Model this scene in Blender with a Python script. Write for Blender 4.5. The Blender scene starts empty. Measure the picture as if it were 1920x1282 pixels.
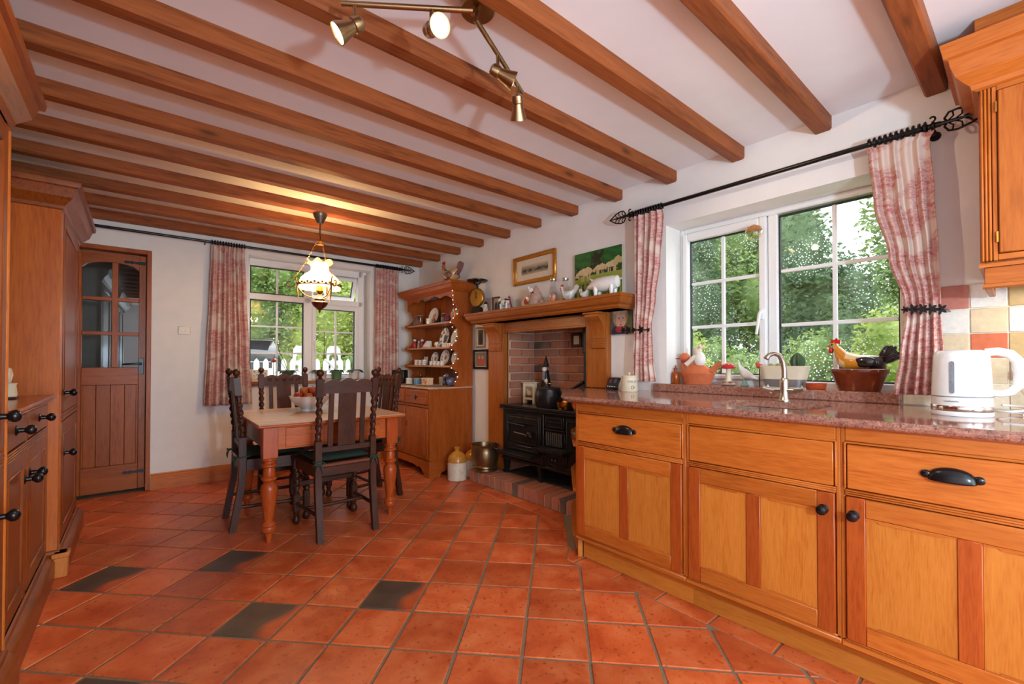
import bpy, math, random
from math import sin, cos, pi, sqrt, atan2, hypot, exp
from mathutils import Vector, Matrix, Euler

# ------------------------------------------------------------------ camera, world, large lights, exposure
SC = bpy.context.scene
COL = SC.collection
cam_d = bpy.data.cameras.new('camera')
cam = bpy.data.objects.new('camera', cam_d)
COL.objects.link(cam)
cam.location = (0, 0, 1.089)
cam.rotation_euler = (pi/2 + 0.0116, 0, -0.7069)
cam_d.sensor_width = 36
cam_d.lens = 36*820.2/1920
cam_d.shift_y = 28.2/1920
cam_d.clip_start = 0.02
SC.camera = cam

world = bpy.data.worlds.new('overcast_sky')
SC.world = world
world.use_nodes = True
_bg = world.node_tree.nodes['Background']
_bg.inputs[0].default_value = (0.90, 0.96, 1.0, 1)
_bg.inputs[1].default_value = 4.2

def lamp(name, kind, loc, energy, color=(1, 1, 1), size=0.1, rot=None, **kw):
    d = bpy.data.lights.new(name, kind)
    d.energy = energy
    d.color = color
    if kind == 'AREA':
        d.size = size
    elif kind in ('POINT', 'SPOT'):
        d.shadow_soft_size = size
    elif kind == 'SUN':
        d.angle = size
    for k, v in kw.items():
        setattr(d, k, v)
    o = bpy.data.objects.new(name, d)
    COL.objects.link(o)
    o.location = loc
    if rot:
        o.rotation_euler = rot
    return o

# the photographer's flash beside the camera (the photograph shows its crisp shadows on the ceiling)
lamp('camera_flash', 'POINT', (.50, -1.05, 1.22), 140, (.58, .81, 1.0), 0.06)
# added cool fill light just inside the gap in the unseen back wall
lamp('rear_fill_light', 'AREA', (.9, -2.58, 1.1), 40, (.72, .88, 1.0), 1.7, (pi/2, 0, 0), shape='RECTANGLE', size_y=2.0)

SC.view_settings.view_transform = 'Standard'
SC.view_settings.look = 'None'
SC.view_settings.gamma = 1
SC.view_settings.use_curve_mapping = False
SC.view_settings.exposure = 0.03

# ------------------------------------------------------------------ constants of the room
W = 2.6          # right wall
ZC = 2.306        # ceiling
ZB = 2.2386      # underside of beams
TA = -0.0197     # far wall and beams are turned by this angle
XL = -0.95       # left wall
YB = -2.6        # back wall
def far_y(x, off=0.0):
    return 4.846 - 0.0197*x - off
random.seed(7)

# ------------------------------------------------------------------ mesh builder
class MB:
    def __init__(s):
        s.v = []; s.f = []; s.c = []
    def add(s, vs, fs, xf=None, col=None):
        n = len(s.v)
        if xf is not None:
            vs = [tuple(xf @ Vector(p)) for p in vs]
        s.v += [tuple(p) for p in vs]
        s.f += [tuple(i+n for i in f) for f in fs]
        if col is not None:
            s.c += [col]*len(fs)
        return s
    def box(s, x0, x1, y0, y1, z0, z1, b=0.0, xf=None, col=None):
        if x0 > x1: x0, x1 = x1, x0
        if y0 > y1: y0, y1 = y1, y0
        if z0 > z1: z0, z1 = z1, z0
        if b <= 0:
            vs = [(x, y, z) for z in (z0, z1) for y in (y0, y1) for x in (x0, x1)]
            fs = [(0, 2, 3, 1), (4, 5, 7, 6), (0, 1, 5, 4), (2, 6, 7, 3), (0, 4, 6, 2), (1, 3, 7, 5)]
            return s.add(vs, fs, xf, col)
        b = min(b, (x1-x0)*.45, (y1-y0)*.45, (z1-z0)*.45)
        vs = []
        idx = {}
        for i, sx in enumerate((-1, 1)):
            for j, sy in enumerate((-1, 1)):
                for k, sz in enumerate((-1, 1)):
                    cx = x0 if sx < 0 else x1; cy = y0 if sy < 0 else y1; cz = z0 if sz < 0 else z1
                    for a, d in enumerate(((0, -sy*b, -sz*b), (-sx*b, 0, -sz*b), (-sx*b, -sy*b, 0))):
                        idx[(i, j, k, a)] = len(vs)
                        vs.append((cx+d[0], cy+d[1], cz+d[2]))
        fs = []
        g = lambda i, j, k, a: idx[(i, j, k, a)]
        for i in (0, 1):
            q = [g(i, 0, 0, 0), g(i, 1, 0, 0), g(i, 1, 1, 0), g(i, 0, 1, 0)]
            fs.append(tuple(q if i else q[::-1]))
            q = [g(0, i, 0, 1), g(1, i, 0, 1), g(1, i, 1, 1), g(0, i, 1, 1)]
            fs.append(tuple(q[::-1] if i else q))
            q = [g(0, 0, i, 2), g(1, 0, i, 2), g(1, 1, i, 2), g(0, 1, i, 2)]
            fs.append(tuple(q if i else q[::-1]))
        for i in (0, 1):
            for j in (0, 1):
                q = [g(i, j, 0, 0), g(i, j, 1, 0), g(i, j, 1, 1), g(i, j, 0, 1)]
                fs.append(tuple(q if i != j else q[::-1]))
                q = [g(i, 0, j, 0), g(i, 1, j, 0), g(i, 1, j, 2), g(i, 0, j, 2)]
                fs.append(tuple(q[::-1] if i != j else q))
                q = [g(0, i, j, 1), g(1, i, j, 1), g(1, i, j, 2), g(0, i, j, 2)]
                fs.append(tuple(q if i != j else q[::-1]))
        for i in (0, 1):
            for j in (0, 1):
                for k in (0, 1):
                    q = [g(i, j, k, 0), g(i, j, k, 1), g(i, j, k, 2)]
                    fs.append(tuple(q if (i+j+k) % 2 else q[::-1]))
        return s.add(vs, fs, xf, col)
    def prism(s, poly, axis, a, b, xf=None, col=None):
        """polygon in the two other axes, extruded along axis from a to b"""
        def P(u, v, w):
            return {'x': (w, u, v), 'y': (u, w, v), 'z': (u, v, w)}[axis]
        n = len(poly)
        area = sum(poly[i][0]*poly[(i+1) % n][1]-poly[(i+1) % n][0]*poly[i][1] for i in range(n))
        pl = list(poly) if (area > 0) != (axis == 'y') else list(poly)[::-1]
        if a > b: a, b = b, a
        vs = [P(u, v, a) for u, v in pl]+[P(u, v, b) for u, v in pl]
        fs = [tuple(range(n))[::-1], tuple(range(n, 2*n))]
        for i in range(n):
            j = (i+1) % n
            fs.append((i, j, n+j, n+i))
        return s.add(vs, fs, xf, col)
    def lathe(s, prof, c=(0, 0, 0), seg=20, xf=None, col=None, sx=1, sy=1):
        vs = []; fs = []
        rings = []
        for r, z in prof:
            if r < 1e-6:
                rings.append([len(vs)]); vs.append((c[0], c[1], c[2]+z))
            else:
                rings.append(list(range(len(vs), len(vs)+seg)))
                for k in range(seg):
                    t = 2*pi*k/seg
                    vs.append((c[0]+sx*r*cos(t), c[1]+sy*r*sin(t), c[2]+z))
        for A, B in zip(rings, rings[1:]):
            if len(A) == 1 and len(B) == 1: continue
            for k in range(seg):
                l = (k+1) % seg
                if len(A) == 1: fs.append((A[0], B[l], B[k]))
                elif len(B) == 1: fs.append((A[k], A[l], B[0]))
                else: fs.append((A[k], A[l], B[l], B[k]))
        if len(rings[0]) > 1: fs.append(tuple(rings[0][::-1]))
        if len(rings[-1]) > 1: fs.append(tuple(rings[-1]))
        return s.add(vs, fs, xf, col)
    def tube(s, pts, r, seg=8, xf=None, closed=False, col=None):
        pts = [Vector(p) for p in pts]
        n = len(pts)
        rad = r if isinstance(r, (list, tuple)) else [r]*n
        vs = []; fs = []
        up = None
        for i, p in enumerate(pts):
            if closed: t = pts[(i+1) % n]-pts[i-1]
            else: t = pts[min(i+1, n-1)]-pts[max(i-1, 0)]
            t.normalize()
            if up is None:
                up = Vector((0, 0, 1)) if abs(t.z) < .9 else Vector((1, 0, 0))
            a = t.cross(up)
            if a.length < 1e-5: a = t.orthogonal()
            a.normalize(); bb = a.cross(t).normalized(); up = bb
            for k in range(seg):
                q = 2*pi*k/seg
                vs.append(tuple(p+(a*cos(q)+bb*sin(q))*rad[i]))
        m = n if closed else n-1
        for i in range(m):
            j = (i+1) % n
            for k in range(seg):
                l = (k+1) % seg
                fs.append((i*seg+k, j*seg+k, j*seg+l, i*seg+l))
        if not closed:
            fs.append(tuple(range(seg))); fs.append(tuple(range((n-1)*seg, n*seg))[::-1])
        return s.add(vs, fs, xf, col)
    def ell(s, c, r, seg=14, rings=9, xf=None, col=None):
        if not isinstance(r, (list, tuple)): r = (r, r, r)
        vs = [(c[0], c[1], c[2]-r[2])]
        for i in range(1, rings):
            t = -pi/2+pi*i/rings
            for k in range(seg):
                q = 2*pi*k/seg
                vs.append((c[0]+r[0]*cos(t)*cos(q), c[1]+r[1]*cos(t)*sin(q), c[2]+r[2]*sin(t)))
        vs.append((c[0], c[1], c[2]+r[2]))
        fs = []
        for k in range(seg):
            fs.append((0, 1+(k+1) % seg, 1+k))
            fs.append((len(vs)-1, 1+(rings-2)*seg+k, 1+(rings-2)*seg+(k+1) % seg))
        for i in range(rings-2):
            for k in range(seg):
                l = (k+1) % seg
                fs.append((1+i*seg+k, 1+i*seg+l, 1+(i+1)*seg+l, 1+(i+1)*seg+k))
        return s.add(vs, fs, xf, col)
    def loft(s, rings, xf=None, caps=True, col=None):
        n = len(rings[0]); vs = []; fs = []
        for r in rings: vs += list(r)
        for i in range(len(rings)-1):
            for k in range(n):
                l = (k+1) % n
                fs.append((i*n+k, i*n+l, (i+1)*n+l, (i+1)*n+k))
        if caps:
            fs.append(tuple(range(n))[::-1]); fs.append(tuple(range((len(rings)-1)*n, len(rings)*n)))
        return s.add(vs, fs, xf, col)
    def grid(s, fn, nu, nv, xf=None, colfn=None):
        vs = [fn(i/nu, j/nv) for j in range(nv+1) for i in range(nu+1)]
        fs = []
        base = len(s.f)
        for j in range(nv):
            for i in range(nu):
                a = j*(nu+1)+i
                fs.append((a, a+1, a+nu+2, a+nu+1))
        s.add(vs, fs, xf)
        if colfn:
            for j in range(nv):
                for i in range(nu):
                    s.c.append(colfn((i+.5)/nu, (j+.5)/nv))
        return s
    def build(s, name, m, parent=None, smooth=True, ang=0.7, loc=None, rot=None):
        me = bpy.data.meshes.new(name)
        me.from_pydata(s.v, [], s.f)
        if s.c:
            a = me.color_attributes.new('Col', 'FLOAT_COLOR', 'CORNER')
            buf = []
            for p, c in zip(me.polygons, s.c):
                buf += list(c)*p.loop_total
            a.data.foreach_set('color', buf)
        if smooth:
            me.shade_smooth()
            me.set_sharp_from_angle(angle=ang)
        me.materials.append(m)
        me.update()
        o = bpy.data.objects.new(name, me)
        COL.objects.link(o)
        if parent: o.parent = parent
        if loc: o.location = loc
        if rot: o.rotation_euler = rot
        return o

def tag(o, label=None, cat=None, group=None, kind=None):
    if label: o['label'] = label
    if cat: o['category'] = cat
    if group: o['group'] = group
    if kind: o['kind'] = kind
    return o
def thing(name, label, cat, loc=(0, 0, 0), rz=0.0, group=None):
    o = bpy.data.objects.new(name, None)
    COL.objects.link(o)
    o.empty_display_size = .05
    o.location = loc; o.rotation_euler = (0, 0, rz)
    return tag(o, label, cat, group)
def struct(name, label=None):
    o = bpy.data.objects.new(name, None)
    COL.objects.link(o)
    o['kind'] = 'structure'
    if label: o['label'] = label
    return o
def kids(o):
    return [c for c in bpy.data.objects if c.parent == o]
def copy_tree(o, parent=None):
    c = o.copy(); COL.objects.link(c); c.parent = parent
    for ch in kids(o): copy_tree(ch, c)
    return c
def clone(o, loc, rz=0.0, label=None, scale=None):
    c = copy_tree(o)
    c.location = loc; c.rotation_euler = (0, 0, rz)
    if label: c['label'] = label
    if scale: c.scale = (scale,)*3
    return c
def T(x, y, z): return Matrix.Translation((x, y, z))
def RX(a): return Matrix.Rotation(a, 4, 'X')
def RY(a): return Matrix.Rotation(a, 4, 'Y')
def RZ(a): return Matrix.Rotation(a, 4, 'Z')
def lerp(a, b, t): return a+(b-a)*t
def interp(x, xs, ys):
    if x <= xs[0]: return ys[0]
    for i in range(len(xs)-1):
        if x <= xs[i+1]: return lerp(ys[i], ys[i+1], (x-xs[i])/(xs[i+1]-xs[i]))
    return ys[-1]

# ------------------------------------------------------------------ materials
def lin(c):
    return tuple(((v/255)/12.92 if v/255 <= .04045 else ((v/255+.055)/1.055)**2.4) for v in c)+(1,)
class NT:
    def __init__(s, name):
        s.m = bpy.data.materials.new(name); s.m.use_nodes = True
        s.t = s.m.node_tree; s.t.nodes.clear()
        s.out = s.t.nodes.new('ShaderNodeOutputMaterial')
    def n(s, typ, ins=None, **kw):
        nd = s.t.nodes.new('ShaderNode'+typ)
        for k, v in kw.items(): setattr(nd, k, v)
        for k, v in (ins or {}).items():
            if isinstance(v, tuple) and len(v) == 2 and hasattr(v[0], 'outputs'):
                s.t.links.new(v[0].outputs[v[1]], nd.inputs[k])
            elif hasattr(v, 'outputs'):
                s.t.links.new(v.outputs[0], nd.inputs[k])
            else:
                nd.inputs[k].default_value = v
        return nd
    def ramp(s, fac, stops, interp='LINEAR'):
        nd = s.t.nodes.new('ShaderNodeValToRGB')
        nd.color_ramp.interpolation = interp
        e = nd.color_ramp.elements
        while len(e) < len(stops): e.new(.5)
        for el, (p, c) in zip(e, stops):
            el.position = p; el.color = c if len(c) == 4 else tuple(c)+(1,)
        s.t.links.new(fac.outputs[0] if not isinstance(fac, tuple) else fac[0].outputs[fac[1]], nd.inputs[0])
        return nd
    def mix(s, fac, a, b, blend='MIX'):
        nd = s.t.nodes.new('ShaderNodeMix'); nd.data_type = 'RGBA'; nd.blend_type = blend
        for i, v in ((0, fac), (6, a), (7, b)):
            if isinstance(v, tuple) and len(v) == 2 and hasattr(v[0], 'outputs'): s.t.links.new(v[0].outputs[v[1]], nd.inputs[i])
            elif hasattr(v, 'outputs'): s.t.links.new(v.outputs[2] if v.bl_idname == 'ShaderNodeMix' else v.outputs[0], nd.inputs[i])
            else: nd.inputs[i].default_value = v
        return nd
    def bsdf(s, color, rough=.5, metal=0.0, bump=None, bs=.2, bd=.01, **kw):
        nd = s.t.nodes.new('ShaderNodeBsdfPrincipled')
        if hasattr(color, 'outputs'):
            s.t.links.new(color.outputs[2] if color.bl_idname == 'ShaderNodeMix' else color.outputs[0], nd.inputs['Base Color'])
        else: nd.inputs['Base Color'].default_value = color
        if hasattr(rough, 'outputs'): s.t.links.new(rough.outputs[0], nd.inputs['Roughness'])
        else: nd.inputs['Roughness'].default_value = rough
        nd.inputs['Metallic'].default_value = metal
        for k, v in kw.items(): nd.inputs[k.replace('_', ' ')].default_value = v
        if bump is not None:
            b = s.n('Bump', {'Height': bump, 'Strength': bs, 'Distance': bd})
            s.t.links.new(b.outputs[0], nd.inputs['Normal'])
        s.t.links.new(nd.outputs[0], s.out.inputs[0])
        return nd
def plain(name, c, rough=.5, metal=0.0, var=.12, sc=30, bump=0.0, **kw):
    k = NT(name)
    tc = k.n('TexCoord')
    nz = k.n('TexNoise', {'Vector': (tc, 3), 'Scale': sc, 'Detail': 4.0})
    c = lin(c)
    a = tuple(min(1, v*(1+var)) for v in c[:3])+(1,); b = tuple(v*(1-var) for v in c[:3])+(1,)
    r = k.ramp(nz, [(.3, b), (.7, a)])
    k.bsdf(r, rough, metal, nz if bump else None, bump, .003, **kw)
    return k.m
def wood(name, light, dark, axis='z', scale=1.0, rough=.38, knots=0.0, coat=.15, var=.10):
    k = NT(name)
    tc = k.n('TexCoord'); oi = k.n('ObjectInfo')
    off = k.n('VectorMath', {0: (oi, 5), 1: (13.7, 7.3, 5.1)}, operation='MULTIPLY')
    ad = k.n('VectorMath', {0: (tc, 3), 1: off}, operation='ADD')
    sc = {'x': (1.2, 14, 14), 'y': (14, 1.2, 14), 'z': (14, 14, 1.2)}[axis]
    mp = k.n('Mapping', {'Vector': ad, 'Scale': tuple(v*scale for v in sc)})
    n1 = k.n('TexNoise', {'Vector': mp, 'Scale': 1.6, 'Detail': 5.0, 'Roughness': .6, 'Distortion': .8})
    mp2 = k.n('Mapping', {'Vector': ad, 'Scale': tuple(v*scale*5 for v in sc)})
    n2 = k.n('TexNoise', {'Vector': mp2, 'Scale': 2.5, 'Detail': 3.0})
    m = k.n('Math', {0: n1, 1: n2}, operation='ADD'); m.use_clamp = False
    m2 = k.n('Math', {0: m, 1: .5}, operation='MULTIPLY')
    L = lin(light); D = lin(dark)
    r = k.ramp(m2, [(.34, D), (.5, tuple(lerp(a, b, .62) for a, b in zip(D, L))), (.66, L)])
    rv = k.n('MapRange', {'Value': (oi, 5), 'To Min': 1-var, 'To Max': 1+var})
    hs = k.n('HueSaturation', {'Value': rv, 'Color': r})
    col = hs
    if knots > 0:
        s3 = {'x': (.55, 1.6, 1.6), 'y': (1.6, .55, 1.6), 'z': (1.6, 1.6, .55)}[axis]
        mp3 = k.n('Mapping', {'Vector': ad, 'Scale': tuple(v*4.6 for v in s3)})
        vo = k.n('TexVoronoi', {'Vector': mp3, 'Scale': 1.0})
        kr = k.ramp(vo, [(0.0, (1, 1, 1)), (.05, (.9, .9, .9)), (.13, (.25, .25, .25)), (.2, (0, 0, 0))])
        kf = k.n('Math', {0: kr, 1: knots}, operation='MULTIPLY')
        col = k.mix(kf, hs, tuple(v*.22 for v in D[:3])+(1,))
    k.bsdf(col, rough, 0, n2, .06, .002, Coat_Weight=coat, Coat_Roughness=.25, Specular_IOR_Level=.28)
    return k.m
def emit(name, c, strength):
    k = NT(name)
    e = k.n('Emission', {'Color': lin(c), 'Strength': strength})
    k.t.links.new(e.outputs[0], k.out.inputs[0])
    return k.m
def glass(name, refl=.10, drops=False, tint=(1, 1, 1, 1)):
    k = NT(name)
    tr = k.n('BsdfTransparent', {'Color': tint})
    gl = k.n('BsdfGlossy', {'Color': (1, 1, 1, 1), 'Roughness': .01})
    fr = k.n('Fresnel', {'IOR': 1.5})
    fm = k.n('Math', {0: fr, 1: refl*10}, operation='MULTIPLY')
    ge = k.n('NewGeometry')
    inv = k.n('Math', {0: 1.0, 1: (ge, 6)}, operation='SUBTRACT')
    fm = k.n('Math', {0: fm, 1: inv}, operation='MULTIPLY')
    fm.use_clamp = True
    mx = k.n('MixShader', {0: fm, 1: tr, 2: gl})
    last = mx
    if drops:
        tc = k.n('TexCoord')
        vo = k.n('TexVoronoi', {'Vector': (tc, 3), 'Scale': 78.0, 'Randomness': 1.0})
        lt = k.n('Math', {0: vo, 1: .27}, operation='LESS_THAN')
        sp = k.n('SeparateColor', {0: (vo, 1)})
        g = k.n('Math', {0: (sp, 0), 1: .5}, operation='LESS_THAN')
        big = k.n('TexNoise', {'Vector': (tc, 3), 'Scale': 3.5, 'Detail': 2.0})
        br = k.ramp(big, [(.40, (0, 0, 0)), (.62, (1, 1, 1))])
        a = k.n('Math', {0: lt, 1: g}, operation='MULTIPLY')
        a2 = k.n('Math', {0: a, 1: br}, operation='MULTIPLY')
        a3 = k.n('Math', {0: a2, 1: .9}, operation='MULTIPLY')
        hz = k.n('Math', {0: br, 1: .012}, operation='MULTIPLY')
        a4 = k.n('Math', {0: a3, 1: hz}, operation='ADD')
        di = k.n('BsdfTranslucent', {'Color': (.85, .9, .9, 1)})
        last = k.n('MixShader', {0: a4, 1: mx, 2: di})
    k.t.links.new(last.outputs[0], k.out.inputs[0])
    return k.m
def vcol(name, rough=.6, coat=0.0):
    k = NT(name)
    a = k.n('VertexColor', layer_name='Col')
    k.bsdf(a, rough, Coat_Weight=coat)
    return k.m

M = {}
M['plaster'] = plain('white_plaster', (238, 233, 228), .85, var=.025, sc=9, bump=.15)
M['ceiling'] = plain('ceiling_plaster', (238, 237, 237), .9, var=.02, sc=6, bump=.1)
for ax in 'xyz':
    M['pine_'+ax] = wood('orange_pine_'+ax, (196, 110, 42), (168, 82, 24), ax, 1.0, .36, .25)
    M['panel_'+ax] = wood('pale_pine_panel_'+ax, (204, 126, 50), (182, 100, 32), ax, 1.3, .36, .1)
    M['stile_'+ax] = wood('red_pine_stile_'+ax, (178, 84, 30), (148, 60, 18), ax, 1.3, .38)
    M['oak_'+ax] = wood('left_unit_wood_'+ax, (150, 76, 24), (108, 48, 11), ax, .8, .36, .15, .12)
    M['dres_'+ax] = wood('dresser_wood_'+ax, (172, 88, 30), (132, 60, 16), ax, .9, .38, .15, .12)
    M['mant_'+ax] = wood('mantel_wood_'+ax, (176, 100, 38), (138, 70, 20), ax, .9, .4, .1)
    M['dark_'+ax] = wood('dark_oak_'+ax, (78, 38, 19), (38, 17, 8), ax, 1.2, .42, .1, .05)
M['beam'] = wood('beam_wood', (158, 86, 40), (108, 54, 22), 'x', .55, .55, .75, .03)
M['tabl_x'] = wood('table_pine_x', (192, 94, 32), (156, 64, 16), 'x', 1, .36, .1, .1)
M['tabl_z'] = wood('table_pine_z', (186, 84, 32), (148, 54, 16), 'z', 1, .3, .1, .15)
M['ttop'] = wood('table_top_pale', (206, 172, 148), (168, 126, 98), 'x', .8, .32, .1, .2)  # top boards paler than the aprons and legs
M['white'] = plain('white_pvc', (238, 236, 234), .35, var=.01)
M['seal'] = plain('black_gasket', (30, 32, 34), .6)
M['iron'] = plain('black_iron', (22, 21, 23), .26, .2, .15, 40, .1)
M['cast'] = plain('cast_iron_range', (42, 42, 44), .3, .35, .2, 60, .2)
M['steel'] = plain('brushed_steel', (196, 188, 176), .28, 1.0, .05, 80)
M['brass'] = plain('antique_brass', (176, 150, 110), .3, 1.0, .06, 80)
M['brassy'] = plain('polished_brass', (196, 148, 70), .25, 1.0, .08, 60)
M['glass'] = glass('window_glass', .10)
M['rain'] = glass('rainy_window_glass', .12, True)
M['dglass'] = glass('door_glass', .2, False, (.8, .8, .78, 1))
M['jar'] = glass('clear_jar_glass', .12, False, (.93, .95, .95, 1))
M['amber'] = plain('amber_glass', (176, 82, 16), .12, 0, .1, 20, 0, Transmission_Weight=.35)
M['terr'] = plain('terracotta', (206, 110, 66), .7, 0, .1, 40, .1)
M['ceram'] = plain('white_glazed_ceramic', (236, 232, 226), .2, 0, .03, 20)
M['cream'] = plain('cream_enamel', (226, 212, 184), .35, 0, .04, 20)
M['red'] = plain('red_paint', (190, 36, 34), .4, 0, .1, 30)
M['blackp'] = plain('black_plastic', (24, 24, 27), .35, 0, .1, 30)
M['paper'] = plain('paper_mount', (222, 208, 184), .8, 0, .03, 20)
M['gold'] = plain('gilt_frame', (196, 136, 50), .35, .6, .2, 60, .2)
M['green'] = plain('dark_green_cushion', (44, 66, 52), .9, 0, .15, 90, .2)
M['grey'] = plain('grey_paint', (128, 128, 126), .5)
M['print'] = vcol('printed_picture', .5, .1)
M['glaze'] = vcol('glazed_ceramic_colours', .15, .5)
M['matt'] = vcol('matt_painted_colours', .6)

def mk_tile():
    k = NT('terracotta_floor_tile')
    tc = k.n('TexCoord'); oi = k.n('ObjectInfo')
    off = k.n('VectorMath', {0: (oi, 5), 1: (31.0, 17.0, 5.0)}, operation='MULTIPLY')
    ad = k.n('VectorMath', {0: (tc, 3), 1: off}, operation='ADD')
    n1 = k.n('TexNoise', {'Vector': ad, 'Scale': 7.0, 'Detail': 5.0, 'Roughness': .6, 'Distortion': .4})
    n2 = k.n('TexNoise', {'Vector': ad, 'Scale': 55.0, 'Detail': 3.0})
    r = k.ramp(n1, [(.28, lin((184, 74, 36))), (.5, lin((210, 98, 50))), (.75, lin((224, 128, 76)))])
    sp = k.ramp(n2, [(.30, (1, 1, 1)), (.40, (0, 0, 0))])
    spf = k.n('Math', {0: sp, 1: .6}, operation='MULTIPLY')
    c2 = k.mix(spf, r, lin((120, 50, 24)))
    # old fired smudges of a shape of their own: blackened tiles carry obj colour alpha > 0.5
    rv = k.n('MapRange', {'Value': (oi, 5), 'To Min': .78, 'To Max': 1.10})
    hs = k.n('HueSaturation', {'Value': rv, 'Color': (c2, 2)})
    rr = k.ramp(n1, [(.3, (.30, .30, .30)), (.7, (.46, .46, .46))])
    k.bsdf(hs, rr, 0, n2, .25, .002, Coat_Weight=.08, Coat_Roughness=.3, Specular_IOR_Level=.35)
    return k.m
M['tile'] = mk_tile()
def mk_dark_tile():
    k = NT('fire_blackened_floor_tile')
    tc = k.n('TexCoord')
    n1 = k.n('TexNoise', {'Vector': (tc, 3), 'Scale': 8.0, 'Detail': 4.0})
    n0 = k.n('TexNoise', {'Vector': (tc, 3), 'Scale': 4.0, 'Detail': 1.0})
    sx = k.n('SeparateXYZ', {0: (tc, 0)})
    a = k.n('Math', {0: (sx, 0), 1: (sx, 1)}, operation='SUBTRACT')
    b = k.n('Math', {0: n0, 1: a}, operation='ADD')
    f = k.ramp(b, [(.78, (0, 0, 0)), (1.0, (1, 1, 1))])
    o = k.ramp(n1, [(.3, lin((172, 70, 36))), (.7, lin((202, 96, 50)))])
    d = k.ramp(n1, [(.3, lin((74, 60, 48))), (.7, lin((100, 80, 64)))])
    c = k.mix(f, d, o)
    k.bsdf(c, .38, 0, n1, .2, .002)
    return k.m
M['dtile'] = mk_dark_tile()
M['grout'] = plain('sandy_grout', (132, 108, 82), .95, 0, .15, 120, .4)
def mk_brick():
    k = NT('old_fireplace_brick')
    tc = k.n('TexCoord'); oi = k.n('ObjectInfo')
    n = k.n('TexNoise', {'Vector': (tc, 3), 'Scale': 26.0, 'Detail': 6.0, 'Roughness': .65})
    n2 = k.n('TexNoise', {'Vector': (tc, 3), 'Scale': 5.0, 'Detail': 3.0})
    r = k.ramp((oi, 5), [(0, lin((178, 112, 86))), (.3, lin((192, 120, 92))), (.55, lin((166, 112, 92))), (.75, lin((180, 102, 74))), (.86, lin((104, 84, 76))), (1, lin((86, 72, 66)))], 'CONSTANT')
    g = k.ramp(n2, [(.45, (0, 0, 0)), (.75, (.55, .55, .55))])
    c = k.mix(g, r, lin((168, 140, 118)))
    m = k.mix(.22, c, n, 'MULTIPLY')
    k.bsdf(m, .9, 0, n, .5, .004)
    return k.m
M['brick'] = mk_brick()
M['mortar'] = plain('lime_mortar', (206, 176, 148), .95, 0, .12, 80, .4)
M['hbrick'] = mk_brick(); M['hbrick'].name = 'hearth_brick'
def mk_granite():
    k = NT('red_brown_granite')
    tc = k.n('TexCoord')
    v = k.n('TexVoronoi', {'Vector': (tc, 3), 'Scale': 260.0})
    n = k.n('TexNoise', {'Vector': (tc, 3), 'Scale': 70.0, 'Detail': 5.0, 'Roughness': .7})
    n3 = k.n('TexNoise', {'Vector': (tc, 3), 'Scale': 9.0, 'Detail': 3.0})
    sp = k.n('SeparateColor', {0: (v, 1)})
    r = k.ramp((sp, 0), [(0, lin((58, 44, 42))), (.18, lin((146, 98, 82))), (.5, lin((178, 122, 102))), (.8, lin((158, 110, 94))), (1, lin((206, 160, 138)))])
    r2 = k.ramp(n, [(.36, lin((70, 48, 44))), (.55, lin((166, 112, 94))), (.7, lin((196, 144, 122)))])
    m = k.mix(.5, r, r2)
    k.bsdf(m, .07, 0, None, Specular_IOR_Level=.75)
    return k.m
M['granite'] = mk_granite()
def mk_toile(flat):
    k = NT('pink_toile_fabric')
    tc0 = k.n('TexCoord')
    tc = k.n('Mapping', {'Vector': (tc0, 3), 'Scale': flat})
    n1 = k.n('TexNoise', {'Vector': tc, 'Scale': 7.5, 'Detail': 2.5, 'Distortion': 1.0})
    n2 = k.n('TexNoise', {'Vector': tc, 'Scale': 75.0, 'Detail': 6.0, 'Roughness': .75, 'Distortion': 1.2})
    mp = k.n('Mapping', {'Vector': tc, 'Scale': (20, 20, 90)})
    n4 = k.n('TexNoise', {'Vector': mp, 'Scale': 1.0, 'Detail': 4.0})
    a = k.ramp(n1, [(.39, (0, 0, 0)), (.50, (1, 1, 1))])
    b = k.ramp(n2, [(.40, (.15, .15, .15)), (.56, (1, 1, 1))])
    c = k.ramp(n4, [(.35, (.45, .45, .45)), (.6, (1, 1, 1))])
    d = k.n('Math', {0: a, 1: b}, operation='MULTIPLY')
    e = k.n('Math', {0: d, 1: c}, operation='MULTIPLY')
    e2 = k.n('Math', {0: e, 1: .95}, operation='MULTIPLY')
    col = k.mix(e2, lin((240, 218, 204)), lin((206, 112, 108)))
    p = k.bsdf(col, .9, 0, n2, .1, .001)
    tl = k.n('BsdfTranslucent')
    k.t.links.new(col.outputs[2], tl.inputs[0])
    mx = k.n('MixShader', {0: .25, 1: p, 2: tl})
    k.t.links.new(mx.outputs[0], k.out.inputs[0])
    return k.m
M['toile_y'] = mk_toile((.25, 1, 1))
M['toile_x'] = mk_toile((1, .25, 1))
def mk_leaf(name, c1, c2, c3):
    k = NT(name)
    tc = k.n('TexCoord')
    n = k.n('TexNoise', {'Vector': (tc, 3), 'Scale': 3.0, 'Detail': 5.0, 'Roughness': .7})
    r = k.ramp(n, [(.3, lin(c1)), (.5, lin(c2)), (.7, lin(c3))])
    p = k.bsdf(r, .6)
    tl = k.n('BsdfTranslucent', {'Color': r})
    mx = k.n('MixShader', {0: .4, 1: p, 2: tl})
    k.t.links.new(mx.outputs[0], k.out.inputs[0])
    return k.m
M['leaf1'] = mk_leaf('mid_green_leaves', (84, 112, 62), (124, 150, 82), (166, 186, 112))
M['leaf2'] = mk_leaf('dark_green_leaves', (64, 88, 62), (92, 118, 80), (124, 148, 102))
M['leaf3'] = mk_leaf('lime_green_leaves', (124, 150, 70), (168, 184, 96), (200, 206, 126))
M['grass'] = plain('lawn_green', (104, 130, 66), .9, 0, .3, 8)
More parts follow.
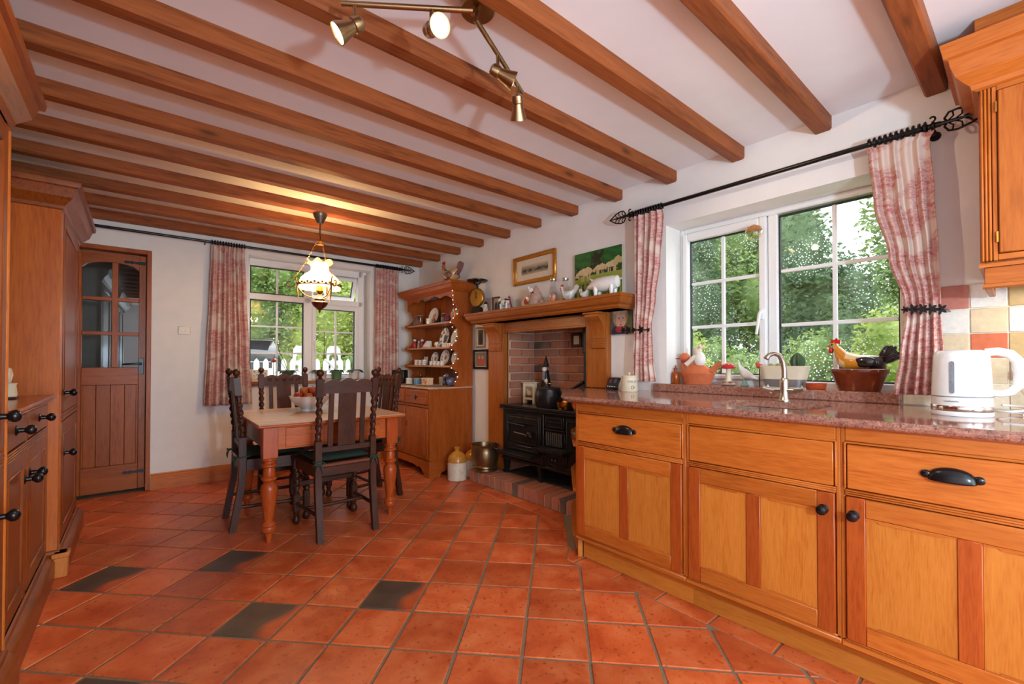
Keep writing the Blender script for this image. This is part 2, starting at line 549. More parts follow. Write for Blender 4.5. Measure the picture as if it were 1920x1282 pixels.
M['gravel'] = plain('pale_gravel', (176, 168, 154), .95, 0, .2, 60)

# ================================================================== THE SETTING
# ------------------------------------------------------------------ floor of diagonal terracotta tiles
floor = struct('floor', 'terracotta tiled floor laid diagonally with sandy joints')
MB().box(XL-.3, 3.2, YB-.2, 5.1, -.12, -.004).build('grout_bed', M['grout'], floor)
TO = (1.1097, 2.274); TPHI = .8091; TSZ = .2497
def tile_pt(u, v):
    c, s = cos(TPHI), sin(TPHI)
    return (TO[0]+u*c+v*s, TO[1]-u*s+v*c)
def clip(poly, nx, ny, d):
    """keep nx*x+ny*y <= d"""
    out = []
    for i in range(len(poly)):
        a = poly[i]; b = poly[(i+1) % len(poly)]
        da = nx*a[0]+ny*a[1]-d; db = nx*b[0]+ny*b[1]-d
        if da <= 0: out.append(a)
        if da*db < 0:
            t = da/(da-db); out.append((lerp(a[0], b[0], t), lerp(a[1], b[1], t)))
    return out
def parea(p):
    return abs(sum(p[i][0]*p[(i+1) % len(p)][1]-p[(i+1) % len(p)][0]*p[i][1] for i in range(len(p))))/2
BX = 1.803
REG = [
    [(1, 0, BX)],
    [(-1, 0, -BX), (1, 0, 2.188), (1, -1, 1.803-1.645)],
    [(-1, 0, -2.188), (0, -1, -3.03)],
]
def room_clip(p):
    p = clip(p, .0197, 1, 4.84)
    return clip(p, -1, 0, .45)
def tile_rings(mb, poly, top=0.0):
    n = len(poly)
    ar = sum(poly[i][0]*poly[(i+1) % n][1]-poly[(i+1) % n][0]*poly[i][1] for i in range(n))
    if ar < 0: poly = poly[::-1]
    cx = sum(p[0] for p in poly)/n; cy = sum(p[1] for p in poly)/n
    r = []
    for z, k in ((-.014, 0), (top-.0022, 0), (top, .0035)):
        ring = []
        for x, y in poly:
            d = hypot(x-cx, y-cy) or 1
            ring.append((x+(cx-x)*k/d, y+(cy-y)*k/d, z))
        r.append(ring)
    mb.loft(r)
dark_spots = [(.389, 2.849), (.927, 1.936), (.389, 2.135), (-.065, 3.09), (-.067, 2.044)]
rest = MB()
rt = random.Random(3)
for i in range(-24, 24):
    for j in range(-24, 24):
        g = .0062
        q = [tile_pt(i*TSZ+g, j*TSZ+g), tile_pt((i+1)*TSZ-g, j*TSZ+g), tile_pt((i+1)*TSZ-g, (j+1)*TSZ-g), tile_pt(i*TSZ+g, (j+1)*TSZ-g)]
        c = tile_pt((i+.5)*TSZ, (j+.5)*TSZ)
        if c[0] < -.6 or c[0] > 2.8 or c[1] < YB or c[1] > 5.05: continue
        q = [(x+rt.uniform(-.0018, .0018), y+rt.uniform(-.0018, .0018)) for x, y in q]
        mb = MB(); tot = 0
        lift = rt.uniform(-.0009, .0009)
        for reg in REG:
            p = room_clip(q)
            for h in reg:
                if len(p) > 2: p = clip(p, *h)
            if len(p) > 2 and parea(p) > 2e-4:
                tile_rings(mb, [(x-c[0], y-c[1]) for x, y in p], lift); tot += parea(p)
        if tot < 4e-4: continue
        seen = c[1] > .25 and c[0] > -.5
        if seen:
            dk = any(hypot(c[0]-a, c[1]-b) < .125 for a, b in dark_spots)
            mb.build('tile', M['dtile' if dk else 'tile'], floor, ang=.5, loc=(c[0], c[1], 0))
        else:
            rest.add([(x+c[0], y+c[1], z) for x, y, z in mb.v], mb.f)
tag(rest.build('more_tiles', M['tile'], floor), kind='stuff')
# border course along the base units, round their angled end and along the hearth
def border(poly):
    n = len(poly)
    cx = sum(p[0] for p in poly)/n; cy = sum(p[1] for p in poly)/n
    mb = MB(); tile_rings(mb, [(x-cx, y-cy) for x, y in poly], rt.uniform(-.0008, .0008))
    mb.build('border_tile', M['tile'], floor, ang=.5, loc=(cx, cy, 0))
y = 1.60
while y > -.4:
    y2 = y-.245
    border([(BX+.009, y-.004), (1.93, y-.004), (1.93, y2+.004), (BX+.009, y2+.004)]); y = y2
border([(BX+.009, 1.608), (1.93, 1.608), (1.93, 1.74), (BX+.009, 1.652)])
border([(1.815, 1.664), (1.93, 1.752), (2.02, 1.842), (1.935, 1.79)])
border([(1.943, 1.798), (2.03, 1.852), (2.17, 2.0), (2.09, 1.945)])
border([(2.098, 1.955), (2.178, 2.008), (2.30, 2.13), (2.197, 2.13), (2.197, 2.06)])
y = 2.138
while y < 3.0:
    y2 = min(y+.21, 3.03)
    border([(2.197, y+.004), (2.325, y+.004), (2.325, y2-.004), (2.197, y2-.004)]); y = y2

# ------------------------------------------------------------------ ceiling and beams
cl = MB().box(XL-.3, 3.0, YB-.2, 5.1, ZC, ZC+.1).build('ceiling', M['ceiling']); cl['kind'] = 'structure'
me_beam = None
for k in range(-2, 12):
    yk = .2721+.4094*k
    x0 = XL-W; L = 0.0
    if me_beam is None:
        b = MB()
        sec = [(-.074, 0.072), (-.074, .009), (-.066, 0), (-.008, 0), (0, .009), (0, .072)]
        # square bearing end with chamfered long arrises
        b.prism(sec, 'x', x0, -.001)
        o = b.build('ceiling_beam', M['beam'], ang=.4); me_beam = o.data
    else:
        o = bpy.data.objects.new('ceiling_beam', me_beam); COL.objects.link(o)
    o.location = (W, yk, ZB); o.rotation_euler = (0, 0, TA)
    tag(o, 'long stained timber ceiling beam running across the white ceiling', 'beam', 'ceiling beams')

# ------------------------------------------------------------------ walls
wr = MB()
WT = W+.34
WY0, WY1, WZ0, WZ1 = .36, 1.503, .93, 1.975
FY0, FY1, FZ1 = 2.125, 3.10, 1.50
wr.box(W, WT, YB, WY0, -.1, ZC+.02).box(W, WT, WY0, WY1, -.1, WZ0).box(W, WT, WY0, WY1, WZ1, ZC+.02)
wr.box(W, WT, WY1, FY0, -.1, ZC+.02).box(W, WT, FY0, FY1, FZ1, ZC+.02).box(W, WT, FY1, 5.15, -.1, ZC+.02)
tag(wr.build('wall_right', M['plaster'], smooth=False), 'white plastered wall with the sink window and the fireplace', kind='structure')
wf = MB()
DX0, DX1, DZ1 = -.40, .082, 2.04
VX0, VX1, VZ0, VZ1 = .80, 1.995, .865, 2.12
for a in ((-1.2, DX0, -.1, ZC+.02), (DX0, DX1, DZ1, ZC+.02), (DX1, VX0, -.1, ZC+.02), (VX0, VX1, -.1, VZ0), (VX0, VX1, VZ1, ZC+.02), (VX1, 3.0, -.1, ZC+.02)):
    wf.box(a[0], a[1], 0, .3, a[2], a[3])
wfo = wf.build('wall_far', M['plaster'], smooth=False, loc=(0, 4.846, 0), rot=(0, 0, TA)); tag(wfo, 'white plastered end wall with the glazed door and the dining window', kind='structure')
tag(MB().box(XL-.2, XL, YB, 5.2, -.1, ZC+.02).build('wall_left', M['plaster'], smooth=False), kind='structure')
tag(MB().box(XL-.2, .03, YB-.2, YB, -.1, ZC+.02).box(1.77, 3.0, YB-.2, YB, -.1, ZC+.02).box(.03, 1.77, YB-.2, YB, 2.12, ZC+.02).build('wall_back', M['plaster'], smooth=False), kind='structure')
# skirting board along the end wall
sk = MB().prism([(0, 0), (-.022, 0), (-.022, .10), (-.017, .108), (-.017, .118), (-.008, .13), (-.006, .138), (0, .138)], 'x', .086, 2.55)
tag(sk.build('baseboard_far', M['pine_x'], ang=.3, loc=(0, 4.846, 0), rot=(0, 0, TA)), 'moulded pine skirting board along the end wall', kind='structure')

# ------------------------------------------------------------------ window over the sink
def bars(mb, y0, y1, z0, z1, ys, zs, x, t=.012, w=.011):
    for yy in ys: mb.box(x-t, x+t, yy-w, yy+w, z0, z1, .003)
    for zz in zs: mb.box(x-t*.9, x+t*.9, y0, y1, zz-w, zz+w, .003)
w1 = struct('window_1', 'white framed window above the sink with rain on its panes')
fx0, fx1 = 2.775, 2.845
f = MB()
for a in ((WY0, WY0+.022, WZ0, WZ1), (WY1-.028, WY1, WZ0, WZ1), (WY0+.022, WY1-.028, 1.94, WZ1), (WY0+.022, WY1-.028, WZ0, .982), (.912, .962, .982, 1.94)):
    f.box(fx0, fx1, *a, .006)
f.build('frame', M['white'], w1, ang=.4)
# opening casement on one side
ca0, ca1, cz0, cz1 = .964, 1.475, .984, 1.938
s = MB()
for a in ((ca0, ca0+.040, cz0, cz1), (ca1-.034, ca1, cz0, cz1), (ca0+.04, ca1-.034, cz1-.05, cz1), (ca0+.04, ca1-.034, cz0, cz0+.028)):
    s.box(fx0-.022, fx1-.01, *a, .007)
cas = s.build('casement', M['white'], w1, ang=.4)
def pane(y0, y1, z0, z1, x, par, ys, zs, m='rain'):
    g = MB()
    for a in ((y0-.008, y0, z0-.008, z1+.008), (y1, y1+.008, z0-.008, z1+.008), (y0, y1, z1, z1+.008), (y0, y1, z0-.008, z0)): g.box(x-.012, x+.012, *a)
    g.build('gasket', M['seal'], par)
    MB().box(x-.003, x+.003, y0-.004, y1+.004, z0-.004, z1+.004).build('pane', M[m], par, smooth=False)
    for yy in ys: MB().box(x-.010, x+.010, yy-.010, yy+.010, z0, z1, .003).build('glazing_bar', M['white'], par)
    for zz in zs: MB().box(x-.009, x+.009, y0, y1, zz-.010, zz+.010, .003).build('glazing_bar', M['white'], par)
pane(ca0+.045, ca1-.04, cz0+.034, cz1-.056, 2.805, cas, [1.228], [1.318, 1.605])
pane(.392, .904, .99, 1.925, 2.81, w1, [.648], [1.300, 1.610])
h = MB().box(2.735, 2.757, .972, .992, 1.335, 1.40, .005).tube([(2.735, .982, 1.375), (2.715, .982, 1.375), (2.708, .985, 1.365), (2.706, 1.0, 1.25)], [.010, .010, .009, .007])
h.build('window_handle', M['white'], cas)
# granite sill
sl = MB().box(2.585, 2.778, WY0-.005, WY1+.0, WZ0-.015, .95, .004).box(2.572, 2.598, .36, 1.585, .9005, .95, .004)
tag(sl.build('trim_1', M['granite'], ang=.4), 'polished red brown granite window sill and upstand', kind='structure')

# ------------------------------------------------------------------ dining window in the end wall (local frame of the wall)
def on_far(o):
    o.location = (0, 4.846, 0); o.rotation_euler = (0, 0, TA); return o
w2 = on_far(struct('window_2', 'white framed dining window with an open top light'))
fy0, fy1 = .12, .19
f = MB()
for a in ((VX0-.02, VX0+.03, VZ0, VZ1), (1.90, VX1-.03, VZ0, VZ1), (VX0, 1.96, 2.05, VZ1), (VX0, 1.96, VZ0, .905), (1.325, 1.405, .905, 2.05), (VX0, 1.96, 1.715, 1.775)):
    f.box(a[0], a[1], fy0, fy1, a[2], a[3], .006)
f.box(VX0-.02, VX1+.0, fy0+.02, fy1, 2.095, 2.13)
f.build('frame', M['white'], w2, ang=.4)
MB().box(1.905, VX1+.01, .19, .21, VZ0, VZ1).build('frame_cover', M['white'], w2)
def panex(x0, x1, z0, z1, y, par, xs, zs):
    g = MB()
    for a in ((x0-.008, x0, z0-.008, z1+.008), (x1, x1+.008, z0-.008, z1+.008), (x0, x1, z1, z1+.008), (x0, x1, z0-.008, z0)): g.box(a[0], a[1], y-.012, y+.012, a[2], a[3])
    g.build('gasket', M['seal'], par)
    MB().box(x0-.004, x1+.004, y-.003, y+.003, z0-.004, z1+.004).build('pane', M['glass'], par, smooth=False)
    for xx in xs: MB().box(xx-.009, xx+.009, y-.009, y+.009, z0, z1, .003).build('glazing_bar', M['white'], par)
    for zz in zs: MB().box(x0, x1, y-.008, y+.008, zz-.008, zz+.008, .003).build('glazing_bar', M['white'], par)
panex(.84, 1.315, .915, 1.705, .15, w2, [1.075], [1.18, 1.45])
panex(.84, 1.315, 1.785, 2.04, .15, w2, [1.075], [])
# opening casement and its open top light
s = MB()
for a in ((1.405, 1.445, .907, 1.713), (1.865, 1.90, .907, 1.713), (1.445, 1.865, 1.665, 1.713), (1.445, 1.865, .907, .945)): s.box(a[0], a[1], fy0-.015, fy1-.01, a[2], a[3], .006)
cas = s.build('casement', M['white'], w2, ang=.4)
panex(1.453, 1.857, .953, 1.657, .15, cas, [1.66], [1.18, 1.42])
MB().box(1.415, 1.435, .085, .105, 1.27, 1.33, .004).tube([(1.425, .085, 1.31), (1.425, .07, 1.31), (1.425, .066, 1.2)], .008).build('window_handle', M['white'], cas)
tl = MB()
for a in ((1.41, 1.45, -.27, 0), (1.86, 1.895, -.27, 0), (1.45, 1.86, -.035, 0), (1.45, 1.86, -.27, -.225)): tl.box(a[0], a[1], -.03, .03, a[2], a[3], .006)
tlo = tl.build('top_light', M['white'], w2, ang=.4, loc=(0, .165, 2.045), rot=(.42, 0, 0))
panex(1.455, 1.853, -.22, -.04, 0, tlo, [], [])
MB().box(VX0+.001, VX1-.001, -.05, .12, VZ0+.002, VZ0+.03, .006).build('window_board', M['mant_x'], w2)

# ------------------------------------------------------------------ glazed wooden door
d1 = on_far(struct('door_1', 'wooden door with six glass panes and black ironmongery'))
f = MB().box(DX0, DX0+.03, -.002, .14, 0, DZ1, .003).box(DX1-.032, DX1, -.002, .14, 0, DZ1, .003).box(DX0+.03, DX1-.032, -.002, .14, DZ1-.035, DZ1, .003)
f.build('door_frame', M['dres_z'], d1, ang=.4)
lx0, lx1 = DX0+.033, DX1-.036
dy0, dy1 = .05, .09
px = [(-.345, -.172), (-.132, .0)]   # glass columns
lx0 = -.40; 
st = MB().box(.0, lx1, dy0, dy1, .02, 1.995, .003); st.build('stile', M['dres_z'], d1)
MB().box(lx0+.002, -.350, dy0, dy1, .02, 1.995, .003).build('stile', M['dres_z'], d1)
# arched top rail
pts = [(-.35, 1.995), (.0, 1.995), (.0, 1.862)]
for k in range(13):
    t = k/12; pts.append((lerp(0, -.35, t), 1.862+.055*(1-(2*t-1)**2)**.5))
pts.append((-.35, 1.862))
MB().prism(pts, 'y', dy0, dy1).build('top_rail', M['dres_x'], d1)
MB().box(-.35, 0, dy0, dy1, .90, 1.045, .003).build('lock_rail', M['dres_x'], d1)
MB().box(-.35, 0, dy0, dy1, .02, .235, .003).build('bottom_rail', M['dres_x'], d1)
MB().box(-.172, -.132, dy0, dy1, 1.045, 1.915, .003).build('muntin', M['dres_z'], d1)
for zz in (1.325, 1.61):
    MB().box(-.35, 0, dy0+.001, dy1-.001, zz-.015, zz+.015, .003).build('muntin', M['dres_x'], d1)
for c in px:
    for z0, z1 in ((1.045, 1.31), (1.34, 1.595), (1.625, 1.92)):
        MB().box(c[0]-.006, c[1]+.004, .068, .074, z0, z1).build('pane', M['dglass'], d1, smooth=False)
for k in range(4):
    MB().box(-.35+k*.0875+.001, -.35+(k+1)*.0875-.001, dy0+.012, dy1-.01, .235, .90, .002).build('panel_board', M['dres_z'], d1)
fr = MB()
fr.box(-.35, -.335, dy0+.004, dy1, .235, .90, .003).box(-.015, 0, dy0+.004, dy1, .235, .90, .003)
fr.build('panel_moulding', M['dres_z'], d1)
def hinge(z, L=.14):
    m = MB()
    pts = [(.075, z+.012), (.02, z+.014), (-.03, z+.008), (-.05, z+.014), (-.06, z+.008), (-.085, z+.013), (-.10, z), (-.085, z-.013), (-.06, z-.008), (-.05, z-.014), (-.03, z-.008), (.02, z-.014), (.075, z-.012)]
    m.prism(pts, 'y', dy0-.008, dy0-.001)
    m.tube([(.072, dy0-.008, z-.03), (.072, dy0-.008, z+.03)], .009)
    m.build('strap_hinge', M['iron'], d1)
hinge(1.93); hinge(.165)
h = MB().box(-.002, .034, dy0-.008, dy0-.001, .985, 1.125, .003).tube([(.016, dy0-.008, 1.075), (.016, dy0-.045, 1.075), (-.01, dy0-.05, 1.075), (-.10, dy0-.045, 1.07)], [.011, .010, .009, .007])
h.build('lever_handle', M['iron'], d1)
# hall behind the door
hl = MB().box(-1.2, 1.0, 1.6, 1.7, -.1, 2.3).box(-1.3, -1.2, .3, 1.7, -.1, 2.3).box(.65, .75, .3, 1.7, -.1, 2.3).box(-1.3, 1.0, .3, 1.7, -.12, -.01).box(-1.3, 1.0, .3, 1.7, 2.28, 2.4)
tag(on_far(hl.build('wall_hall', M['plaster'], smooth=False)), kind='structure')

# ================================================================== KITCHEN SIDE
XF = 1.84
def knob(par, x, y, z, d=-1, m='iron', r=.017):
    """turned iron knob standing out along x (d=-1 towards the room)"""
    mb = MB().lathe([(r*.95, 0), (r*.95, .003), (r*.45, .006), (r*.4, .016), (r*.7, .02), (r, .027), (r*.9, .034), (r*.5, .038), (0, .039)], (0, 0, 0), 14, RY(d*pi/2))
    return mb.build('knob', M[m], par, loc=(x, y, z))
def cup_pull(par, x, y, z, w=.052):
    m = MB()
    # hooded cup, open underneath, with two screw ears
    def hood(u, v):
        t = pi*u; q = 1.75*v
        r = max(.02, sin(t))**.7
        return (x-.001-.024*r*sin(q), y+w*cos(t), z-.012+(.040 if q < pi/2 else .018)*cos(q)*r)
    m.grid(hood, 18, 8)
    for s in (-1, 1): m.ell((x-.003, y+s*(w+.004), z+.001), (.005, .011, .010), 10, 6)
    o = m.build('cup_handle', M['iron'], par)
    md_ = o.modifiers.new('thickness', 'SOLIDIFY'); md_.thickness = .0025; md_.offset = 1
    return o
def panel_door(par, y0, y1, z0, z1, name='door', cols=2, xf=None, knob_y=None, knob_z=None, mats=('stile', 'pine', 'panel')):
    x = XF
    st, ra, pa = mats
    sw = .052; rw = .062
    d = MB().box(x-.004, x+.016, y0, y1, z0, z1, .002).build(name, M[st+'_z'], par)
    # carcass of the door is hidden behind its members, which stand proud
    for a, b in ((y0, y0+sw), (y1-sw, y1)):
        MB().box(x-.009, x+.0, a, b, z0, z1, .0025).build('stile', M[st+'_z'], d)
    n = cols; iw = (y1-y0-2*sw-(n-1)*sw)/n
    # rails with a small step (the shaped ogee ends of the photo)
    for zz0, zz1 in ((z0, z0+rw), (z1-rw, z1)):
        MB().box(x-.0088, x+.0, y0+sw, y1-sw, zz0, zz1, .0025).build('rail', M[ra+'_y'], d)
    for c in range(n):
        a = y0+sw+c*(iw+sw)
        if c: MB().box(x-.009, x+.0, a-sw, a, z0+rw, z1-rw, .0025).build('muntin', M[st+'_z'], d)
        MB().box(x-.0055, x+.002, a+.001, a+iw-.001, z0+rw+.001, z1-rw-.001).build('panel', M[pa+'_z'], d)
        # ovolo with stopped ends above and below each panel
        pr = [(a, z1-rw), (a+iw, z1-rw), (a+iw, z1-rw-.004), (a+iw-.03, z1-rw-.004), (a+iw-.035, z1-rw-.010), (a+.035, z1-rw-.010), (a+.03, z1-rw-.004), (a, z1-rw-.004)]
        MB().prism(pr, 'x', x-.0082, x-.001).build('panel_moulding', M[ra+'_y'], d)
        pr = [(a, z0+rw), (a+iw, z0+rw), (a+iw, z0+rw+.004), (a+iw-.03, z0+rw+.004), (a+iw-.035, z0+rw+.009), (a+.035, z0+rw+.009), (a+.03, z0+rw+.004), (a, z0+rw+.004)]
        MB().prism(pr, 'x', x-.0082, x-.001).build('panel_moulding', M[ra+'_y'], d)
    if knob_y is not None: knob(d, x-.008, knob_y, knob_z)
    return d
def base_unit(label, y0, y1, pull=None, kn=None, left_end=False):
    t = thing('base_cabinet', label, 'cabinet')
    MB().box(XF+.018, W-.01, y0+.002, y1-.002, .125, .70 if pull is None else .868).build('carcass', M['pine_y'], t)
    # face frame
    sw = .013
    for a, b in ((y0, y0+sw), (y1-sw, y1)): MB().box(XF, XF+.02, a, b, .125, .868, .002).build('frame_stile', M['pine_z'], t)
    MB().box(XF, XF+.02, y0+sw, y1-sw, .820, .868, .002).build('frieze_rail', M['pine_y'], t)
    # reeded rail between drawer and door
    r = MB()
    for zz in (.640, .647, .654): r.box(XF-.006, XF+.02, y0+sw, y1-sw, zz-.0032, zz+.0032, .002)
    r.box(XF-.003, XF+.02, y0+sw, y1-sw, .812, .820, .002).box(XF-.006, XF+.02, y0+sw-.003, y0+sw+.003, .66, .815, .002).box(XF-.006, XF+.02, y1-sw-.003, y1-sw+.003, .66, .815, .002)
    r.build('reeded_rail', M['pine_y'], t)
    MB().box(XF-.004, XF+.02, y0, y1, .122, .142, .004).box(XF+.0, XF+.02, y0+.001, y1-.001, .142, .150, .002).build('bottom_rail', M['pine_y'], t)
    MB().box(1.905, 1.925, y0, y1, .001, .124).build('plinth', M['panel_y'], t)
    d = MB().box(XF-.006, XF+.014, y0+sw+.006, y1-sw-.006, .660, .810, .003).build('drawer_front', M['pine_y'], t)
    if pull is not None: cup_pull(d, XF-.006, pull, .748)
    panel_door(t, y0+sw+.003, y1-sw-.003, .152, .634, knob_y=kn, knob_z=.575)
    return t
base_unit('pine base cabinet beside the range, cup handle on its drawer, door without a knob', .975, 1.612, pull=1.29)
base_unit('pine base cabinet under the sink with a plain drawer front without a handle', .414, .975, kn=.462)
base_unit('pine base cabinet under the kettle with black cup handle and knob', -.20, .414, pull=.142, kn=.376)

# angled open end shelves beside the range
t = thing('corner_shelf_unit', 'angled open wooden end shelves between the base cabinets and the range', 'shelf')
MB().prism([(1.90, 1.615), (2.16, 1.90), (2.16, 1.93), (1.88, 1.63)], 'z', .001, .124).build('plinth', M['panel_y'], t)
def end_poly(o=0.0):
    return [(XF+.005-o*.3, 1.614), (XF-.002-o, 1.64), (1.93-o*.7, 1.735+o*.7), (2.2-o*.7, 1.985+o*.7), (2.36, 2.055), (W-.01, 2.06), (W-.01, 1.614)]
for zz in (.125, .37, .62):
    MB().prism(end_poly(-.012), 'z', zz, zz+.018).build('shelf', M['pine_y'], t)
MB().box(XF+.015, W-.01, 1.6135, 1.625, .143, .866).build('back_board', M['pine_z'], t)
MB().box(W-.03, W-.012, 1.63, 2.05, .143, .866).build('back_board', M['pine_z'], t)
MB().prism(end_poly(-.012), 'z', .83, .867).build('top_rail', M['pine_y'], t)
bk = thing('enamel_bowl', 'small pale green bowl on the open end shelves', 'bowl', (1.98, 1.70, .639))
MB().lathe([(.025, 0), (.03, .004), (.045, .03), (.05, .04), (.046, .04), (.04, .028), (.0, .008)], seg=18).build('bowl_body', plain('pale_green_glaze', (150, 176, 150), .25), bk)
# ------------------------------------------------------------------ granite worktop with the undermounted sink
S0, S1, SX0, SX1 = .535, .95, 1.985, 2.33       # sink opening
def rrect(x0, x1, y0, y1, r, n=6):
    p = []
    for cx, cy, a0 in ((x1-r, y1-r, 0), (x0+r, y1-r, pi/2), (x0+r, y0+r, pi), (x1-r, y0+r, 3*pi/2)):
        for k in range(n+1):
            a = a0+pi/2*k/n; p.append((cx+r*cos(a), cy+r*sin(a)))
    return p
sink_o = rrect(SX0, SX1, S0, S1, .09)
wt = thing('worktop', 'polished red brown granite worktop over the base cabinets', 'worktop')
def worktop_mesh():
    m = MB()
    z0, z1 = .870, .900
    for a in ((1.808, W-.002, -.5, S0), (1.808, W-.002, S1, 1.63)):
        m.box(a[0], a[1], a[2], a[3], z0, z1)
    m.box(1.808, SX0, S0, S1, z0, z1).box(SX1, W-.002, S0, S1, z0, z1)
    # corner fillets of the opening
    r = .09; n = 6
    for cx, cy, sx, sy in ((SX1, S1, -1, -1), (SX0, S1, 1, -1), (SX0, S0, 1, 1), (SX1, S0, -1, 1)):
        pts = [(cx, cy)]
        for k in range(n+1):
            a = pi/2*k/n
            pts.append((cx+sx*r*(1-sin(a)), cy+sy*r*(1-cos(a))))
        m.prism(pts, 'z', z0, z1)
    e = end_poly(.0)
    m.prism([(1.808, 1.63), (1.808, 1.645), (1.82, 1.665), (1.905, 1.765), (2.19, 2.02), (2.36, 2.075), (W-.002, 2.08), (W-.002, 1.63)], 'z', z0, z1)
    # rounded nosing along the front
    m.tube([(1.808, -.5, .885), (1.808, 1.645, .885), (1.82, 1.665, .885), (1.905, 1.765, .885), (2.19, 2.02, .885), (2.36, 2.075, .885)], .015, 10)
    return m
worktop_mesh().build('slab', M['granite'], wt, ang=.5)
sk_ = thing('kitchen_sink', 'stainless steel sink set under the granite worktop', 'sink')
def ring(poly, z): return [(x, y, z) for x, y in poly]
inner = rrect(SX0+.004, SX1-.004, S0+.004, S1-.004, .086); bot = rrect(SX0+.02, SX1-.02, S0+.02, S1-.02, .07)
m = MB().loft([ring(rrect(SX0-.02, SX1+.02, S0-.02, S1+.02, .1), .8685), ring(inner, .8685), ring(inner, .86), ring(bot, .72)][::-1], caps=False)
nb = len(bot); m.add(ring(bot, .72), [tuple(range(nb))])
m.build('basin', M['steel'], sk_)
MB().lathe([(.035, 0), (.035, .004), (.02, .005), (.0, .002)], (2.16, .765, .7205), 20).build('drain', M['brass'], sk_)
tp = thing('mixer_tap', 'brushed steel mixer tap behind the sink', 'tap', (2.385, .757, .9005))
MB().lathe([(.027, 0), (.027, .006), (.022, .012), (.020, .05), (.021, .085), (.019, .105), (.015, .112), (.0, .113)], seg=20).build('tap_body', M['steel'], tp)
MB().tube([(0, 0, .10), (0, 0, .15), (-.004, .004, .19), (-.02, .015, .222), (-.045, .03, .232), (-.07, .045, .222), (-.08, .052, .205)], [.012, .012, .012, .012, .0115, .012, .013], 12).build('spout', M['steel'], tp)
for s in (-1, 1):
    hd = MB().tube([(0, s*.015, .052), (0, s*.055, .052)], .014, 12).build('tap_handle', M['steel'], tp)
    lv = MB().tube([(0, s*.045, .052), (-.01, s*.07, .056), (-.02, s*.09, .062)], [.015, .012, .009], 10)
    lv.tube([(0.0, s*.058, .035), (0, s*.075, .075)], .005, 8)
    lv.build('lever', M['steel'], hd)

# ------------------------------------------------------------------ kettle
kt = thing('electric_kettle', 'white electric kettle with grey water gauge and chrome base', 'kettle', (2.236, .147, .9005))
K = M['white']
rx = 1.0
MB().lathe([(.078, 0), (.080, .004), (.080, .010), (.079, .016)], seg=36).build('power_base', M['ceram'], kt)
MB().lathe([(.0785, .016), (.0800, .018), (.0800, .034), (.0785, .036)], seg=36).build('chrome_band', plain('chrome', (214, 210, 204), .12, 1.0, .02), kt)
MB().lathe([(.078, .036), (.0785, .04), (.0770, .10), (.0740, .17), (.0725, .205), (.070, .219), (.062, .228), (.050, .231), (.0, .232)], seg=36).build('body', M['ceram'], kt)
MB().lathe([(.0790, .066), (.0795, .067), (.0795, .0685), (.0788, .0695)], seg=36).build('seam', M['grey'], kt)
# handle on the side away from the window
hn = MB().tube([(0, -.06, .222), (-.002, -.088, .225), (-.003, -.116, .216), (-.004, -.135, .19), (-.004, -.139, .15), (-.003, -.134, .11), (-.002, -.118, .088), (0, -.095, .08), (0, -.07, .083)], [.014, .0145, .0155, .016, .0155, .0145, .013, .012, .012], 12)
hn.build('handle', M['ceram'], kt)
# direction from kettle to the room
ax = atan2(-.147, -2.236)
def kpt(a, r, z): return (r*cos(a), r*sin(a), z)
g = MB(); a0 = pi+.05-.28
pts = []
def gauge_surface(u, v):
    a = a0+lerp(-.085, .085, u); z = lerp(.085, .185, v)
    return kpt(a, .0795-(z-.036)*.026+.0006, z)
g.grid(gauge_surface, 4, 10)
for zz in (.085, .185):
    r0 = .0795-(zz-.036)*.026+.0006
    vs = [kpt(a0, r0, zz)]
    for k in range(9):
        q = pi*k/8; s = 1 if zz > .1 else -1
        vs.append(kpt(a0+.085*cos(q), .0795-(zz+s*.0065*sin(q)-.036)*.026+.0006, zz+s*.0065*sin(q)))
    g.add(vs, [tuple([0, k, k+1] if zz > .1 else [0, k+1, k]) for k in range(1, 9)])
g.build('water_gauge', plain('grey_gauge', (138, 142, 148), .25), kt)
for zz in (.12, .14, .16, .175):
    q = a0
    MB().ell(kpt(q, .0795-(zz-.036)*.026+.0009, zz), (.0012, .0018, .002), 6, 4).build('gauge_mark', M['grey'], kt)
def text(name, body, size, m, par, loc, rot, extr=.0003, spacing=1.0, font_scale=1.0):
    c = bpy.data.curves.new(name, 'FONT'); c.body = body; c.size = size; c.extrude = extr
    c.align_x = 'CENTER'; c.align_y = 'CENTER'; c.space_character = spacing
    o = bpy.data.objects.new(name, c); COL.objects.link(o)
    dg = bpy.context.evaluated_depsgraph_get()
    me = bpy.data.meshes.new_from_object(o.evaluated_get(dg))
    bpy.data.objects.remove(o)
    o = bpy.data.objects.new(name, me); COL.objects.link(o)
    me.materials.clear(); me.materials.append(m)
    o.parent = par; o.location = loc; o.rotation_euler = rot
    return o
rr = .0788
text('brand_lettering', 'Cookworks', .0085, M['grey'], kt, kpt(a0-.02, rr+.0008, .052), (pi/2, 0, a0-.02+pi/2))
cb = thing('kettle_lead', 'coiled white kettle lead lying behind the kettle', 'cable', (2.3, .03, .9005))
pts = []
for k in range(28):
    a = -1.2+k*.30; r = .05+.0006*k
    pts.append((.02+r*1.0*cos(a), .0+r*.62*sin(a), .004+.0011*k))
MB().tube(pts, .0035, 6).build('lead', M['white'], cb)

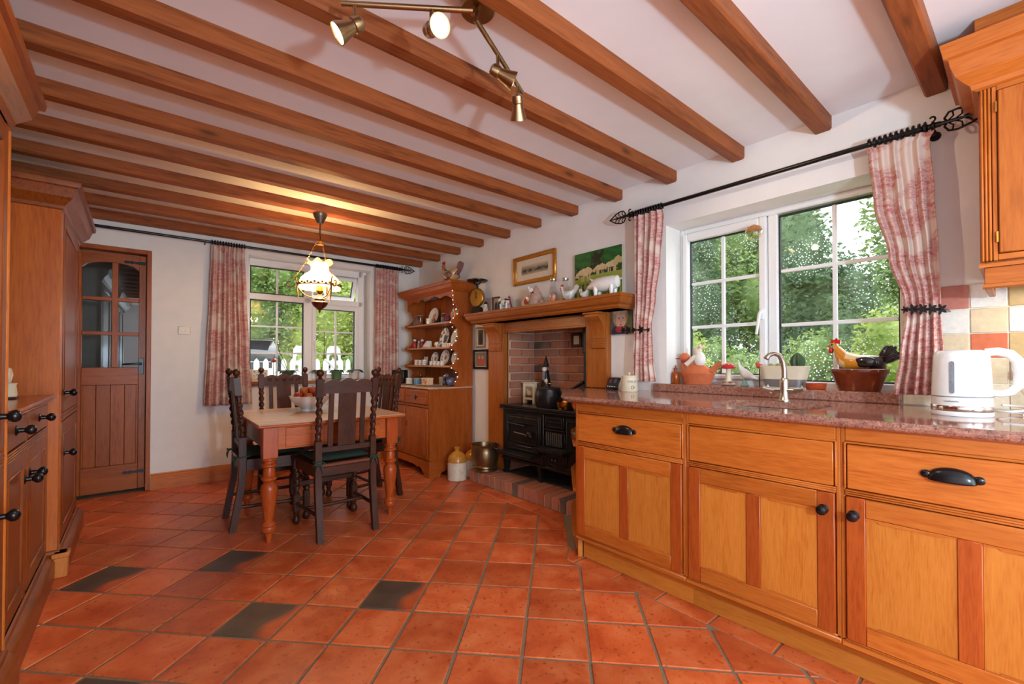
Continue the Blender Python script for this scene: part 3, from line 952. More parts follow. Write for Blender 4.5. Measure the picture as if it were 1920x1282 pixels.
# ------------------------------------------------------------------ wall tiles behind the kettle
wtile = {}
cols_ = [(190, 116, 98), (222, 216, 206), (210, 190, 156), (198, 104, 66), (190, 160, 108), (216, 202, 174)]
for i, c in enumerate(cols_): wtile[i] = plain('glazed_wall_tile_%d' % i, c, .3, 0, .08, 60, .15)
wg = MB().box(W-.006, W-.0005, -.5, .355, .9005, 1.41).build('trim_2', plain('tile_grout', (226, 216, 198), .9)); tag(wg, 'tiled splashback of cream, beige and terracotta squares', kind='structure')
tg = .1042
ch = {(0, 4): 0, (1, 4): 1, (2, 4): 4, (0, 3): 1, (1, 3): 2, (2, 3): 1, (0, 2): 2, (1, 2): 3, (2, 2): 4, (0, 1): 5, (1, 1): 2, (2, 1): 5, (0, 0): 5, (1, 0): 5, (2, 0): 2, (-1, 4): 1, (-1, 3): 2, (-1, 2): 1, (-1, 1): 1, (-1, 0): 5}
for i in range(-1, 6):
    y1 = .2475-i*tg; y0 = y1-tg
    if i == -1: y1 = .354
    for j in range(5):
        z0 = .9015+j*.1015; z1 = z0+.1015
        MB().box(W-.011, W-.005, y0+.0022, y1-.0022, z0+.002, z1-.002, .0018).build('wall_tile', wtile[ch.get((i, j), (i*7+j*3) % 6)], wg)
so = thing('double_socket', 'white double wall socket on the tiles behind the kettle', 'socket', (W-.012, -.04, 1.06))
MB().box(-.010, 0, -.073, .073, -.043, .043, .004).build('plate', M['white'], so)
for yy in (-.035, .045):
    MB().box(-.014, -.010, yy-.012, yy-.002, .012, .028, .001).build('rocker', M['white'], so)
    for q in ((0, -.012), (-.010, -.026), (.010, -.026)): MB().box(-.0112, -.0098, yy-.01+q[0]-.003, yy-.01+q[0]+.003, q[1]-.004, q[1]+.004).build('pin_slot', M['blackp'], so)
pl = MB().box(-.05, -.0105, .012, .06, -.04, -.002, .008).build('plug', M['white'], so)
MB().tube([(-.03, .035, -.04), (-.032, .034, -.075), (-.02, .02, -.11), (-.03, -.0, -.14)], .0035, 6).build('flex', M['white'], pl)

# ------------------------------------------------------------------ wall cabinet with cornice
wc = thing('wall_cabinet', 'golden pine wall cabinet with moulded cornice over the kettle', 'cabinet')
cx0 = 2.25
MB().box(cx0+.02, W-.002, -.5, .098, 1.43, 2.05).build('carcass', M['mant_z'], wc)
f = MB()
for k in range(3): f.box(cx0-.004, cx0+.02, .094-k*.009-.0075, .094-k*.009, 1.44, 2.045, .003)
f.box(cx0, cx0+.02, .055, .0665, 1.44, 2.045, .002)
f.build('reeded_pilaster', M['pine_z'], wc)
for a, b in ((1.44, 1.462), (2.028, 2.05)): MB().box(cx0, cx0+.02, -.5, .055, a, b, .002).build('frame_rail', M['pine_y'], wc)
d = MB().box(cx0-.001, cx0+.018, -.46, .052, 1.464, 2.026, .003).build('door', M['pine_z'], wc)
MB().box(cx0-.007, cx0, -.015, .052, 1.464, 2.026, .003).build('stile', M['pine_z'], d)
MB().box(cx0-.007, cx0, -.46, -.015, 1.464, 1.522, .003).build('rail', M['pine_y'], d)
MB().box(cx0-.007, cx0, -.46, -.015, 1.968, 2.026, .003).build('rail', M['pine_y'], d)
MB().box(cx0-.004, cx0, -.46, -.017, 1.524, 1.966).build('panel', M['panel_z'], d)
for zz in (1.52, 1.97): MB().tube([(cx0-.006, .056, zz-.018), (cx0-.006, .056, zz+.018)], .0035, 8).build('hinge', M['brassy'], wc)
MB().prism([(cx0-.012, 1.43), (cx0+.02, 1.43), (W-.002, 1.43), (W-.002, 1.418), (cx0-.012, 1.418)], 'y', -.5, .10).build('base_moulding', M['pine_y'], wc)
pm = MB().box(cx0+.0, cx0+.02, -.5, .088, 1.36, 1.418, .002)
pm.prism([(cx0+.006, 1.36), (cx0-.006, 1.36), (cx0-.006, 1.35), (cx0+.006, 1.345)], 'y', -.5, .092)
pm.build('light_pelmet', M['pine_y'], wc)
MB().box(cx0+.02, W-.05, .07, .088, 1.345, 1.418, .002).build('light_pelmet', M['mant_x'], wc)
# cornice mitred at the corner: profile swept round the front and the end
prof = [(0, 2.045), (.012, 2.05), (.016, 2.065), (.028, 2.075), (.05, 2.10), (.062, 2.135), (.066, 2.16), (.078, 2.165), (.082, 2.19), (.086, 2.205), (.086, 2.215), (0, 2.215)]
cr = MB(); rings = []
for o, z in [(p[0], p[1]) for p in prof]: pass
path = lambda o, z: [(cx0-o, -.5, z), (cx0-o, .1+o, z), (W-.002, .1+o, z)]
cols3 = [path(o, z) for o, z in prof]
vs = [p for c in cols3 for p in c]; fs = []
for i in range(len(prof)-1):
    for k in range(2): fs.append((i*3+k, (i+1)*3+k, (i+1)*3+k+1, i*3+k+1))
cr.add(vs, fs).build('cornice', M['pine_y'], wc, ang=.35)
MB().box(cx0+.0, W-.002, -.5, .105, 2.216, ZC-.001, .002).build('top_filler', M['pine_y'], wc)
ul = thing('undercabinet_light', 'small dark downlight box under the wall cabinet', 'light', (2.42, .0, 1.372))
MB().box(-.04, .04, -.06, .03, 0, .045, .004).build('housing', M['iron'], ul)
MB().box(-.035, .035, -.055, .025, -.003, 0).build('lens', emit('warm_lamp_glass', (255, 214, 150), 3.0), ul)
lamp('undercabinet_glow', 'AREA', (2.42, -.02, 1.362), .55, (1, .8, .52), .08)

# ================================================================== FIREPLACE
RB = 2.915     # back of the recess
fp = struct('wall_fireplace', 'old brick lining of the fireplace recess')
MB().box(RB+.004, RB+.12, FY0-.02, FY1+.02, -.1, 1.60).box(W+.0, RB+.12, FY1-.012, FY1+.03, -.1, 1.60).box(W+.0, RB+.12, FY0-.03, FY0+.012, -.1, 1.60).box(W+.05, RB+.12, FY0, FY1, 1.5, 1.62).build('mortar_bed', M['mortar'], fp)
rb = random.Random(11)
bh, bl = .0635, .212
def brick(x0, x1, y0, y1, z0, z1):
    cx, cy, cz = (x0+x1)/2, (y0+y1)/2, (z0+z1)/2
    hx, hy, hz = (x1-x0)/2, (y1-y0)/2, (z1-z0)/2
    MB().box(-hx, hx, -hy, hy, -hz, hz, .004).build('brick', M['brick'], fp, loc=(cx+rb.uniform(-.002, .002), cy, cz), rot=(rb.uniform(-.006, .006), 0, rb.uniform(-.006, .006)))
row = 0; z = .1075
ylim0, ylim1 = FY0+.013, FY1-.03
while z < 1.47:
    y = ylim1+ (0 if row % 2 else .108)
    while y > ylim0+.02:
        a = max(y-bl, ylim0); b = min(y, ylim1)
        if b-a > .02: brick(RB-.012, RB+.03, a, b, z, z+bh)
        y -= bl+.0105
    # side wall nearer the dresser (faces the camera)
    x = W+.02-(.0 if row % 2 else .09)
    while x < RB-.015:
        a = max(x, W+.005); b = min(x+bl, RB-.016)
        if b-a > .02: brick(a, b, FY1-.028, FY1+.01, z, z+bh)
        x += bl+.0105
    z += bh+.0105; row += 1
# ------------------------------------------------------------------ brick hearth
he = struct('trim_3', 'raised brick hearth in front of the range')
MB().box(2.545, RB, FY0-.03, FY1+.03, -.004, .098).build('hearth_slab', plain('dark_hearth_slate', (70, 62, 56), .8, 0, .2, 12, .2), he)
MB().box(2.335, 2.545, 2.06, 3.325, -.004, .088).build('mortar_bed', M['mortar'], he)
y = 3.33; k = 0
while y > 2.07:
    w_ = .066+rb.uniform(-.004, .006)
    MB().box(-.109, .109, -w_/2, w_/2, -.05, .052, .005).build('brick', M['hbrick'], he, loc=(2.435+rb.uniform(-.003, .003), y-w_/2, .050), rot=(0, rb.uniform(-.01, .01), rb.uniform(-.012, .012)))
    y -= w_+.009
# ------------------------------------------------------------------ wooden surround and mantel shelf
ms = thing('mantelpiece', 'wooden mantelpiece with corbels framing the brick fireplace', 'mantelpiece')
px0, px1 = W-.055, W-.001
for y0, y1, zb in ((3.105, 3.33, .103), (1.935, 2.13, .103)):
    zb = .103 if y0 > 2.5 else .902
    p = MB().box(px0, px1, y0, y1, zb, 1.45, .004).build('pilaster', M['mant_z'], ms)
    c0, c1 = y0+.025, y1-.025
    if y0 < 2.5: c0, c1 = y0+.01, y1-.06
    # scrolled corbel
    pr = [(px0, 1.445), (px0-.085, 1.445), (px0-.085, 1.415), (px0-.075, 1.40), (px0-.055, 1.385), (px0-.035, 1.36), (px0-.022, 1.325), (px0-.016, 1.28), (px0-.016, 1.262), (px0-.01, 1.258), (px0-.01, 1.244), (px0-.016, 1.24), (px0-.016, 1.20), (px0-.012, 1.19), (px0, 1.185)]
    MB().prism(pr, 'y', c0, c1).build('corbel', M['mant_z'], ms, ang=.4)
    MB().box(px0-.018, px0-.004, c0-.004, c1+.004, 1.222, 1.232, .002).build('corbel_bead', M['mant_y'], ms)
    MB().box(px0-.1, px0, c0-.012, c1+.012, 1.432, 1.447, .003).build('corbel_cap', M['mant_y'], ms)
MB().box(W-.05, W-.001, 2.131, 3.104, 1.36, 1.45, .004).build('frieze_board', M['mant_y'], ms)
MB().box(W-.056, W-.04, 2.131, 3.104, 1.352, 1.37, .004).build('frieze_bead', M['mant_y'], ms)
MB().prism([(W-.062, 3.09), (W-.05, 3.09), (W-.05, 3.108), (W-.062, 3.108)], 'z', .12, 1.352).build('inner_bead', M['mant_z'], ms)
# shelf: moulded edge
pr = [(W-.001, 1.45), (W-.17, 1.45), (W-.185, 1.462), (W-.19, 1.475), (W-.21, 1.485), (W-.222, 1.505), (W-.225, 1.52), (W-.232, 1.525), (W-.232, 1.545), (W-.001, 1.545)]
def sweep_shelf(mb, prof, y0, y1):
    # moulding returns at both ends
    n = len(prof); vs = []; base = W-.001
    for o, z in prof:
        e = max(0, (W-.17)-o)
        vs += [(o, y0-e, z), (o, y1+e, z)]
    fs = []
    for i in range(n-1): fs.append((2*i, 2*i+1, 2*i+3, 2*i+2))
    # end caps run back to the wall
    for s in (0, 1):
        idx = [2*i+s for i in range(1, n-1)]
        k = len(mb.v)+len(vs)
        back = [(base, vs[i][1], vs[i][2]) for i in idx]
        st = len(vs); vs += back
        for q in range(len(idx)-1):
            f = (idx[q], idx[q+1], st+q+1, st+q)
            fs.append(f if s == 0 else f[::-1])
    a, b = 2*(n-2), 2*(n-2)+1
    fs.append((2, 0, 1, 3))
    vs += [(base, vs[a][1], 1.545), (base, vs[b][1], 1.545)]
    fs.append((a, b, len(vs)-1, len(vs)-2))
    vs += [(base, vs[2][1], 1.45), (base, vs[3][1], 1.45)]
    fs.append((2, 3, len(vs)-1, len(vs)-2))
    mb.add(vs, fs)
sh = MB(); sweep_shelf(sh, pr, 1.755, 3.42); sh.build('mantel_shelf', M['mant_y'], ms, ang=.35)
MZ = 1.5455
# ------------------------------------------------------------------ cast iron range
rg = thing('cast_iron_range', 'black cast iron cooking range with fold down shelves', 'range')
C_ = M['cast']
x0 = 2.505; yL, yR = 3.07, 2.135
MB().box(x0+.01, RB-.02, yR, yL, .235, .69, .004).build('body', C_, rg)
MB().box(x0-.02, RB-.02, yR-.005, yL+.012, .69, .708, .004).box(x0-.026, RB-.02, yR-.005, yL+.015, .676, .688, .004).build('hotplate', C_, rg)
MB().box(x0-.024, x0-.010, yR, yL+.01, .7085, .716, .003).build('hotplate_rim', plain('worn_bright_iron', (112, 112, 112), .3, .7), rg)
for y in (yR+.05, 2.60, yL-.03):
    MB().prism([(x0, .24), (x0+.09, .24), (x0+.06, .2), (x0+.045, .14), (x0+.05, .10), (x0+.01, .10), (x0+.02, .15), (x0+.01, .2)], 'y', y-.02, y+.02).build('leg', C_, rg)
def cast_frame(par, y0, y1, z0, z1, x, w=.012, d=.010, name='moulding', m=None):
    k = MB()
    for a in ((y0, y0+w, z0, z1), (y1-w, y1, z0, z1), (y0+w, y1-w, z0, z0+w), (y0+w, y1-w, z1-w, z1)): k.box(x-d, x+.002, *a, .003)
    return k.build(name, m or C_, par)
br = plain('rubbed_bright_iron', (150, 150, 150), .25, .9)
# oven door
od = MB().box(x0-.012, x0+.012, 2.565, 3.0, .325, .645, .004).build('oven_door', C_, rg)
cast_frame(od, 2.575, 2.99, .335, .635, x0-.012, .014)
cast_frame(od, 2.60, 2.965, .40, .575, x0-.014, .009)
MB().box(x0-.018, x0-.008, 2.58, 2.985, .612, .62, .002).build('bright_line', br, od)
MB().box(x0-.018, x0-.008, 2.58, 2.985, .372, .377, .002).build('bright_line', br, od)
MB().tube([(x0-.03, 2.95, .56), (x0-.035, 2.85, .557), (x0-.03, 2.73, .552)], .010).build('door_rail', C_, od)
MB().tube([(x0-.02, 2.87, .49), (x0-.045, 2.85, .49), (x0-.045, 2.70, .482), (x0-.03, 2.66, .49)], .007).build('latch_bar', br, od)
MB().ell((x0-.04, 2.66, .49), (.03, .028, .03), 12, 8).ell((x0-.055, 2.69, .475), (.018, .018, .018), 10, 6).ell((x0-.055, 2.63, .475), (.018, .018, .018), 10, 6).build('latch_knob', C_, od)
# fire box on the right
MB().box(x0-.004, x0+.02, 2.535, 2.555, .25, .67, .004).build('pillar_strip', C_, rg)
MB().box(x0-.010, x0-.002, 2.53, 2.534, .33, .66, .001).build('bright_line', br, rg)
dr = MB().box(x0-.008, x0+.012, 2.31, 2.515, .56, .655, .004).build('damper_door', C_, rg)
cast_frame(dr, 2.32, 2.505, .57, .645, x0-.008, .008)
MB().box(x0-.02, x0-.008, 2.335, 2.49, .605, .616, .004).build('rib', C_, dr)
fb = MB().box(x0+.001, x0+.014, 2.31, 2.515, .42, .545, .003).build('fire_grate', M['blackp'], rg)
for k in range(8):
    yy = 2.335+k*.0225
    MB().tube([(x0-.010, yy, .53), (x0-.012, yy, .48), (x0-.006, yy, .425)], .0055, 6).build('grate_bar', plain('ashy_iron', (104, 100, 96), .6, .3), fb)
MB().box(x0-.02, x0+.01, 2.30, 2.525, .545, .556, .003).build('grate_lintel', C_, rg)
ad = MB().box(x0-.008, x0+.012, 2.29, 2.52, .265, .37, .004).build('ash_door', C_, rg)
cast_frame(ad, 2.30, 2.51, .275, .36, x0-.008, .008)
for s in (-.016, .016): MB().ell((x0-.018, 2.405+s, .318), (.012, .011, .011), 10, 6).build('ash_knob', br, ad)
MB().box(x0-.012, x0+.012, 2.11, 2.285, .25, .66, .004).build('side_panel', C_, rg)
cast_frame(rg, 2.12, 2.275, .27, .64, x0-.012, .010)
# shelves that fold down
def flap(y0, y1, z, dep, slope=.02):
    k = MB().box(-dep, 0, y0, y1, -.006, .006, .003)
    k.box(-dep, -dep+.01, y0, y1, -.018, .008, .003)
    for q in range(5): k.box(-dep+.02+q*dep/6, -dep+.027+q*dep/6, y0+.02, y1-.02, .006, .010, .001)
    k.build('folding_shelf', C_, rg, loc=(x0-.005, 0, z), rot=(0, slope, 0))
flap(2.57, 3.0, .315, .125)
flap(2.22, 2.55, .405, .12)
MB().box(x0-.004, x0+.02, yR, yL, .225, .248, .004).build('bottom_rail', C_, rg)
# flue pipe and cowl
fl = thing('flue_pipe', 'black flue pipe rising from the range', 'flue', (2.79, 2.27, .7095))
MB().lathe([(.085, 0), (.085, .02), (.076, .03), (.07, .10), (.066, .45), (.076, .455), (.076, .775), (.0, .775)], seg=24).build('pipe', C_, fl)
# pots on the range
def pot(loc):
    t = thing('cooking_pot', 'large black iron pot with lid on the range', 'pot', loc)
    MB().lathe([(.085, 0), (.1, .006), (.112, .04), (.115, .08), (.110, .125), (.102, .15), (.104, .158), (.098, .158), (.095, .14), (0, .135)], seg=32).build('pot_body', M['cast'], t)
    MB().lathe([(.103, .1585), (.1, .165), (.06, .173), (0, .177)], seg=32).build('lid', M['cast'], t)
    MB().tube([(0, -.03, .172), (0, -.028, .197), (0, 0, .203), (0, .028, .197), (0, .03, .172)], .005).build('lid_handle', M['brassy'], t)
    MB().tube([(0, -.09, .14), (.0, -.125, .15), (.0, -.128, .13), (0, -.1, .11)], .006).build('side_handle', M['cast'], t)
    return t
pot((2.625, 2.60, .7085))
sp = thing('brass_saucepan', 'brass saucepan with a long dark upturned handle on the range', 'saucepan', (2.60, 2.382, .7085))
MB().lathe([(.06, 0), (.066, .004), (.072, .03), (.078, .065), (.081, .066), (.075, .062), (.068, .03), (.062, .01), (0, .008)], seg=28).build('pan_body', M['brassy'], sp)
MB().tube([(.0, .07, .05), (.01, .03, .11), (.02, -.05, .165), (.03, -.16, .225)], [.009, .011, .012, .014], 10).build('handle', M['iron'], sp)
rgk = thing('brass_bell', 'small brass bell handled vessel behind the saucepan', 'bell', (2.80, 2.46, .7085))
MB().lathe([(.03, 0), (.045, .015), (.04, .06), (.02, .09), (.0, .095)], seg=18).build('bell_body', M['brassy'], rgk)
MB().tube([(0, -.015, .09), (0, -.025, .115), (0, 0, .13), (0, .025, .115), (0, .015, .09)], .005).build('ring_handle', M['iron'], rgk)
# cream wooden display box with a hen
bx = thing('cream_display_box', 'small cream wooden box with a hen picture on the range', 'box', (2.74, 2.955, .7085), .12)
k = MB()
for a in ((-.07, -.045, .0, .19), (.045, .07, .0, .19), (-.045, .045, .155, .19), (-.045, .045, .035, .055)): k.box(-.02, .02, a[0], a[1], a[2], a[3], .003)
k.build('frame', M['cream'], bx)
MB().box(-.03, .03, -.085, .085, .19, .20, .003).build('cap', M['cream'], bx)
def hen_pic(u, v):
    x, y = u*2-1, v*2-1
    c = lin((150, 150, 140))
    if (x/.55)**2+((y+.1)/.42)**2 < 1 or ((x+.45)/.2)**2+((y-.35)/.3)**2 < 1: c = lin((226, 206, 168))
    if y < -.55: c = lin((96, 84, 70))
    if ((x+.52)/.12)**2+((y-.62)/.1)**2 < 1: c = lin((180, 60, 40))
    return c
MB().grid(lambda u, v: (-.012, lerp(.045, -.045, u), lerp(.055, .155, v)), 18, 18, colfn=hen_pic).build('hen_picture', M['print'], bx, smooth=False)
# black witch figurine hanging on the brick
wi = thing('witch_figurine', 'black hooded witch doll with white face and broom against the bricks', 'figurine', (2.83, 2.835, .86))
MB().lathe([(.0, 0), (.045, .005), (.042, .05), (.03, .12), (.024, .15), (.0, .17)], seg=16).build('cloak', M['blackp'], wi)
MB().ell((-.02, 0, .165), (.022, .024, .026), 12, 8).build('face', M['ceram'], wi)
MB().lathe([(.042, .185), (.03, .19), (.026, .2), (.014, .25), (.0, .29)], (0, 0, 0), 14).build('hat', M['blackp'], wi)
MB().ell((-.03, -.03, .06), (.016, .018, .022), 10, 6).build('hand', M['ceram'], wi)
MB().ell((-.03, .0, .10), (.016, .022, .05), 10, 8).build('apron', M['grey'], wi)
MB().tube([(-.03, -.035, -.02), (-.04, -.03, .12)], .004).tube([(-.03, .012, 0), (-.028, .012, -.05)], .006).tube([(-.03, -.012, 0), (-.028, -.014, -.05)], .006).build('broom', M['dark_z'], wi)
plq = thing('framed_plaque', 'small dark framed plaque on the fireplace bricks', 'picture', (RB-.016, 2.735-.21, 1.28))
k = MB()
for a in ((-.062, -.034, -.062, .062), (.034, .062, -.062, .062), (-.034, .034, .037, .062), (-.034, .034, -.062, -.037)): k.box(-.015, 0, a[0], a[1], a[2], a[3], .004)
k.build('frame', M['dark_z'], plq)
MB().box(-.006, -.001, -.036, .036, -.04, .04).build('card', M['paper'], plq)
# bucket and jars by the hearth
bu = thing('brass_bucket', 'dull brass coal bucket standing at the end of the hearth', 'bucket', (2.41, 3.20, .1035)); bu.scale = (1.12, 1.12, 1.12)
MB().lathe([(.085, 0), (.098, .004), (.1, .012), (.098, .022), (.094, .025), (.102, .035), (.1, .046), (.096, .05), (.108, .09), (.112, .13), (.108, .165), (.102, .19), (.11, .212), (.113, .214), (.108, .216), (.098, .19), (.104, .13), (.09, .03), (0, .02)], seg=36).build('bucket_body', plain('dull_brass', (140, 116, 84), .32, .9, .15, 14), bu)
MB().tube([(.0, -.108, .2), (.02, -.13, .19), (.03, -.135, .215), (.01, -.12, .235), (0, -.105, .215)], .006).build('ring_handle', M['iron'], bu)
MB().tube([(.095, .02, .206), (.07, -.05, .212), (.03, -.09, .208)], .004).build('bail', M['iron'], bu)
def flagon(loc, s, label):
    t = thing('stoneware_flagon', label, 'jar', loc)
    t.scale = (s*1.1, s*1.1, s)
    MB().lathe([(.075, 0), (.08, .004), (.081, .15), (.080, .165)], seg=32).build('body', plain('cream_salt_glaze', (220, 206, 184), .25), t)
    MB().lathe([(.080, .1655), (.078, .195), (.066, .225), (.045, .248), (.022, .262), (.018, .266), (.018, .285), (.0235, .288), (.0245, .298), (.018, .302), (.012, .302), (.010, .28), (0, .28)], seg=32).build('shoulder', plain('ochre_glaze', (190, 128, 50), .22), t)
    return t
flagon((2.26, 3.43, .0005), 1.0, 'cream and ochre stoneware flagon in front of the dresser')
flagon((2.465, 3.46, .0005), .95, 'cream and ochre stoneware flagon behind the brass bucket')

# ================================================================== DRESSER
dy0, dy1 = 3.62, 4.58
DXF = 2.08; DXB = W-.03
ds = thing('welsh_dresser', 'tall wooden dresser with scalloped plate rack in the corner', 'dresser')
D = lambda a: M['dres_'+a]
MB().box(DXF+.02, DXB, dy0, dy1, .12, .83, .003).build('base_carcass', D('z'), ds)
MB().box(DXF-.012, DXB, dy0-.012, dy1+.012, .83, .848, .005).build('base_top', wood('light_catching_dresser_top', (206, 172, 140), (178, 134, 98), 'y', 1, .3), ds)  # pale tone paints in the light caught by the top
# plinth cut with ogee feet
def feet(a0, a1, top, n=10):
    m = (a0+a1)/2
    return [(a0, top), (a0, 0), (a0+.09, 0), (a0+.10, .03), (a0+.13, .045), (a0+.15, .07), (a0+.20, .085), (a0+.24, .07), (a0+.27, .085), (a0+.33, .092), (m, .092), (a1-.33, .092), (a1-.27, .085), (a1-.24, .07), (a1-.2, .085), (a1-.15, .07), (a1-.13, .045), (a1-.10, .03), (a1-.09, 0), (a1, 0), (a1, top)]
MB().prism(feet(dy0-.012, dy1+.012, .155), 'x', DXF-.012, DXF+.012).build('plinth', D('y'), ds)
MB().prism([(DXF+.012, .155), (DXF+.012, 0), (DXF+.10, 0), (DXF+.12, .04), (DXF+.16, .05), (DXF+.2, .08), (DXB-.2, .08), (DXB-.16, .05), (DXB-.12, .04), (DXB-.1, 0), (DXB, 0), (DXB, .155)], 'y', dy0-.012, dy0+.008).build('side_plinth', D('x'), ds)
for a, b in ((dy0, dy0+.035), ((dy0+dy1)/2-.015, (dy0+dy1)/2+.015), (dy1-.035, dy1)):
    MB().box(DXF, DXF+.02, a, b, .156, .83, .002).build('frame_stile', D('z'), ds)
MB().box(DXF, DXF+.02, dy0+.035, dy1-.035, .655, .675, .002).build('frame_rail', D('y'), ds)
mid = (dy0+dy1)/2
for a, b in ((dy0+.038, mid-.018), (mid+.018, dy1-.038)):
    d = MB().box(DXF-.008, DXF+.014, a, b, .68, .822, .004).build('drawer', D('y'), ds)
    for z0, z1 in ((.685, .745), (.752, .815)): MB().box(DXF-.014, DXF-.006, a+.012, b-.012, z0, z1, .004).build('drawer_field', D('y'), d)
    c = (a+b)/2
    q = MB().prism([(c-.006, .772), (c+.006, .772), (c+.006, .758), (c+.022, .756), (c+.024, .745), (c+.006, .742), (c+.004, .722), (c-.004, .722), (c-.006, .742), (c-.024, .745), (c-.022, .756), (c-.006, .758)], 'x', DXF-.018, DXF-.014)
    q.tube([(DXF-.018, c-.016, .748), (DXF-.026, c-.012, .735), (DXF-.026, c+.012, .735), (DXF-.018, c+.016, .748)], .003, 6).build('drop_handle', M['iron'], d)
    d = MB().box(DXF-.006, DXF+.014, a, b, .165, .645, .003).build('door', D('z'), ds)
    w_ = b-a
    pp = [(a+.055, .215), (b-.055, .215), (b-.055, .50), (b-.075, .52), (b-.085, .55), (b-.11, .555), (c+.04, .555), (c+.02, .575), (c-.02, .575), (c-.04, .555), (a+.11, .555), (a+.085, .55), (a+.075, .52), (a+.055, .50)]
    MB().prism([(a+.045, .205), (b-.045, .205)]+[(y+(.01 if y > c else -.01), z+.01) for y, z in pp[2:]], 'x', DXF-.010, DXF-.002).build('panel_moulding', D('z'), d)
    MB().prism(pp, 'x', DXF-.014, DXF-.004).build('raised_panel', D('z'), d)
    MB().tube([(DXF-.012, b-.03, .50), (DXF-.02, b-.03, .49), (DXF-.02, b-.03, .46), (DXF-.012, b-.03, .45)], .003, 6).build('drop_handle', M['iron'], d)
# plate rack
HZ = (1.045, 1.235, 1.485)
def side_profile():
    pr = [(DXB, .849), (2.36, .849), (2.345, .87), (2.36, .90), (2.40, .93), (2.405, .965)]
    for k, z in enumerate(HZ):
        pr += [(2.39, z-.05), (2.345, z-.028), (2.315, z-.018), (2.305, z), (2.315, z+.015), (2.345, z+.025), (2.375, z+.05), (2.40, z+.08)]
    pr += [(2.40, 1.60), (2.375, 1.65), (2.34, 1.67), (2.335, 1.80), (DXB, 1.80)]
    return pr
for y in (dy0, dy1-.02):
    MB().prism(side_profile(), 'y', y, y+.02).build('rack_side', D('z'), ds, ang=.4)
for k in range(8):
    a = lerp(dy0+.02, dy1-.02, k/8); b = lerp(dy0+.02, dy1-.02, (k+1)/8)
    MB().box(DXB-.014, DXB-.002, a+.0008, b-.0008, .849, 1.80, .002).build('back_board', D('z'), ds)
for z in HZ:
    MB().box(2.325, DXB-.014, dy0+.02, dy1-.02, z-.009, z+.009, .003).build('rack_shelf', wood('pale_shelf_edge', (204, 150, 108), (176, 116, 76), 'y', 1, .35), ds)
# scalloped pelmet and cornice
pp = [(dy0+.02, 1.80)]
n = 48
for k in range(n+1):
    t = k/n; y = lerp(dy0+.02, dy1-.02, t)
    pp.append((y, 1.715+.028*abs(sin(t*pi*4))+.03*sin(t*pi)))
pp.append((dy1-.02, 1.80))
MB().prism(pp, 'x', 2.335, 2.35).build('pelmet', D('y'), ds, ang=.3)
cpf = [(2.335, 1.785), (2.325, 1.79), (2.315, 1.80), (2.29, 1.82), (2.27, 1.85), (2.262, 1.855), (2.255, 1.87), (2.255, 1.882)]
cm = MB(); vs = []
for o, z in cpf:
    e = 2.335-o
    vs += [(DXB, dy0-e, z), (o, dy0-e, z), (o, dy1+e, z), (DXB, dy1+e, z)]
fs = []
for i in range(len(cpf)-1):
    for k in range(3): fs.append((4*i+k, 4*i+4+k, 4*i+5+k, 4*i+k+1))
e = len(cpf)-1
fs.append((4*e, 4*e+3, 4*e+2, 4*e+1))
cm.add(vs, fs).build('cornice', D('y'), ds, ang=.3)
DT = 1.8825
# ------------------------------------------------------------------ crockery and ornaments
def lc(*c): return lin(c)
WHT = lc(232, 226, 214)
rd = random.Random(5)
def plate(y, zs, r, motif, label, x=2.50, oval=1.0):
    t = thing('display_plate', label, 'plate', (x, y, zs))
    t.rotation_euler = (0, 0, 0)
    m = MB()
    prof = [(0, .004), (.55, .004), (.66, .010), (.98, .020), (1, .0195)]
    seg = 28
    cx = T(.0, 0, r)@RY(-pi/2+.22)
    # disc faces the room, leaning back on the boards
    rings = [(0.0, .006), (.3, .006), (.55, .006), (.66, .011), (.85, .016), (1.0, .02), (1.0, .015), (.6, .0), (0, 0)]
    vs = []; fs = []; cols = []
    for i, (q, h) in enumerate(rings):
        for k in range(seg):
            a = 2*pi*k/seg
            vs.append((q*r*cos(a), q*r*oval*sin(a), h))
    for i in range(len(rings)-1):
        for k in range(seg):
            l = (k+1) % seg
            fs.append((i*seg+k, i*seg+l, (i+1)*seg+l, (i+1)*seg+k)[::-1])
            mx = sum(vs[j][0] for j in fs[-1])/4/r; my = sum(vs[j][1] for j in fs[-1])/4/r/oval
            cols.append(motif(my, mx) if i < 5 else WHT)
    b = len(m.f); m.add(vs, fs, cx); m.c = cols
    m.build('dish', M['glaze'], t, ang=1.0)
    return t
def m_red(x, y): return lc(176, 60, 46) if (abs(x) < .35 and abs(y+.1) < .45 and (x*7+y*5) % 1.2 < .8) else WHT
def m_blue(x, y):
    if .62 < hypot(x, y) < .95 and (atan2(y, x)*3) % 1 < .35: return lc(120, 110, 100)
    return lc(104, 108, 112) if (hypot(x+.1, y+.15) < .42) else (lc(180, 70, 50) if hypot(x-.45, y-.5) < .16 else WHT)
def m_tree(x, y): return lc(96, 110, 72) if (abs(x) < .18-.15*y and -.4 < y < .45) else WHT
def m_leaf(x, y): return lc(130, 116, 100) if .66 < hypot(x, y) < .9 and (atan2(y, x)*2.5) % 1 < .4 else (lc(170, 120, 100) if hypot(x, y) < .3 else WHT)
A, B, C2 = HZ[2]+.0095, HZ[1]+.0095, HZ[0]+.0095
plate(4.25, A, .098, m_red, 'white plate with a red flower on the top dresser shelf')
plate(4.02, B, .105, m_blue, 'oval plate with a grey blue scene on the middle dresser shelf', oval=.82)
plate(3.79, B, .095, m_tree, 'round plate with a small green tree on the middle dresser shelf')
plate(4.22, C2, .072, m_leaf, 'white plate half hidden by mugs on the lowest dresser shelf')
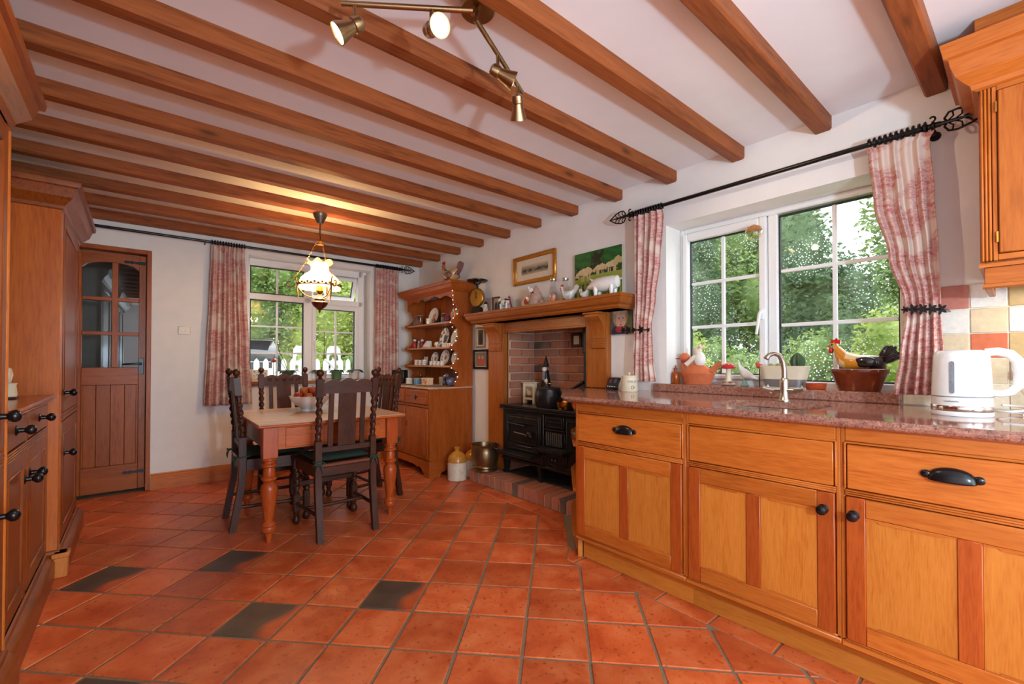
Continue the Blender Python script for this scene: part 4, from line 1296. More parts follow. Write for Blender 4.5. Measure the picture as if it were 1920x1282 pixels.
plate(4.01, C2, .082, m_leaf, 'white plate with a leafy rim in the middle of the lowest dresser shelf')
plate(3.79, C2, .082, m_tree, 'white plate with a green sprig at the end of the lowest dresser shelf')
def mug(x, y, z, r, h, motif, label, name='mug', hand=True, cat='mug', ha=-1.9, group=None):
    t = thing(name, label, cat, (x, y, z), 0, group)
    m = MB(); seg = 20; n = 6
    prof = [(r*.9, 0)]+[(r, h*(.04+.96*k/n)) for k in range(n+1)]+[(r*.88, h), (r*.86, h*.1), (0, h*.1)]
    m.lathe(prof, seg=seg)
    m.c = []
    for f in m.f:
        c = [sum(m.v[i][j] for i in f)/len(f) for j in range(3)]
        m.c.append(motif(atan2(c[1], c[0]), c[2]/h))
    m.build('cup', M['glaze'], t)
    if hand:
        mh = MB().tube([(r*cos(ha)*1.0, r*sin(ha)*1.0, h*.8), (r*cos(ha)*1.5, r*sin(ha)*1.5, h*.78), (r*cos(ha)*1.65, r*sin(ha)*1.65, h*.5), (r*cos(ha)*1.4, r*sin(ha)*1.4, h*.25), (r*cos(ha), r*sin(ha), h*.22)], r*.13, 6)
        mh.build('handle', M['ceram'], t)
    return t
def flor(c, f=2.3):
    return lambda a, z: (lc(*c) if ((a*f) % 1 < .45 and .25 < z < .8 and (z*4+a) % 1 < .6) else WHT)
mug(2.40, 4.20, A, .032, .066, flor((176, 140, 80)), 'white flowered mug beside the red flower plate on the top dresser shelf')
mug(2.40, 4.47, C2, .030, .06, flor((150, 60, 50)), 'white mug with brownish red flowers at the wall end of the lowest dresser shelf')
mug(2.40, 4.38, C2, .030, .058, flor((90, 70, 60)), 'white mug with dark sprigs on the lowest dresser shelf')
mug(2.40, 4.29, C2, .030, .062, flor((120, 110, 110)), 'white mug with grey pattern on the lowest dresser shelf')
for k, yy in enumerate((4.10, 4.03, 3.955, 3.885)):
    mug(2.375, yy, C2, .024, .042, flor((172, 120, 100)), 'small white cup in the row before the plates on the lowest dresser shelf', 'tea_cup', True, 'cup', group='small cups on the lowest shelf')
for k, yy in enumerate((3.86, 3.82, 3.775, 3.735)):
    mug(2.375, yy, B, .018, .036, flor((60, 60, 70)), 'tiny white cup in a row before the tree plate on the middle dresser shelf', 'toy_cup', False, 'cup', group='tiny cups on the middle shelf')
def jar(x, y, z, r, h, label, fill=(120, 60, 50)):
    t = thing('glass_jar', label, 'jar', (x, y, z))
    MB().lathe([(r*.95, 0), (r, .004), (r, h*.8), (r*.8, h*.88), (r*.8, h*.93)], seg=20).build('jar_glass', M['jar'], t)
    MB().lathe([(r*.85, .004), (r*.88, h*.55), (0, h*.6)], seg=14).build('contents', plain('jar_contents', fill, .8, 0, .3, 60), t)
    MB().lathe([(r*.84, h*.93), (r*.86, h*.94), (r*.86, h), (0, h)], seg=20).build('lid', M['grey'], t)
    return t
jar(2.40, 4.49, A, .036, .115, 'grey lidded glass jar at the wall end of the top dresser shelf', (92, 76, 70))
jar(2.40, 4.395, A, .042, .115, 'wide glass jar with dark red contents on the top dresser shelf', (130, 62, 52))
jar(2.40, 3.90, A, .028, .10, 'narrow glass jar near the purple vase on the top dresser shelf', (96, 90, 110))
t = thing('toy_train', 'row of small dark toy animals on the top dresser shelf', 'toy', (2.40, 4.03, A))
for k in range(4):
    MB().box(-.012, .012, -.05+k*.026, -.03+k*.026, .008, .026, .004).ell((0, -.04+k*.026, .032), .008, 8, 5).ell((0, -.045+k*.026, .006), .006, 8, 5).ell((0, -.034+k*.026, .006), .006, 8, 5).build('animal', M['blackp'], t)
t = thing('purple_vase', 'small purple glass vase on the top dresser shelf', 'vase', (2.40, 3.82, A))
MB().lathe([(.018, 0), (.03, .015), (.032, .04), (.018, .07), (.02, .08), (.015, .08), (.012, .06), (0, .05)], seg=18).build('vase_body', plain('plum_glass', (110, 28, 58), .15), t)
t = thing('round_box', 'small white lidded pot beside the purple vase', 'pot', (2.46, 3.80, A))
MB().lathe([(.03, 0), (.034, .01), (.034, .09), (.028, .11), (.0, .12)], seg=18).build('pot_body', M['ceram'], t)
# painted bird ornament at the end of the rack
def bird_orn(loc, cols, s, label, rz=0.0):
    t = thing('ceramic_bird', label, 'ornament', loc, rz)
    c = [lin(q) for q in cols]
    MB().ell((0, 0, .04*s), (.028*s, .045*s, .036*s), 14, 9, col=c[0]).build('body', M['glaze'], t)
    MB().ell((0, .038*s, .085*s), (.02*s, .022*s, .022*s), 12, 8, col=c[1]).build('head', M['glaze'], t)
    MB().lathe([(.008*s, 0), (0, .022*s)], (0, 0, 0), 8, T(0, .056*s, .085*s)@RX(-pi/2), col=c[2]).build('beak', M['glaze'], t)
    MB().prism([(-.03*s, .05*s), (-.075*s, .075*s), (-.085*s, .055*s), (-.05*s, .03*s)], 'x', -.008*s, .008*s, col=c[2]).build('tail', M['glaze'], t)
    return t
t = thing('painted_wreath', 'round orange and green painted bird ornament at the end of the top shelf', 'ornament', (2.42, 3.715, A))
pc = [(206, 110, 36), (116, 150, 130), (196, 190, 170), (190, 80, 40)]
def wreath(u, v):
    a = u*2*pi; q = v*2*pi
    return (.008*cos(q), (.045+.022*cos(q))*cos(a), .075+(.055+.022*cos(q))*sin(a))
k = MB()
for i in range(12):
    a = 2*pi*i/12
    k.ell((0, .045*cos(a), .075+.052*sin(a)), (.014, .02, .02), 8, 6, col=lin(pc[i % 4]))
k.ell((0, 0, .08), (.012, .035, .04), 10, 8, col=lin((214, 120, 30)))
k.build('painted_petals', M['glaze'], t)
MB().lathe([(.02, 0), (.02, .008), (0, .012)], seg=12).build('stand', M['ceram'], t)
def snowman(y, body, hat, h, label, z, x=2.39):
    t = thing('festive_figurine', label, 'figurine', (x, y, z))
    s = h/.1
    MB().lathe([(.02*s, 0), (.024*s, .01*s), (.02*s, .05*s), (.012*s, .065*s), (0, .066*s)], seg=14).build('body', plain('figurine_'+str(body[0]), body, .35), t)
    MB().ell((0, 0, .073*s), .015*s, 12, 8).build('head', M['ceram'], t)
    MB().lathe([(.02*s, .082*s), (.02*s, .085*s), (.012*s, .086*s), (.012*s, .1*s), (0, .101*s)], seg=12).build('hat', plain('hat_'+str(hat[0]), hat, .4), t)
    return t
snowman(4.50, (170, 34, 30), (20, 20, 20), .125, 'red coated figurine with a black hat on the middle dresser shelf', B)
snowman(4.40, (170, 160, 150), (120, 60, 50), .095, 'small grey white figurine with brown hat on the middle dresser shelf', B)
snowman(4.33, (150, 50, 46), (140, 40, 36), .115, 'slim red figurine with red hat on the middle dresser shelf', B)
t = thing('butter_dish', 'white wedge shaped cheese dish on the middle dresser shelf', 'dish', (2.39, 4.215, B))
MB().box(-.035, .035, -.065, .065, 0, .012, .004).build('base', M['ceram'], t)
k = MB().prism([(-.05, .013), (.05, .013), (.045, .03), (-.03, .075), (-.045, .07)], 'x', -.025, .025); k.build('cover', M['ceram'], t)
t = thing('patterned_teapot', 'small white teapot with dark pattern on the middle dresser shelf', 'teapot', (2.39, 4.0, B))
k = MB().lathe([(.02, 0), (.034, .012), (.038, .03), (.03, .052), (.018, .058), (0, .06)], seg=20); k.c = [flor((70, 90, 80))(atan2(sum(k.v[i][1] for i in f), sum(k.v[i][0] for i in f)), sum(k.v[i][2] for i in f)/len(f)/.06) for f in k.f]
k.build('body', M['glaze'], t)
MB().tube([(0, -.03, .025), (0, -.05, .035), (0, -.058, .05)], [.008, .006, .005]).build('spout', M['ceram'], t)
MB().tube([(0, .03, .045), (0, .052, .042), (0, .05, .02), (0, .034, .016)], .004).build('handle', M['ceram'], t)
t = thing('star_card', 'small white card with a red star on the lowest dresser shelf', 'card', (2.49, 4.43, C2))
k = MB().box(0, .006, -.04, .04, 0, .095); k.build('card', M['ceram'], t)
st = []
for i in range(10):
    a = pi/2+i*pi/5; r = .026 if i % 2 == 0 else .011
    st.append((r*cos(a), .055+r*sin(a)))
MB().prism(st, 'x', -.0012, .0002).build('star', M['red'], t)
# on the dresser top
BT = .8485
t = thing('digital_radio', 'black box radio with round dial on the dresser top', 'radio', (2.24, 4.56, BT), .25)
MB().box(-.035, .035, -.095, .095, .004, .155, .008).build('case', M['blackp'], t)
dl = MB().lathe([(.02, 0), (.022, .006), (.0, .008)], (0, 0, 0), 20, T(-.035, -.03, .08)@RY(-pi/2)).build('dial', M['grey'], t)
for i in range(10):
    a = 2*pi*i/10
    MB().ell((-.037, -.03+.034*cos(a), .08+.034*sin(a)), (.002, .003, .003), 6, 4).build('dial_mark', M['ceram'], t)
MB().box(-.0365, -.034, .02, .075, .07, .12).build('display', plain('radio_display', (60, 66, 78), .2), t)
mug(2.24, 4.34, BT+.008, .038, .06, flor((120, 110, 90)), 'white tea cup on a saucer on the dresser top', 'saucer_cup', True, 'cup')
t = thing('saucer', 'white saucer under the tea cup on the dresser top', 'saucer', (2.24, 4.34, BT)); MB().lathe([(.03, 0), (.06, .007), (.058, .0085), (.03, .0075), (0, .0075)], seg=24).build('dish', M['ceram'], t)
def box_item(x, y, z, sx, sy, sz, c, label, name, cat, motif=None):
    t = thing(name, label, cat, (x, y, z))
    MB().box(-sx, sx, -sy, sy, 0, sz, .004).build('box_body', plain(name+'_colour', c, .4, 0, .12, 50), t)
    MB().box(-sx-.002, sx+.002, -sy-.002, sy+.002, sz*.8, sz+.001, .003).build('lid', plain(name+'_lid', tuple(min(255, int(v*1.08)) for v in c), .4), t)
    return t
box_item(2.27, 4.21, BT, .03, .035, .07, (120, 160, 190), 'small pale blue tin on the dresser top', 'blue_tin', 'tin')
box_item(2.40, 4.22, BT, .035, .05, .075, (80, 110, 76), 'green tin behind the pale blue tin on the dresser top', 'green_tin', 'tin')
t = thing('serving_tray', 'flat white serving dish under the floral box on the dresser top', 'tray', (2.26, 3.96, BT))
MB().lathe([(.07, 0), (.125, .008), (.128, .011), (.07, .006), (0, .006)], seg=28, sx=.8, sy=1.5).build('dish', M['ceram'], t)
t = box_item(2.26, 3.985, BT+.0075, .035, .06, .07, (222, 186, 150), 'cream box with red flowers on the white serving dish', 'floral_box', 'box')
for a, b in ((-.03, .03), (.0, .045), (.03, .025), (.02, .052), (-.015, .02)): MB().ell((-.0355, a, b), (.002, .011, .010), 8, 5).build('painted_flower', plain('flower_red', (190, 90, 60), .5), t)
mug(2.42, 3.94, BT, .045, .085, lambda a, z: lc(176, 176, 176), 'grey white jug behind the floral box on the dresser top', 'jug', True, 'jug')
bird_orn((2.33, 3.77, BT), [(60, 66, 84), (52, 56, 66), (170, 40, 40)], .95, 'small dark bird ornament with red beak on the dresser top', 2.6)
bird_orn((2.36, 3.69, BT), [(84, 92, 120), (60, 64, 84), (200, 190, 170)], 1.25, 'larger slate blue bird ornament at the end of the dresser top', 1.6)
t = thing('brass_candlestick', 'small brass candlestick at the wall end of the dresser top', 'candlestick', (2.42, 4.42, BT))
MB().lathe([(.03, 0), (.03, .006), (.01, .015), (.008, .06), (.02, .075), (.02, .095), (.0, .095)], seg=16).build('stick', M['brassy'], t)
# string of fairy lights along the rack side
t = thing('fairy_lights', 'string of tiny clear fairy lights along the dresser side', 'lights', (0, 0, 0))
pts = []; zz = .90
for k in range(64):
    z = lerp(1.80, .87, k/63); e = interp(z, [.87, .965, 1.045, 1.12, 1.235, 1.32, 1.485, 1.57, 1.66, 1.8], [2.345, 2.40, 2.30, 2.395, 2.30, 2.395, 2.30, 2.395, 2.335, 2.33])
    pts.append((e-.006, dy0-.006+.004*sin(k*1.3), z))
MB().tube(pts, .0014, 5).build('wire', M['jar'], t)
for k in range(1, 64, 3): MB().ell(pts[k], .0048, 8, 5).build('bulb', emit('fairy_bulb', (255, 236, 206), 3.0) if k == 1 else bpy.data.materials['fairy_bulb'], t)
# hen on top of the dresser
def hen(loc, rz, label, cols, s=1.0, name='ceramic_hen'):
    t = thing(name, label, 'ornament', loc, rz)
    c = [lin(q) for q in cols]
    def sect(y, zc, rx, rz_): return [(rx*cos(2*pi*k/14), y, zc+rz_*sin(2*pi*k/14)) for k in range(14)]
    # body runs along +y (head) to -y (tail)
    secs = [(-.075, .105, .012, .014), (-.06, .085, .035, .034), (-.03, .065, .05, .05), (.0, .058, .055, .052), (.03, .062, .05, .05), (.055, .08, .036, .042), (.068, .105, .025, .03), (.075, .13, .019, .022), (.078, .148, .018, .018), (.078, .165, .008, .006)]
    m = MB().loft([[(x*s, y*s, z*s) for x, y, z in sect(*q)][::-1] for q in secs])
    m.c = []
    for f in m.f:
        zz = sum(m.v[i][2] for i in f)/len(f)/s; yy = sum(m.v[i][1] for i in f)/len(f)/s
        m.c.append(c[1] if zz > .115 and yy > 0 else (c[2] if (int(yy*160)+int(zz*170)) % 3 == 0 else c[0]))
    m.build('body', M['glaze'], t, ang=1.2)
    MB().prism([(-.045*s, .075*s), (-.085*s, .16*s), (-.105*s, .165*s), (-.125*s, .15*s), (-.115*s, .12*s), (-.09*s, .085*s), (-.06*s, .06*s)], 'x', -.012*s, .012*s, col=c[3]).build('tail', M['glaze'], t)
    MB().prism([(.062*s, .16*s), (.06*s, .18*s), (.068*s, .174*s), (.074*s, .188*s), (.081*s, .175*s), (.09*s, .182*s), (.092*s, .165*s)], 'x', -.004*s, .004*s, col=lin((186, 40, 34))).build('comb', M['glaze'], t)
    MB().ell((0, .088*s, .128*s), (.006*s, .008*s, .014*s), 8, 6, col=lin((186, 40, 34))).build('wattle', M['glaze'], t)
    MB().lathe([(.007*s, 0), (0, .018*s)], (0, 0, 0), 8, T(0, .092*s, .148*s)@RX(-pi/2-.3), col=lin((210, 150, 60))).build('beak', M['glaze'], t)
    MB().lathe([(.035*s, 0), (.035*s, .006*s), (.02*s, .014*s), (0, .015*s)], seg=14, col=c[0]).build('foot', M['glaze'], t)
    for q in (-1, 1): MB().ell((q*.046*s, -.012*s, .066*s), (.014*s, .038*s, .026*s), 10, 7, col=c[3]).build('wing', M['glaze'], t)
    return t
hen((2.42, 3.79, DT), .25, 'speckled pottery hen standing on top of the dresser', [(196, 158, 104), (178, 96, 58), (110, 76, 66), (124, 84, 88)], 1.32)

# ================================================================== DINING TABLE, CHAIRS, LAMP
TBZ = .722
tb = thing('dining_table', 'pine dining table with turned legs and pale top', 'table', (1.0, 3.362, 0), -.02)
hx, hy = .462, .49
MB().box(-hx, hx, -hy, hy, TBZ-.022, TBZ-.003, .006).build('table_edge', M['tabl_x'], tb)
for k in range(5):
    MB().box(-hx+.004, hx-.004, lerp(-hy+.004, hy-.004, k/5)+.0006, lerp(-hy+.004, hy-.004, (k+1)/5)-.0006, TBZ-.012, TBZ, .0015).build('top_board', M['ttop'], tb)
lx, ly = .385, .395
for sx in (-1, 1):
    for sy in (-1, 1):
        lg = MB().lathe([(.014, 0), (.016, .03), (.022, .06), (.036, .068), (.042, .085), (.038, .098), (.043, .108), (.036, .122), (.026, .132), (.030, .15), (.043, .27), (.048, .32), (.043, .345), (.030, .362), (.034, .372), (.044, .382), (.044, .392), (.033, .402), (.034, .43), (.030, .452), (.044, .462), (.044, .472), (.034, .48), (.034, .492), (.042, .498), (.042, .507), (.036, .512)], (sx*lx, sy*ly, 0), 24)
        lg.box(sx*lx-.041, sx*lx+.041, sy*ly-.041, sy*ly+.041, .51, TBZ-.022, .003)
        lg.build('leg', M['tabl_z'], tb)
for sx in (-1, 1): MB().box(sx*(lx+.008)-.012, sx*(lx+.008)+.012, -ly+.041, ly-.041, .555, TBZ-.022, .002).build('side_apron', wood('table_apron_y', (176, 110, 70), (140, 80, 46), 'y', 1, .4) if sx < 0 else bpy.data.materials['table_apron_y'], tb)
MB().box(-lx+.041, lx-.041, ly-.006, ly+.018, .555, TBZ-.022, .002).build('back_apron', M['tabl_x'], tb)
MB().box(-lx+.041, lx-.041, -ly-.018, -ly+.006, .555, TBZ-.022, .002).build('front_apron', M['tabl_x'], tb)
dw = MB().box(-.30, .30, -ly-.022, -ly-.012, .565, .685, .003).build('drawer', M['tabl_x'], tb)
MB().lathe([(.008, 0), (.006, .008), (.012, .014), (.016, .022), (.012, .028), (0, .03)], (0, 0, 0), 16, T(.02, -ly-.022, .625)@RX(pi/2)).build('knob', M['brassy'], dw)

# ------------------------------------------------------------------ barley twist chair
def twist(mb, p0, p1, r0, a, turns, seg=14, n=44):
    p0 = Vector(p0); p1 = Vector(p1); ax = (p1-p0); L = ax.length
    q = ax.to_track_quat('Z', 'X').to_matrix().to_4x4()
    rings = []
    for i in range(n+1):
        t = i/n; env = min(1, t*8, (1-t)*8)
        ring = []
        for k in range(seg):
            th = 2*pi*k/seg
            r = r0+a*env*cos(2*(th-turns*pi*t))
            ring.append(tuple((T(*p0)@q)@Vector((r*cos(th), r*sin(th), t*L))))
        rings.append(ring)
    mb.loft(rings)
def post_poly(x, z0, z1, hw, fy):
    return
def make_chair(label):
    t = thing('barley_twist_chair', label, 'chair')
    K = M['dark_z']; KX = M['dark_x']; KY = M['dark_y']
    # rake of rear posts: y as a function of z
    ry = lambda z: interp(z, [0, .30, .46, .62, 1.05], [-.245, -.195, -.19, -.192, -.235])
    for s in (-1, 1):
        m = MB()
        x = s*.172
        secs = [0, .1, .2, .3, .40, .46, .54, .60]
        m.loft([[(x-.019, ry(z)-.019, z), (x+.019, ry(z)-.019, z), (x+.019, ry(z)+.019, z), (x-.019, ry(z)+.019, z)] for z in secs])
        m.lathe([(.019, 0), (.022, .006), (.016, .014), (.015, .02)], (x, ry(.60), .60), 14)
        twist(m, (x, ry(.618), .618), (x, ry(.86), .86), .0165, .0042, 5)
        m.lathe([(.015, 0), (.021, .006), (.021, .012), (.016, .018)], (x, ry(.86), .858), 14)
        m.loft([[(x-.020, ry(z)-.018, z), (x+.020, ry(z)-.018, z), (x+.020, ry(z)+.018, z), (x-.020, ry(z)+.018, z)] for z in (.874, .985)])
        m.lathe([(.018, 0), (.012, .008), (.009, .014), (.019, .024), (.023, .038), (.019, .052), (.010, .06), (0, .062)], (x, ry(.985), .984), 16)
        m.build('rear_post', K, t)
    # carved cresting rail
    pr = [(-.153, .895), (.153, .895), (.153, .955)]
    for k in range(25):
        u = k/24; x = lerp(.153, -.153, u)
        pr.append((x, .958+.022*abs(sin(u*pi*3))*(.6+.4*sin(pi*u))+.010*sin(pi*u)))
    pr.append((-.153, .955))
    y = ry(.93)
    cr = MB().prism(pr, 'y', y-.011, y+.011).build('crest_rail', KX, t, ang=.4)
    for k in range(-2, 3):
        xx = k*.055
        MB().lathe([(.016, 0), (.018, .003), (.010, .006), (.006, .004), (0, .007)], (0, 0, 0), 12, T(xx, y+.010, .945)@RX(-pi/2)).build('carved_rosette', KX, cr)
    MB().box(-.153, .153, ry(.55)-.011, ry(.55)+.011, .53, .565, .003).build('lower_back_rail', KX, t)
    for a, b, nm in ((-.055, .055, 'splat'), (-.115, -.085, 'slat'), (.085, .115, 'slat')):
        MB().loft([[(a, ry(z)-.006, z), (b, ry(z)-.006, z), (b, ry(z)+.006, z), (a, ry(z)+.006, z)] for z in (.563, .7, .8, .897)]).build(nm, K, t)
    # front legs
    for s in (-1, 1):
        x = s*.195; y = .19
        m = MB().box(x-.021, x+.021, y-.021, y+.021, .37, .45, .003)
        twist(m, (x, y, .20), (x, y, .368), .018, .0045, 3.5, n=34)
        m.box(x-.020, x+.020, y-.020, y+.020, .085, .20, .003)
        m.lathe([(.014, 0), (.022, .012), (.024, .03), (.018, .05), (.012, .058), (.018, .07), (.018, .086)], (x, y, 0), 16)
        m.build('front_leg', K, t)
    # seat rails and seat
    MB().box(-.176, .176, .171, .209, .385, .442, .003).build('seat_rail', KX, t)
    MB().box(-.153, .153, -.207, -.178, .385, .442, .003).build('seat_rail', KX, t)
    for s in (-1, 1):
        MB().loft([[(s*.195-.012, .171, z), (s*.195+.012, .171, z), (s*.180+.012, -.17, z), (s*.180-.012, -.17, z)] for z in (.385, .442)]).build('seat_rail', KY, t)
    MB().loft([[(-.222, .222, z), (.222, .222, z), (.195, -.168, z), (-.195, -.168, z)][::-1] for z in (.442, .458)]).build('seat', M['dark_x'], t)
    MB().box(-.153, .153, -.208, -.172, .442, .462, .004).build('seat_back_edge', wood('reddish_oak_edge', (120, 66, 46), (84, 42, 30), 'x', 1, .3) if 'reddish_oak_edge' not in bpy.data.materials else bpy.data.materials['reddish_oak_edge'], t)
    # stretchers
    for s in (-1, 1):
        MB().tube([(s*.178, -.21, .155), (s*.195, .18, .14)], .0115, 8).build('side_stretcher', KY, t)
    MB().tube([(-.187, 0, .147), (.187, 0, .147)], .0115, 8).build('cross_stretcher', KX, t)
    m = MB().box(-.18, .18, .182, .198, .25, .285, .003); m.build('front_stretcher', KX, t)
    # tied cushion
    def cush(u, v):
        a = lerp(-1, 1, u); b = lerp(-1, 1, v)
        return (a*.185, b*.18-.0, .482+.016*(1-a**4)*(1-b**4))
    def cushb(u, v):
        a = lerp(1, -1, u); b = lerp(-1, 1, v)
        return (a*.185, b*.18, .4825-.020*(1-a**6)*(1-b**6))
    cu = MB().grid(cush, 14, 14).grid(cushb, 14, 14).build('seat_cushion', M['green'], t)
    for s in (-1, 1):
        x = s*.172
        pts = [(x+s*.006, -.15, .478), (x+s*.024, -.185, .476), (x+s*.02, -.218, .474), (x, -.222, .475), (x-s*.02, -.2, .476)]
        MB().tube(pts, .005, 6).build('cushion_tie', M['green'], cu)
        MB().ell((x, -.224, .474), (.011, .008, .009), 8, 6).tube([(x, -.226, .474), (x+.012, -.236, .45), (x+.016, -.238, .42)], [.004, .005, .003], 6).tube([(x, -.226, .474), (x-.014, -.236, .452), (x-.022, -.238, .43)], [.004, .005, .003], 6).tube([(x, -.226, .474), (x+.022, -.235, .482), (x+.034, -.236, .47), (x+.01, -.23, .468)], .003, 6).tube([(x, -.226, .474), (x-.022, -.235, .482), (x-.034, -.236, .47), (x-.01, -.23, .468)], .003, 6).build('tie_bow', M['green'], cu)
    return t
ch0 = make_chair('dark oak twist chair pushed under the drawer side of the dining table')
ch0.location = (1.012, 3.005, 0)
ch0['group'] = 'dining chairs'
clone(ch0, (.712, 3.46, 0), -pi/2-.02, 'dark oak twist chair at the table end facing the dresser')
clone(ch0, (.955, 3.925, 0), pi, 'dark oak twist chair between the dining table and the end wall window')
clone(ch0, (1.385, 3.49, 0), pi/2+.07, 'dark oak twist chair on the dresser side of the dining table')

# ------------------------------------------------------------------ bowl of fruit
bw = thing('fruit_bowl', 'white footed fruit bowl on the dining table', 'bowl', (.985, 3.50, TBZ+.0005))
MB().lathe([(.058, 0), (.06, .004), (.055, .016), (.06, .022), (.10, .05), (.13, .085), (.14, .112), (.143, .114), (.138, .115), (.125, .086), (.09, .05), (0, .028)], seg=40).build('bowl_body', M['ceram'], bw)
def fruit_mat(name, a, b):
    k = NT(name); tc = k.n('TexCoord'); n = k.n('TexNoise', {'Vector': (tc, 3), 'Scale': 18.0, 'Detail': 4.0})
    r = k.ramp(n, [(.38, lin(a)), (.62, lin(b))]); k.bsdf(r, .3); return k.m
am = fruit_mat('red_apple_skin', (140, 14, 16), (196, 64, 40)); gm = fruit_mat('yellow_apple_skin', (196, 156, 60), (186, 60, 40)); pm_ = fruit_mat('peach_skin', (216, 110, 60), (186, 50, 40))
k = 0
labs = ['apple', 'peach']
for ring_n, rad, zz in ((7, .085, .112), (3, .040, .152)):
    for i in range(ring_n):
        a = 2*pi*i/ring_n+ring_n
        x, y = .985+rad*cos(a), 3.50+rad*sin(a)
        z = TBZ+zz-(.0 if zz > .08 else 0)
        red = k % 3
        nm = 'apple' if red != 2 else 'peach'
        lab = {0: 'red streaked apple in the white fruit bowl', 1: 'yellow and red apple in the white fruit bowl', 2: 'orange peach in the white fruit bowl'}[red]
        t = thing(nm, lab, 'fruit', (x, y, z-.031), k*.7, ['red apples in the bowl', 'yellow apples in the bowl', 'peaches in the bowl'][red])
        MB().lathe([(0, .004), (.012, 0), (.026, .012), (.032, .03), (.030, .045), (.02, .057), (.008, .058), (0, .052)], seg=16).build('flesh', [am, gm, pm_][red], t)
        MB().tube([(0, 0, .05), (.002, .001, .066)], .0015, 5).build('stalk', M['dark_z'], t)
        k += 1

# ------------------------------------------------------------------ pendant oil lamp
PX, PY = 1.066, 3.545
pd = thing('pendant_lamp', 'brass hanging oil style lamp with white ruffled glass shade over the table', 'lamp', (PX, PY, 0))
gl = M['brassy']
MB().lathe([(.022, 2.165), (.024, 2.17), (.045, 2.215), (.052, 2.235), (.052, 2.2375), (0, 2.238)], seg=24).build('ceiling_rose', plain('bronze_cap', (104, 92, 84), .35, .7), pd)
MB().tube([(0, 0, 2.17), (0, 0, 2.08), (.004, 0, 2.05), (0, 0, 2.02)], .005, 8).build('rod', plain('dark_bronze', (70, 58, 48), .4, .6), pd)
MB().lathe([(.006, 1.995), (.028, 2.0), (.034, 2.01), (.028, 2.018), (.01, 2.022), (.006, 2.03)], seg=20).build('chain_crown', gl, pd)
for k in range(3):
    a = 2*pi*k/3+2.85
    ca, sa = cos(a), sin(a)
    # chain of links
    P0 = Vector((.03*ca, .03*sa, 2.008)); P1 = Vector((.185*ca, .185*sa, 1.725))
    n = 22; ch = MB()
    for i in range(n):
        c = P0.lerp(P1, (i+.5)/n)+Vector((0, 0, -.02*sin(pi*(i+.5)/n)))
        d = (P1-P0).normalized()*.0095
        s_ = Vector((-sa, ca, 0))*.004 if i % 2 else Vector((ca*.5, sa*.5, .5)).normalized()*.004
        ch.tube([c-d, c-d*.4+s_, c+d*.4+s_, c+d, c+d*.4-s_, c-d*.4-s_], .0012, 4, closed=True)
    tag(ch.build('chain', gl, pd))
    # scrolled arm
    arm = [(.05*ca, .05*sa, 1.585), (.10*ca, .10*sa, 1.60), (.140*ca, .140*sa, 1.64), (.158*ca, .158*sa, 1.69), (.168*ca, .168*sa, 1.735)]
    ar = MB().tube([(.15*ca, .15*sa, 1.575), (.156*ca, .156*sa, 1.62), (.160*ca, .160*sa, 1.66), (.150*ca, .150*sa, 1.695)], [.004, .006, .006, .004], 7)
    sp_ = []
    for i in range(18):
        q = i/17*5.2+3.1; r = .034*(1-i/17*.65)
        sp_.append(((.206+r*cos(q))*ca, (.206+r*cos(q))*sa, 1.685+r*sin(q)))
    ar.tube(arm, .0045, 7).tube(sp_, .0045, 7)
    ar.build('scroll_arm', plain('antique_bronze', (112, 88, 56), .35, .8) if k == 0 else bpy.data.materials['antique_bronze'], pd)
# glass shade: thick shell with fluted rim and ruffled crown
def shade_mat():
    k = NT('white_lamp_glass')
    tr = k.n('BsdfTranslucent', {'Color': (1, .88, .62, 1)})
    gl_ = k.n('BsdfDiffuse', {'Color': (.95, .92, .86, 1)})
    tp_ = k.n('BsdfTransparent')
    a = k.n('MixShader', {0: .55, 1: gl_, 2: tr})
    b = k.n('MixShader', {0: .18, 1: a, 2: tp_})
    k.t.links.new(b.outputs[0], k.out.inputs[0])
    return k.m
prof = [(.152, 1.655), (.150, 1.68), (.147, 1.70), (.135, 1.735), (.105, 1.765), (.075, 1.785), (.063, 1.80), (.062, 1.825), (.068, 1.84), (.078, 1.855), (.092, 1.865)]
def shade(u, v):
    a = 2*pi*u; r = interp(v*10, list(range(11)), [p[0] for p in prof]); z = interp(v*10, list(range(11)), [p[1] for p in prof])
    if v > .7: r += .012*sin(6*a)*(v-.7)/.3; z += .016*cos(6*a)*(v-.7)/.3
    return (r*cos(a), r*sin(a), z)
sho = MB().grid(shade, 60, 20).build('glass_shade', shade_mat(), pd)
sm = sho.modifiers.new('thickness', 'SOLIDIFY'); sm.thickness = .003
rm = MB()
for i in range(36):
    a = 2*pi*i/36
    rm.ell((.152*cos(a), .152*sin(a), 1.690-.008*abs(sin(i*pi/2))), (.010, .010, .009), 6, 4)
rm.tube([(.1535*cos(2*pi*i/40), .1535*sin(2*pi*i/40), 1.676) for i in range(40)], .004, 6, closed=True)
rm.build('gallery_rim', bpy.data.materials['antique_bronze'], pd)
MB().lathe([(0, 1.468), (.006, 1.475), (.008, 1.49), (.02, 1.50), (.045, 1.52), (.058, 1.54), (.06, 1.55), (.05, 1.558), (.035, 1.563), (.04, 1.575), (.03, 1.585), (.02, 1.60), (.012, 1.615), (.018, 1.63), (.0, 1.64)], seg=28).build('font', plain('copper_font', (112, 60, 34), .25, .7), pd)
MB().lathe([(.018, 1.625), (.03, 1.64), (.028, 1.665), (.02, 1.68), (0, 1.682)], seg=18).build('burner', gl, pd)
MB().tube([(.03, -.05, 1.60), (.035, -.05, 1.63), (.035, -.05, 1.70)], .012, 8).build('fitting', plain('bronze_fitting', (120, 100, 84), .4, .6), pd)
